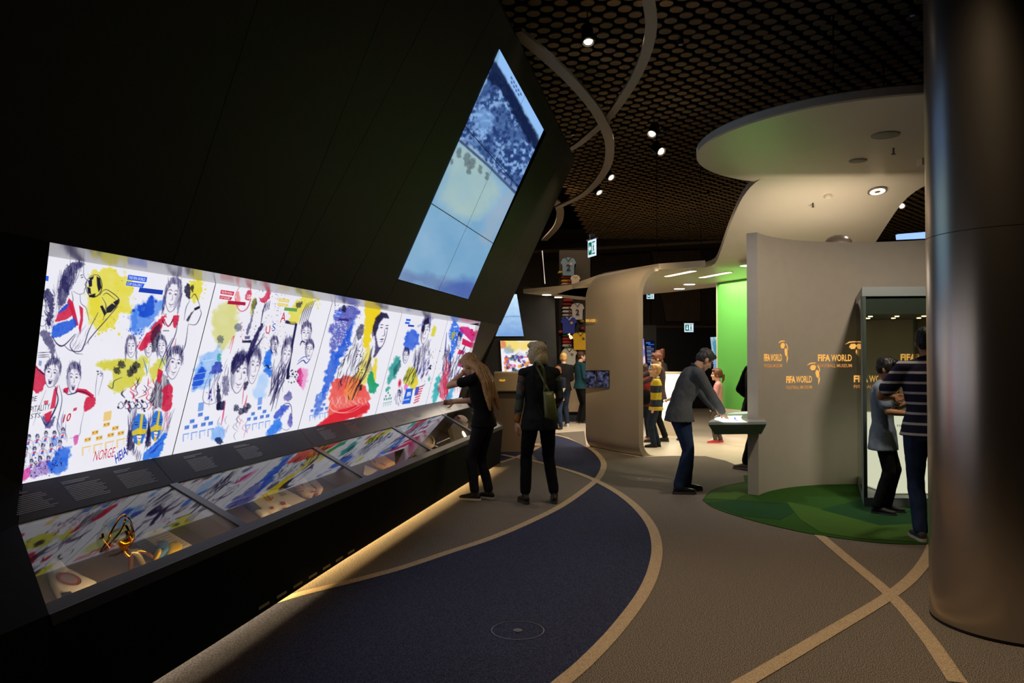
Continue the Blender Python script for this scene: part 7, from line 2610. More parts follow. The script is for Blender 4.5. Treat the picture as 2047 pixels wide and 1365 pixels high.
def person(name, label, loc, yaw, H, tone, top, bottom, shoe, hairc, hair='short', lean=0.0, side_lean=0.0, twist=0.0,
           head_yaw=0.0, head_pitch=0.0, feet=((-0.09, 0.0), (0.09, 0.0)), foot_yaw=(8, -8), hands=None, poles=None, sleeve='short',
           build=1.0, hf=1.0, hem=0.86, vox=0.012, group=None, loose=1.0, pelvis=(0, 0), pant_len=1.0, glasses=False, curl=(0.3, 0.3),
           hair_len=0.5, palm=None, sole=(60, 58, 56), knees=None, collar=None, point=False, slim=1.0, top_over=None, cuff=None, sfrac=0.72):
    """joints in metres for a 1.75 m figure: x to the person's right, y forward, z up"""
    s = H / 1.75
    root = empty(name, (loc[0], loc[1], 0.004))
    root.rotation_euler = (0, 0, math.radians(yaw))
    tag(root, label, 'person', group)
    V = Vector
    hs = hf / 1.0
    head_h = 0.0
    pel = V((pelvis[0], pelvis[1], 0.93))
    # drop the pelvis so that both legs reach the ground
    hipw = 0.088
    l_th, l_sh = 0.43, 0.42
    reach = l_th + l_sh - 0.004
    for fx, sx in ((feet[0], -1), (feet[1], 1)):
        dx = math.hypot(fx[0] - (pel.x + sx * hipw), fx[1] - pel.y)
        pel.z = min(pel.z, 0.09 + math.sqrt(max(reach ** 2 - dx ** 2, 0.1)) + 0.02)
    Rl = Matrix.Rotation(-lean, 3, 'X') @ Matrix.Rotation(side_lean, 3, 'Y')
    Rt = Rl @ Matrix.Rotation(twist, 3, 'Z')
    half = Matrix.Rotation(-lean * 0.5, 3, 'X') @ Matrix.Rotation(side_lean * 0.5, 3, 'Y')
    waist = pel + half @ V((0, 0, 0.15))
    chest = waist + Rl @ V((0, 0, 0.20))
    neck = chest + Rl @ V((0, -0.005, 0.20))
    shl = {-1: chest + Rt @ V((-0.178 * build, -0.005, 0.135)), 1: chest + Rt @ V((0.178 * build, -0.005, 0.135))}
    Rh = Rl @ Matrix.Rotation(math.radians(head_yaw), 3, 'Z') @ Matrix.Rotation(math.radians(head_pitch), 3, 'X')
    if abs(lean) > 0.25:
        Rh = Matrix.Rotation(-lean * 0.6, 3, 'X') @ Matrix.Rotation(math.radians(head_yaw), 3, 'Z') @ Matrix.Rotation(math.radians(head_pitch), 3, 'X')
    hc = neck + Rl @ V((0, 0.018, 0.055)) + Rh @ V((0, 0.02, 0.10 * hs))
    hips = {-1: pel + V((-hipw, 0, -0.02)), 1: pel + V((hipw, 0, -0.02))}
    legs = {}
    for i, sx in enumerate((-1, 1)):
        ank = V((feet[i][0], feet[i][1], 0.085))
        fy = math.radians(foot_yaw[i])
        pole = V((0, 1, 0.1)) if knees is None else V(knees[i])
        kn, an = ik(hips[sx], ank, l_th, l_sh, pole)
        legs[sx] = (hips[sx], kn, ank, V((-math.sin(fy), math.cos(fy), 0)))
    arms = {}
    for i, sx in enumerate((-1, 1)):
        tgt = V(hands[i]) if hands and hands[i] is not None else shl[sx] + V((0.06 * sx, 0.04, -0.54))
        pole = V(poles[i]) if poles and poles[i] is not None else V((0.4 * sx, -1, -0.2))
        el, wr_ = ik(shl[sx], tgt, 0.285 * build ** 0.3, 0.25, pole)
        arms[sx] = (shl[sx], el, wr_)
    X = lambda R, v: R @ V(v)
    axx, axy = X(Rt, (1, 0, 0)), X(Rt, (0, 1, 0))
    bw_ = build

    def torso(bm, g=0.0, lo=None):
        st = []
        px_, py_ = V((1, 0, 0)), V((0, 1, 0))
        hx_, hy_ = half @ px_, half @ py_
        if lo is not None:
            z_drop = pel.z - lo
            st.append((pel + V((0, 0, -z_drop)), px_ * (0.184 * bw_ + g + 0.010 * loose), py_ * (0.130 * bw_ + g + 0.010 * loose)))
            st.append((pel + V((0, 0, -min(0.03, z_drop * 0.5))), px_ * (0.180 * bw_ + g), py_ * (0.128 * bw_ + g)))
        else:
            st.append((pel + V((0, 0, -0.09)), px_ * (0.11 * bw_ + g), py_ * (0.085 * bw_ + g)))
            st.append((pel + V((0, 0, -0.05)), px_ * (0.155 * bw_ + g), py_ * (0.112 * bw_ + g)))
        st.append((pel, px_ * ((0.163 if lo is None else 0.174) * bw_ + g), py_ * ((0.114 if lo is None else 0.126) * bw_ + g)))
        st.append((pel.lerp(waist, 0.6), hx_ * (0.150 * bw_ * slim + g), hy_ * (0.104 * bw_ + g)))
        st.append((waist, hx_ * (0.140 * bw_ * slim + g), hy_ * (0.100 * bw_ + g)))
        st.append((waist.lerp(chest, 0.55), axx * (0.152 * bw_ + g), axy * (0.108 * bw_ + g)))
        st.append((chest, axx * (0.165 * bw_ + g), axy * (0.115 * bw_ + g)))
        st.append((chest + X(Rt, (0, -0.003, 0.09)), axx * (0.170 * bw_ + g), axy * (0.104 * bw_ + g)))
        st.append((chest + X(Rt, (0, -0.006, 0.15)), axx * (0.140 * bw_ + g), axy * (0.080 * bw_ + g)))
        st.append((chest + X(Rt, (0, -0.008, 0.185)), axx * (0.075 * bw_ + g), axy * (0.062 * bw_ + g)))
        loft(bm, st, 24)
        for sx in (-1, 1):
            cone(bm, chest + X(Rt, (sx * 0.03, -0.008, 0.155)), shl[sx] + X(Rt, (-sx * 0.01, 0, 0.0)), 0.058 + g, 0.044 * bw_ + g)

    ar, fr_r, wrr = 0.047 * bw_, 0.038 * bw_, 0.026
    # ---- body: one skin
    bm = bmesh.new()
    torso(bm, -0.006)
    cone(bm, neck + X(Rl, (0, 0, -0.04)), hc + X(Rh, (0, -0.022, -0.06)), 0.058 * bw_, 0.052 * hs)
    E = lambda c, r: add_ell(bm, hc + X(Rh, V(c) * hs), V(r) * hs, Rh, 16, 12)
    E((0, -0.012, 0.030), (0.076, 0.097, 0.088))
    E((0, 0.022, -0.030), (0.064, 0.072, 0.088))
    E((0, 0.040, -0.075), (0.046, 0.048, 0.040))
    E((0, 0.070, -0.098), (0.024, 0.020, 0.018))
    cone(bm, hc + X(Rh, V((0, 0.088, 0.012)) * hs), hc + X(Rh, V((0, 0.108, -0.026)) * hs), 0.009 * hs, 0.013 * hs, 8)
    E((0, 0.098, -0.030), (0.017, 0.012, 0.010))
    E((0, 0.084, -0.062), (0.026, 0.014, 0.012))
    E((0, 0.078, 0.030), (0.052, 0.018, 0.012))
    for sx in (-1, 1):
        E((sx * 0.042, 0.058, -0.026), (0.024, 0.026, 0.024))
        E((sx * 0.078, -0.006, -0.012), (0.011, 0.024, 0.033))
        a, e, w_ = arms[sx]
        limb(bm, [a, a.lerp(e, 0.5), e, e.lerp(w_, 0.35), w_], [ar, ar * 0.92, fr_r, fr_r * 1.02, wrr])
        i = 0 if sx < 0 else 1
        fd = (w_ - e).normalized()
        pn = V(palm[i]) if palm and palm[i] is not None else V((-sx, 0.2, 0))
        hand(bm, w_, fd, pn, 1.0 if hf <= 1.02 else 0.95, -sx if pn.dot(V((sx, 0, 0))) < 0 else sx, curl[i], point and sx == 1)
        h_, k_, n_, fdv = legs[sx]
        limb(bm, [h_, h_.lerp(k_, 0.5), k_, k_.lerp(n_, 0.35), n_], [0.080 * bw_, 0.068 * bw_, 0.050, 0.052 * bw_, 0.034])
        limb(bm, [n_ + V((0, 0, -0.03)), n_ + fdv * 0.09 + V((0, 0, -0.05)), n_ + fdv * 0.16 + V((0, 0, -0.058))], [0.035, 0.03, 0.022])
    for v in bm.verts:
        v.co *= s
    me = fuse('body', bm, vox * 0.75, 1)
    for m in skin_mats(tone):
        me.materials.append(m)
    # eyes, lips and brows by place on the face
    n = len(me.polygons)
    cen = np.empty(n * 3, np.float32)
    me.polygons.foreach_get('center', cen)
    cen = cen.reshape(-1, 3) / s - np.array(hc)
    loc_ = cen @ np.array(Rh) / hs
    idx = np.zeros(n, np.int32)
    fr = loc_[:, 1] > 0.055
    for sx in (-1, 1):
        idx[fr & (((loc_[:, 0] - sx * 0.031) / 0.015) ** 2 + ((loc_[:, 2] - 0.006) / 0.0075) ** 2 < 1)] = 1
        idx[fr & (((loc_[:, 0] - sx * 0.033) / 0.024) ** 2 + ((loc_[:, 2] - 0.028) / 0.006) ** 2 < 1)] = 3
    idx[fr & ((loc_[:, 0] / 0.024) ** 2 + ((loc_[:, 2] + 0.062) / 0.008) ** 2 < 1)] = 2
    me.polygons.foreach_set('material_index', idx)
    body = link('body', me, None, root, True)
    # ---- trousers
    bm = bmesh.new()
    px_, py_ = V((1, 0, 0)), V((0, 1, 0))
    loft(bm, [(pel + V((0, 0, -0.10)), px_ * 0.13 * bw_, py_ * 0.105 * bw_), (pel + V((0, 0, -0.04)), px_ * 0.166 * bw_, py_ * 0.118 * bw_), (pel + V((0, 0, 0.02)), px_ * 0.160 * bw_, py_ * 0.112 * bw_), (pel.lerp(waist, 0.4), half @ px_ * 0.145 * bw_, half @ py_ * 0.098 * bw_)], 20)
    for sx in (-1, 1):
        h_, k_, n_, fdv = legs[sx]
        lo = k_.lerp(n_, pant_len * 0.97)
        g_ = 0.008 * loose
        limb(bm, [h_, h_.lerp(k_, 0.5), k_, k_.lerp(n_, 0.4), lo], [0.088 * bw_ + g_, 0.075 * bw_ + g_, 0.058 + g_, 0.056 * bw_ + g_, 0.046 + g_ * 1.3])
    for v in bm.verts:
        v.co *= s
    me = fuse('trousers', bm, vox, 2, 0.006 * s, 13.0, 3.1, (1, 1, 0.6))
    me.materials.append(bottom)
    link('trousers', me, None, root, True)
    # ---- top
    bm = bmesh.new()
    torso(bm, 0.010 + 0.006 * loose, hem)
    cone(bm, neck + X(Rl, (0, 0, -0.05)), neck + X(Rl, (0, 0.004, -0.012)), 0.08 * bw_, 0.066 * bw_)
    for sx in (-1, 1):
        a, e, w_ = arms[sx]
        g_ = 0.009 + 0.006 * loose
        if sleeve == 'short':
            limb(bm, [a, a.lerp(e, sfrac * 0.5), a.lerp(e, sfrac)], [ar + g_ + 0.006, ar + g_ + 0.004, ar + g_ + 0.004])
        elif sleeve == 'long':
            limb(bm, [a, a.lerp(e, 0.5), e, e.lerp(w_, 0.5), e.lerp(w_, 0.92)], [ar + g_ + 0.006, ar + g_, fr_r + g_ + 0.004, fr_r + g_ - 0.002, wrr + g_ + 0.002])
        elif sleeve == 'none':
            add_ell(bm, a, (ar + g_, ar + g_, ar + g_))
    for v in bm.verts:
        v.co *= s
    me = fuse('shirt', bm, vox, 2, 0.0065 * s, 11.0, 7.7, (1, 1, 0.75))
    me.materials.append(top)
    link('shirt' if not top_over else top_over, me, None, root, True)
    if cuff is not None:
        for sx in (-1, 1):
            a, e, w_ = arms[sx]
            bm = bmesh.new()
            limb(bm, [a, a.lerp(e, 0.5), e, e.lerp(w_, 0.5), e.lerp(w_, 0.95)], [ar + 0.008, ar + 0.008, fr_r + 0.009, fr_r + 0.007, wrr + 0.008])
            for v in bm.verts:
                v.co *= s
            me = fuse('sleeve', bm, vox, 1, 0.003, 18, 2)
            me.materials.append(cuff)
            link('sleeve', me, None, root, True)
    if collar is not None:
        bm = bmesh.new()
        c = neck + X(Rl, (0, 0.0, 0.0))
        pts = [(c + X(Rl, (0.066 * math.cos(t), 0.062 * math.sin(t) + 0.005, 0.012 - 0.022 * math.sin(t)))) * s for t in [2 * math.pi * k / 24 for k in range(24)]]
        add_tube(bm, pts, 0.014 * s, 8, True)
        o = from_bm('collar', bm, collar, None, True)
        o.parent = root
    # ---- shoes
    for sx in (-1, 1):
        h_, k_, n_, fdv = legs[sx]
        sd_ = V((fdv.y, -fdv.x, 0))
        bm = bmesh.new()
        base = n_ + V((0, 0, -0.085))
        st = []
        for t, wd, ht, in ((-0.065, 0.026, 0.05), (-0.045, 0.034, 0.075), (0.0, 0.036, 0.085), (0.06, 0.040, 0.068), (0.12, 0.044, 0.05), (0.165, 0.040, 0.042), (0.195, 0.024, 0.03)):
            st.append((base + fdv * t + V((0, 0, 0.016 + ht / 2)), sd_ * wd, V((0, 0, ht / 2))))
        loft(bm, st, 16)
        cone(bm, n_ + V((0, 0, -0.02)), n_ + V((0, 0, 0.005)), 0.042, 0.042)
        for v in bm.verts:
            v.co *= s
        me = fuse('shoe', bm, vox * 0.75, 1)
        me.materials.append(shoe)
        so = link('shoe', me, None, root, True)
        out = []
        for t, wd in ((-0.072, 0.012), (-0.06, 0.03), (-0.02, 0.036), (0.05, 0.038), (0.11, 0.046), (0.16, 0.043), (0.19, 0.03), (0.203, 0.01)):
            out.append((t, wd))
        poly = [(base + fdv * t + sd_ * wd + V((0, 0, 0.002))) * s for t, wd in out] + [(base + fdv * t - sd_ * wd + V((0, 0, 0.002))) * s for t, wd in out[::-1]]
        bm = bmesh.new()
        add_prism(bm, poly, V((0, 0, 0.024)) * s)
        o = from_bm('sole', bm, mat('sole_%d_%d_%d' % sole, sole, 0.6), None)
        o.parent = so
    # ---- hair
    bm = bmesh.new()
    Eh = lambda c, r: add_ell(bm, hc + X(Rh, V(c) * hs), V(r) * hs, Rh, 18, 12)
    Eh((0, -0.020, 0.052), (0.085, 0.102, 0.082))
    Eh((0, -0.048, 0.005), (0.080, 0.066, 0.080))
    if hair == 'short':
        Eh((0, 0.045, 0.095), (0.058, 0.045, 0.030))
        for sx in (-1, 1):
            Eh((sx * 0.066, 0.005, 0.035), (0.018, 0.045, 0.045))
    elif hair == 'fringe':
        Eh((0, 0.060, 0.078), (0.068, 0.040, 0.038))
        for sx in (-1, 1):
            Eh((sx * 0.068, 0.012, 0.02), (0.022, 0.055, 0.06))
    elif hair == 'bob':
        Eh((0, 0.035, 0.088), (0.072, 0.066, 0.042))
        for sx in (-1, 1):
            Eh((sx * 0.076, 0.006, -0.025), (0.030, 0.064, 0.095))
            Eh((sx * 0.066, -0.045, -0.075), (0.036, 0.05, 0.065))
        Eh((0, -0.068, -0.055), (0.082, 0.052, 0.095))
    elif hair in ('long', 'pony', 'bun'):
        Eh((0, 0.045, 0.088), (0.064, 0.050, 0.036))
        for sx in (-1, 1):
            Eh((sx * 0.068, 0.0, 0.01), (0.022, 0.055, 0.07))
        if hair == 'long':
            for sx in (-1, -0.4, 0.4, 1):
                q0 = hc + X(Rh, V((sx * 0.062, -0.045, -0.02)) * hs)
                q1 = hc + X(Rh, V((sx * 0.085, -0.085, -0.13)) * hs)
                q2 = chest + X(Rl, (sx * 0.098, -0.125, 0.08))
                q3 = chest + X(Rl, (sx * 0.088 + 0.02 * math.sin(sx * 9), -0.13 - 0.02 * math.cos(sx * 7), 0.20 - hair_len * (0.58 + 0.06 * math.cos(sx * 5))))
                limb(bm, [q0, q1, q2, q2.lerp(q3, 0.6), q3], [0.045, 0.047, 0.038, 0.032, 0.012])
        elif hair == 'pony':
            limb(bm, [hc + X(Rh, V((0, -0.09, 0.02)) * hs), hc + X(Rh, V((0, -0.135, -0.01)) * hs), hc + X(Rh, V((0, -0.13, -0.10)) * hs), hc + X(Rh, V((0, -0.11, -0.16)) * hs)], [0.026, 0.032, 0.030, 0.012])
        else:
            Eh((0, -0.07, 0.115), (0.048, 0.046, 0.046))
    for v in bm.verts:
        v.co *= s
    me = fuse('hair', bm, vox * 0.7, 1, 0.006 * s, 40 if hair != 'long' else 34, 5.0, (1, 1, 0.12 if hair == 'long' else 0.22))
    me.materials.append(hairc)
    link('hair', me, None, root, True)
    if glasses:
        bm = bmesh.new()
        for sx in (-1, 1):
            add_tube(bm, [(hc + X(Rh, V((sx * 0.034 + 0.024 * math.cos(t), 0.103, 0.004 + 0.017 * math.sin(t))) * hs)) * s for t in [2 * math.pi * k / 16 for k in range(16)]], 0.0024 * s, 6, True)
            add_tube(bm, [(hc + X(Rh, V(p) * hs)) * s for p in ((sx * 0.058, 0.10, 0.008), (sx * 0.079, 0.05, 0.010), (sx * 0.082, -0.01, 0.006))], 0.0024 * s, 6)
        add_tube(bm, [(hc + X(Rh, V(p) * hs)) * s for p in ((-0.011, 0.105, 0.008), (0.011, 0.105, 0.008))], 0.0024 * s, 6)
        o = from_bm('glasses', bm, mat('glasses_black', (14, 14, 16), 0.3), None, True)
        o.parent = root
    info = dict(root=root, s=s, neck=neck, chest=chest, pel=pel, arms=arms, hc=hc, Rh=Rh, Rl=Rl, shl=shl)
    return info


def cloth(name, rgb, amt=0.12, scale=35, rough=0.9):
    return mat(name, rgb, rough, noise_amt=amt, scale=scale, bump=0.15, spec=0.2)


def hair_mat(name, rgb):
    return mat(name, rgb, 0.5, noise_amt=0.35, scale=70, spec=0.4)


denim = cloth('denim_blue', (44, 60, 92), 0.3, 9)
denim2 = cloth('denim_dark', (36, 46, 66), 0.3, 9)
black_c = cloth('cloth_black', (16, 16, 18))
SK, SKc, SKd = (206, 158, 128), (220, 176, 150), (176, 124, 92)


def foot_xy(x, y):
    p = Pz(x, y, 0)
    return (p.x, p.y)


# --- girl with long hair bending to the showcase
person('person', 'girl with very long brown hair in black T-shirt, elbow on the showcase', foot_xy(962, 1000), 62, 1.66, SK,
       black_c, cloth('trouser_charcoal', (38, 38, 44), 0.2, 60), mat('shoe_black', (20, 20, 22), 0.6), hair_mat('hair_lightbrown', (170, 124, 76)), 'long',
       lean=0.2, head_yaw=6, head_pitch=-28, feet=((-0.06, 0.05), (0.10, -0.05)), foot_yaw=(10, -6), hands=((-0.06, 0.23, 1.47), (-0.02, 0.36, 1.14)),
       poles=((-0.5, 1.0, -0.35), (0.3, -0.6, -1)), sleeve='short', hem=0.86, vox=0.011, slim=0.94, build=0.92, pelvis=(0, -0.04), hair_len=0.75,
       palm=((0.3, -0.6, 0.6), (-1, 0, 0)), sole=(226, 222, 216), pant_len=0.93, curl=(0.6, 0.8), loose=1.1, sfrac=0.42)

# --- woman with blonde bob, dark vest, flowered sleeves and green bag
flower = bpy.data.materials.new('sleeve_flowered')
flower.use_nodes = True
nt = flower.node_tree
b_ = nt.nodes['Principled BSDF']
b_.inputs['Roughness'].default_value = 0.8
tc = nt.nodes.new('ShaderNodeTexCoord')
vo = nt.nodes.new('ShaderNodeTexVoronoi')
vo.inputs['Scale'].default_value = 16
cr = nt.nodes.new('ShaderNodeValToRGB')
cr.color_ramp.interpolation = 'CONSTANT'
for k, (p_, c_) in enumerate(((0.0, (40, 52, 46)), (0.35, (74, 88, 70)), (0.55, (34, 46, 70)), (0.7, (190, 116, 44)), (0.8, (92, 60, 52)), (0.9, (120, 124, 96)))):
    if k < 2:
        e = cr.color_ramp.elements[k]
        e.position = p_
    else:
        e = cr.color_ramp.elements.new(p_)
    e.color = (*lin(c_), 1)
sp = nt.nodes.new('ShaderNodeSeparateColor')
nt.links.new(tc.outputs['Object'], vo.inputs['Vector'])
nt.links.new(vo.outputs['Color'], sp.inputs[0])
nt.links.new(sp.outputs[0], cr.inputs['Fac'])
nt.links.new(cr.outputs['Color'], b_.inputs['Base Color'])
fx, fy = foot_xy(1078, 1006)
wi = person('person', 'woman with grey blonde bob, dark vest, flowered sleeves and green shoulder bag', (fx, fy), 12, 1.745, SK,
            cloth('vest_black', (26, 29, 29), 0.2, 20), cloth('jeans_black', (17, 17, 20), 0.2, 20), mat('boot_black', (16, 15, 15), 0.5), hair_mat('hair_ashblonde', (176, 158, 122)), 'bob',
            head_yaw=52, head_pitch=-4, feet=((-0.15, 0.02), (0.165, -0.02)), foot_yaw=(6, -14), hands=((-0.24, 0.04, 0.88), (0.20, 0.22, 0.98)), poles=((-0.6, -1, 0), (0.6, -1, -0.3)), sleeve='none', hem=0.80, vox=0.011,
            slim=1.0, build=1.0, cuff=flower, collar=cloth('vest_black', (26, 29, 29)), top_over='vest', loose=1.2, pant_len=0.9, glasses=True, curl=(0.35, 0.5))
# shoulder bag
bag_m = mat('bag_green_leather', (92, 98, 44), 0.45, noise_amt=0.18, scale=14, bump=0.2)
q = [Pd(1086, 783, 8.25), Pd(1106, 783, 8.25), Pd(1115, 834, 8.2), Pd(1109, 839, 8.2), Pd(1089, 834, 8.2)]
bag = empty('shoulder_bag', Pd(1100, 835, 8.2))
tag(bag, 'olive green leather shoulder bag hanging at the blonde woman\'s side', 'bag')
bm = bmesh.new()
cb_ = sum(q, Vector()) / len(q)
rings = []
for dy, sc_ in ((-0.07, 0.82), (-0.05, 1.0), (0.02, 1.02), (0.08, 0.9)):
    rings.append([bm.verts.new(cb_ + (p - cb_) * sc_ + Vector((0, dy, 0))) for p in q])
for r0, r1 in zip(rings[:-1], rings[1:]):
    for i in range(5):
        bm.faces.new((r0[i], r0[(i + 1) % 5], r1[(i + 1) % 5], r1[i]))
bm.faces.new(rings[0][::-1])
bm.faces.new(rings[-1])
bmesh.ops.subdivide_edges(bm, edges=list(bm.edges), cuts=2, use_grid_fill=True, smooth=0.6)
from_bm('bag_body', bm, bag_m, bag, True)
for off in (0.0, 0.045):
    tube('bag_strap', catmull([Pd(1088, 786, 8.22 + off), Pd(1089, 760, 8.2 + off), Pd(1086, 738, 8.16 + off), Pd(1078, 724, 8.17 + off * 1.5), Pd(1070, 722, 8.26 + off), Pd(1072, 732, 8.42 + off), Pd(1098, 784, 8.36)], 6), 0.011, bag_m, bag, 8)

# --- man leaning over the light table
fx, fy = foot_xy(1368, 984)
mi = person('person', 'grey haired man with glasses in grey fleece leaning over the light table', (fx, fy), -84, 1.76, SK,
            cloth('fleece_grey', (92, 94, 96), 0.12, 50), denim, mat('shoe_blackleather', (18, 17, 17), 0.35), hair_mat('hair_grey', (62, 58, 56)), 'short',
            lean=0.44, head_yaw=4, head_pitch=-26, feet=((-0.10, 0.06), (0.10, -0.10)), foot_yaw=(4, -6), hands=((-0.20, 0.46, 0.93), (0.16, 0.42, 0.92)), poles=((-0.7, -0.9, 0.1), (0.7, -0.9, 0.1)),
            sleeve='long', hem=0.83, vox=0.011, build=1.04, pelvis=(0, -0.06), glasses=True, collar=cloth('collar_grey', (70, 72, 76)), loose=1.6, curl=(0.2, 0.2), palm=((0, 0.2, -1), (0, 0.2, -1)),
            knees=((0.0, 1, 0), (0.0, 1, 0)), top_over='fleece')

# --- boy with glasses taking a picture, and man in striped polo
fx, fy = foot_xy(1766, 1026)
person('person', 'boy with glasses in pale blue grey T-shirt before the glass case', (fx, fy), -122, 1.57, SKd,
       cloth('tee_greyblue', (120, 132, 146), 0.14, 50), cloth('jeans_black', (17, 17, 20)), mat('sneaker_black', (18, 18, 20), 0.6), hair_mat('hair_black', (20, 17, 16)), 'fringe',
       head_yaw=-8, head_pitch=-12, feet=((-0.08, 0.02), (0.09, -0.05)), hands=((-0.02, 0.36, 1.30), (0.13, 0.30, 1.14)), poles=((-0.6, -0.3, -1), (0.7, -0.2, -1)), hem=0.72, vox=0.011, build=0.94, hf=1.08, loose=1.9,
       glasses=True, curl=(0.6, 0.8), palm=((0.6, 0, 0.4), (-0.8, 0, 0.3)), pant_len=1.0)
fx, fy = foot_xy(1838, 1082)
polo = mat_stripes('polo_navy_white', [(0.0, (26, 27, 58)), (0.76, (206, 204, 206))], 0.088, 0.03)
person('person', 'man in navy polo with white stripes and jeans beside the pillar', (fx + 0.08, fy), -16, 1.84, SKd,
       polo, denim, mat('sneaker_grey', (66, 64, 62), 0.7), hair_mat('hair_black', (20, 17, 16)), 'short',
       head_yaw=-14, head_pitch=-6, feet=((-0.06, 0.0), (0.17, 0.05)), hands=((-0.22, 0.26, 1.16), (0.12, 0.42, 1.22)), poles=((-0.9, -0.1, -1.0), (0.8, -0.4, -0.6)), hem=0.86, vox=0.011, build=1.02, loose=1.3,
       curl=(0.7, 0.7), sole=(206, 200, 192), palm=((0.8, 0, 0.3), (-0.8, 0, 0.3)), collar=cloth('polo_collar', (24, 25, 44)))

# --- booth visitors
fx, fy = foot_xy(1436, 886)
pink = cloth('knit_pink', (226, 158, 164), 0.1, 120)
person('person', 'girl with ponytail in pink cardigan before the green backdrop', (fx, fy), 72, 1.33, SKc,
       pink, cloth('leggings_patterned', (84, 78, 76), 0.6, 60), mat('shoe_red', (196, 60, 72), 0.6), hair_mat('hair_brown', (96, 58, 36)), 'pony',
       head_yaw=6, head_pitch=0, feet=((-0.07, 0.06), (0.07, -0.05)), hands=((-0.20, 0.14, 0.86), (0.20, 0.06, 0.84)), sleeve='long', hem=0.86, vox=0.014, build=0.9, hf=1.2, loose=1.0, sole=(226, 130, 130))
fx, fy = foot_xy(1312, 894)
rug = mat_stripes('rugby_yellow_navy', [(0.0, (34, 42, 62)), (0.5, (206, 178, 38))], 0.245, 0.02)
person('person', 'fair haired boy in yellow and navy striped rugby shirt', (fx, fy), 76, 1.42, SKc,
       rug, denim2, mat('shoe_charcoal', (34, 34, 38), 0.6), hair_mat('hair_fair', (196, 150, 96)), 'short',
       head_yaw=6, head_pitch=4, feet=((-0.07, 0.05), (0.07, -0.03)), hands=((-0.20, 0.06, 0.80), (0.19, 0.0, 0.79)), sleeve='long', hem=0.80, vox=0.014, build=0.95, hf=1.16, loose=2.0, collar=cloth('collar_white', (224, 224, 222)), sole=(30, 30, 32))
fx, fy = foot_xy(1318, 884)
check = cloth('shirt_checked', (72, 54, 56), 0.9, 90)
person('person', 'woman in checked blouse holding a paper behind the striped boy', (fx, fy), 80, 1.66, SKc,
       check, cloth('leggings_black', (20, 20, 22)), mat('ballerina_black', (20, 18, 18), 0.5), hair_mat('hair_auburn', (104, 58, 36)), 'fringe',
       head_yaw=8, head_pitch=-6, feet=((-0.06, 0.10), (0.10, -0.12)), hands=((-0.16, 0.42, 1.12), (0.0, 0.50, 1.24)), poles=((-0.7, -0.4, -0.8), (0.9, 0, 0.2)), sleeve='long', hem=0.84, vox=0.014, build=0.95, loose=1.2, palm=((1, 0, 0), (0, 0, -1)), pant_len=0.94)
pp = Pd(1281, 765, fy)
pap = prism('paper_sheet', [Pd(1272, 764, fy), Pd(1283, 757, fy), Pd(1292, 762, fy), Pd(1281, 770, fy)], (0, 0.004, 0.002), mat('paper_tan', (190, 170, 140), 0.7))
tag(pap, 'tan paper held by the woman in the checked blouse', 'paper')
fx, fy = foot_xy(1289, 877)
person('person', 'child in red jacket with a black bag standing by the screen', (fx, fy), 10, 1.42, SKd,
       cloth('jacket_red', (126, 36, 38), 0.15), denim2, mat('sneaker_orange', (40, 38, 40), 0.6), hair_mat('hair_darkbrown', (66, 42, 30)), 'short',
       feet=((-0.09, 0.02), (0.09, 0.0)), hands=((-0.22, 0.12, 0.9), (0.2, 0.2, 0.95)), sleeve='long', hem=0.78, vox=0.014, build=1.0, hf=1.14, loose=1.6, sole=(206, 96, 40))
bg_ = Pz(1284, 877, 0)
bpk = ell('sling_bag', (bg_.x - 0.02, bg_.y - 0.22, 0.82), (0.20, 0.10, 0.16), black_c, None)
tag(bpk, 'black sling bag on the back of the child in red', 'bag')
fx, fy = foot_xy(1322, 862)
person('person', 'person with a hair bun standing far behind the checked woman', (fx, fy), 60, 1.72, SKd,
       cloth('jacket_tweed', (70, 62, 54), 0.5, 80), black_c, mat('shoe_black'), hair_mat('hair_auburn', (104, 58, 36)), 'bun', sleeve='long', vox=0.017, loose=1.4, head_yaw=10)
# child half hidden behind the man, hand on the glowing counter
fx, fy = foot_xy(1366, 880)
person('person', 'small child pointing at the glowing round counter', (fx, fy), 80, 1.12, SKc,
       cloth('sweater_beige', (176, 164, 146)), denim2, mat('shoe_charcoal'), hair_mat('hair_red', (176, 92, 44)), 'short',
       hands=((-0.1, 0.52, 1.16), (0.2, 0.05, 0.85)), poles=((-0.6, -0.2, -1), None), sleeve='long', vox=0.014, hf=1.3, build=0.9, point=True)
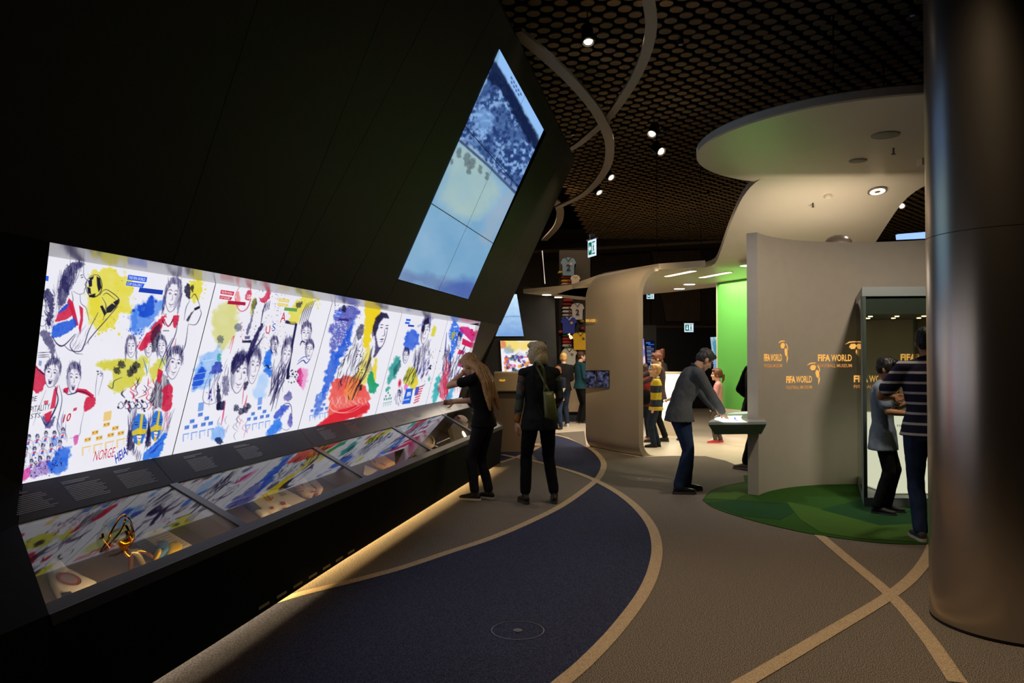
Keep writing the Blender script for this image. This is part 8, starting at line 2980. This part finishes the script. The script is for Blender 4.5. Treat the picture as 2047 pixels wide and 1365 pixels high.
# person in black bent over the table on the niche side
fx, fy = foot_xy(1494, 940)
person('person', 'person in black hooded jacket with bent elbow behind the light table', (fx + 0.13, fy), -70, 1.72, SKd,
       cloth('hoodie_black', (13, 13, 15)), black_c, mat('sneaker_taupe', (124, 112, 100), 0.8), hair_mat('hair_black', (20, 17, 16)), 'short',
       lean=0.1, head_pitch=-10, head_yaw=-10, feet=((-0.10, -0.10), (0.10, 0.10)), foot_yaw=(120, 10), hands=((-0.2, 0.12, 0.98), (0.2, 0.3, 1.1)), poles=((-0.6, -1, 0.1), (1, -0.3, 0.3)), sleeve='long', hem=0.78, vox=0.014, build=1.12, pelvis=(0, 0.0), loose=3.0, sole=(150, 138, 124), palm=((0, 0, -1), (0, 0, -1)), top_over='hoodie', pant_len=0.93)

# --- visitors beyond the blonde woman
fx, fy = foot_xy(1116, 858)
nav = cloth('tee_navyprint', (30, 34, 54), 0.3, 12)
bi = person('person', 'boy in navy T-shirt with a pale print at the tilted kiosk', (fx, fy), 150, 1.34, SKc,
            nav, denim, mat('shoe_dark', (30, 28, 28), 0.6), hair_mat('hair_copper', (120, 74, 44)), 'fringe', head_yaw=10, head_pitch=-8,
            hands=((-0.16, 0.24, 0.98), (0.18, 0.26, 0.98)), sleeve='short', cuff=cloth('sleeve_pale', (176, 172, 168)), vox=0.014, hf=1.18, build=0.95, loose=1.4, hem=0.82)
s_ = bi['s']
o = ell('shirt_print', (bi['chest'] + bi['Rl'] @ Vector((0.0, 0.118, 0.0))) * s_, (0.085, 0.02, 0.05), mat('print_pale', (150, 156, 172), 0.8), None)
o.parent = bi['root']
fx, fy = foot_xy(1127, 853)
person('person', 'blonde person in black top and jeans beyond the boy in navy', (fx, fy), 20, 1.66, SKc,
       black_c, denim2, mat('sneaker_white', (216, 206, 198), 0.6), hair_mat('hair_blonde', (204, 160, 96)), 'short', head_yaw=-10, sleeve='long', hands=((-0.2, 0.2, 1.0), (0.16, 0.26, 1.05)), vox=0.015, loose=1.4, build=1.0, sole=(226, 220, 214))
fx, fy = foot_xy(1160, 848)
person('person', 'person in teal sweater and black trousers by the shirt wall', (fx, fy), -70, 1.70, SKc,
       cloth('sweater_teal', (26, 62, 74), 0.15), black_c, mat('sneaker_darkgrey', (40, 36, 36), 0.6), hair_mat('hair_darkbrown', (66, 42, 30)), 'short', head_yaw=-6, sleeve='long', hands=((-0.16, 0.26, 1.15), (0.16, 0.24, 1.1)), vox=0.015, loose=1.6, build=1.0, glasses=True, sole=(200, 190, 176))

bpy.data.scenes.remove(_tmp)
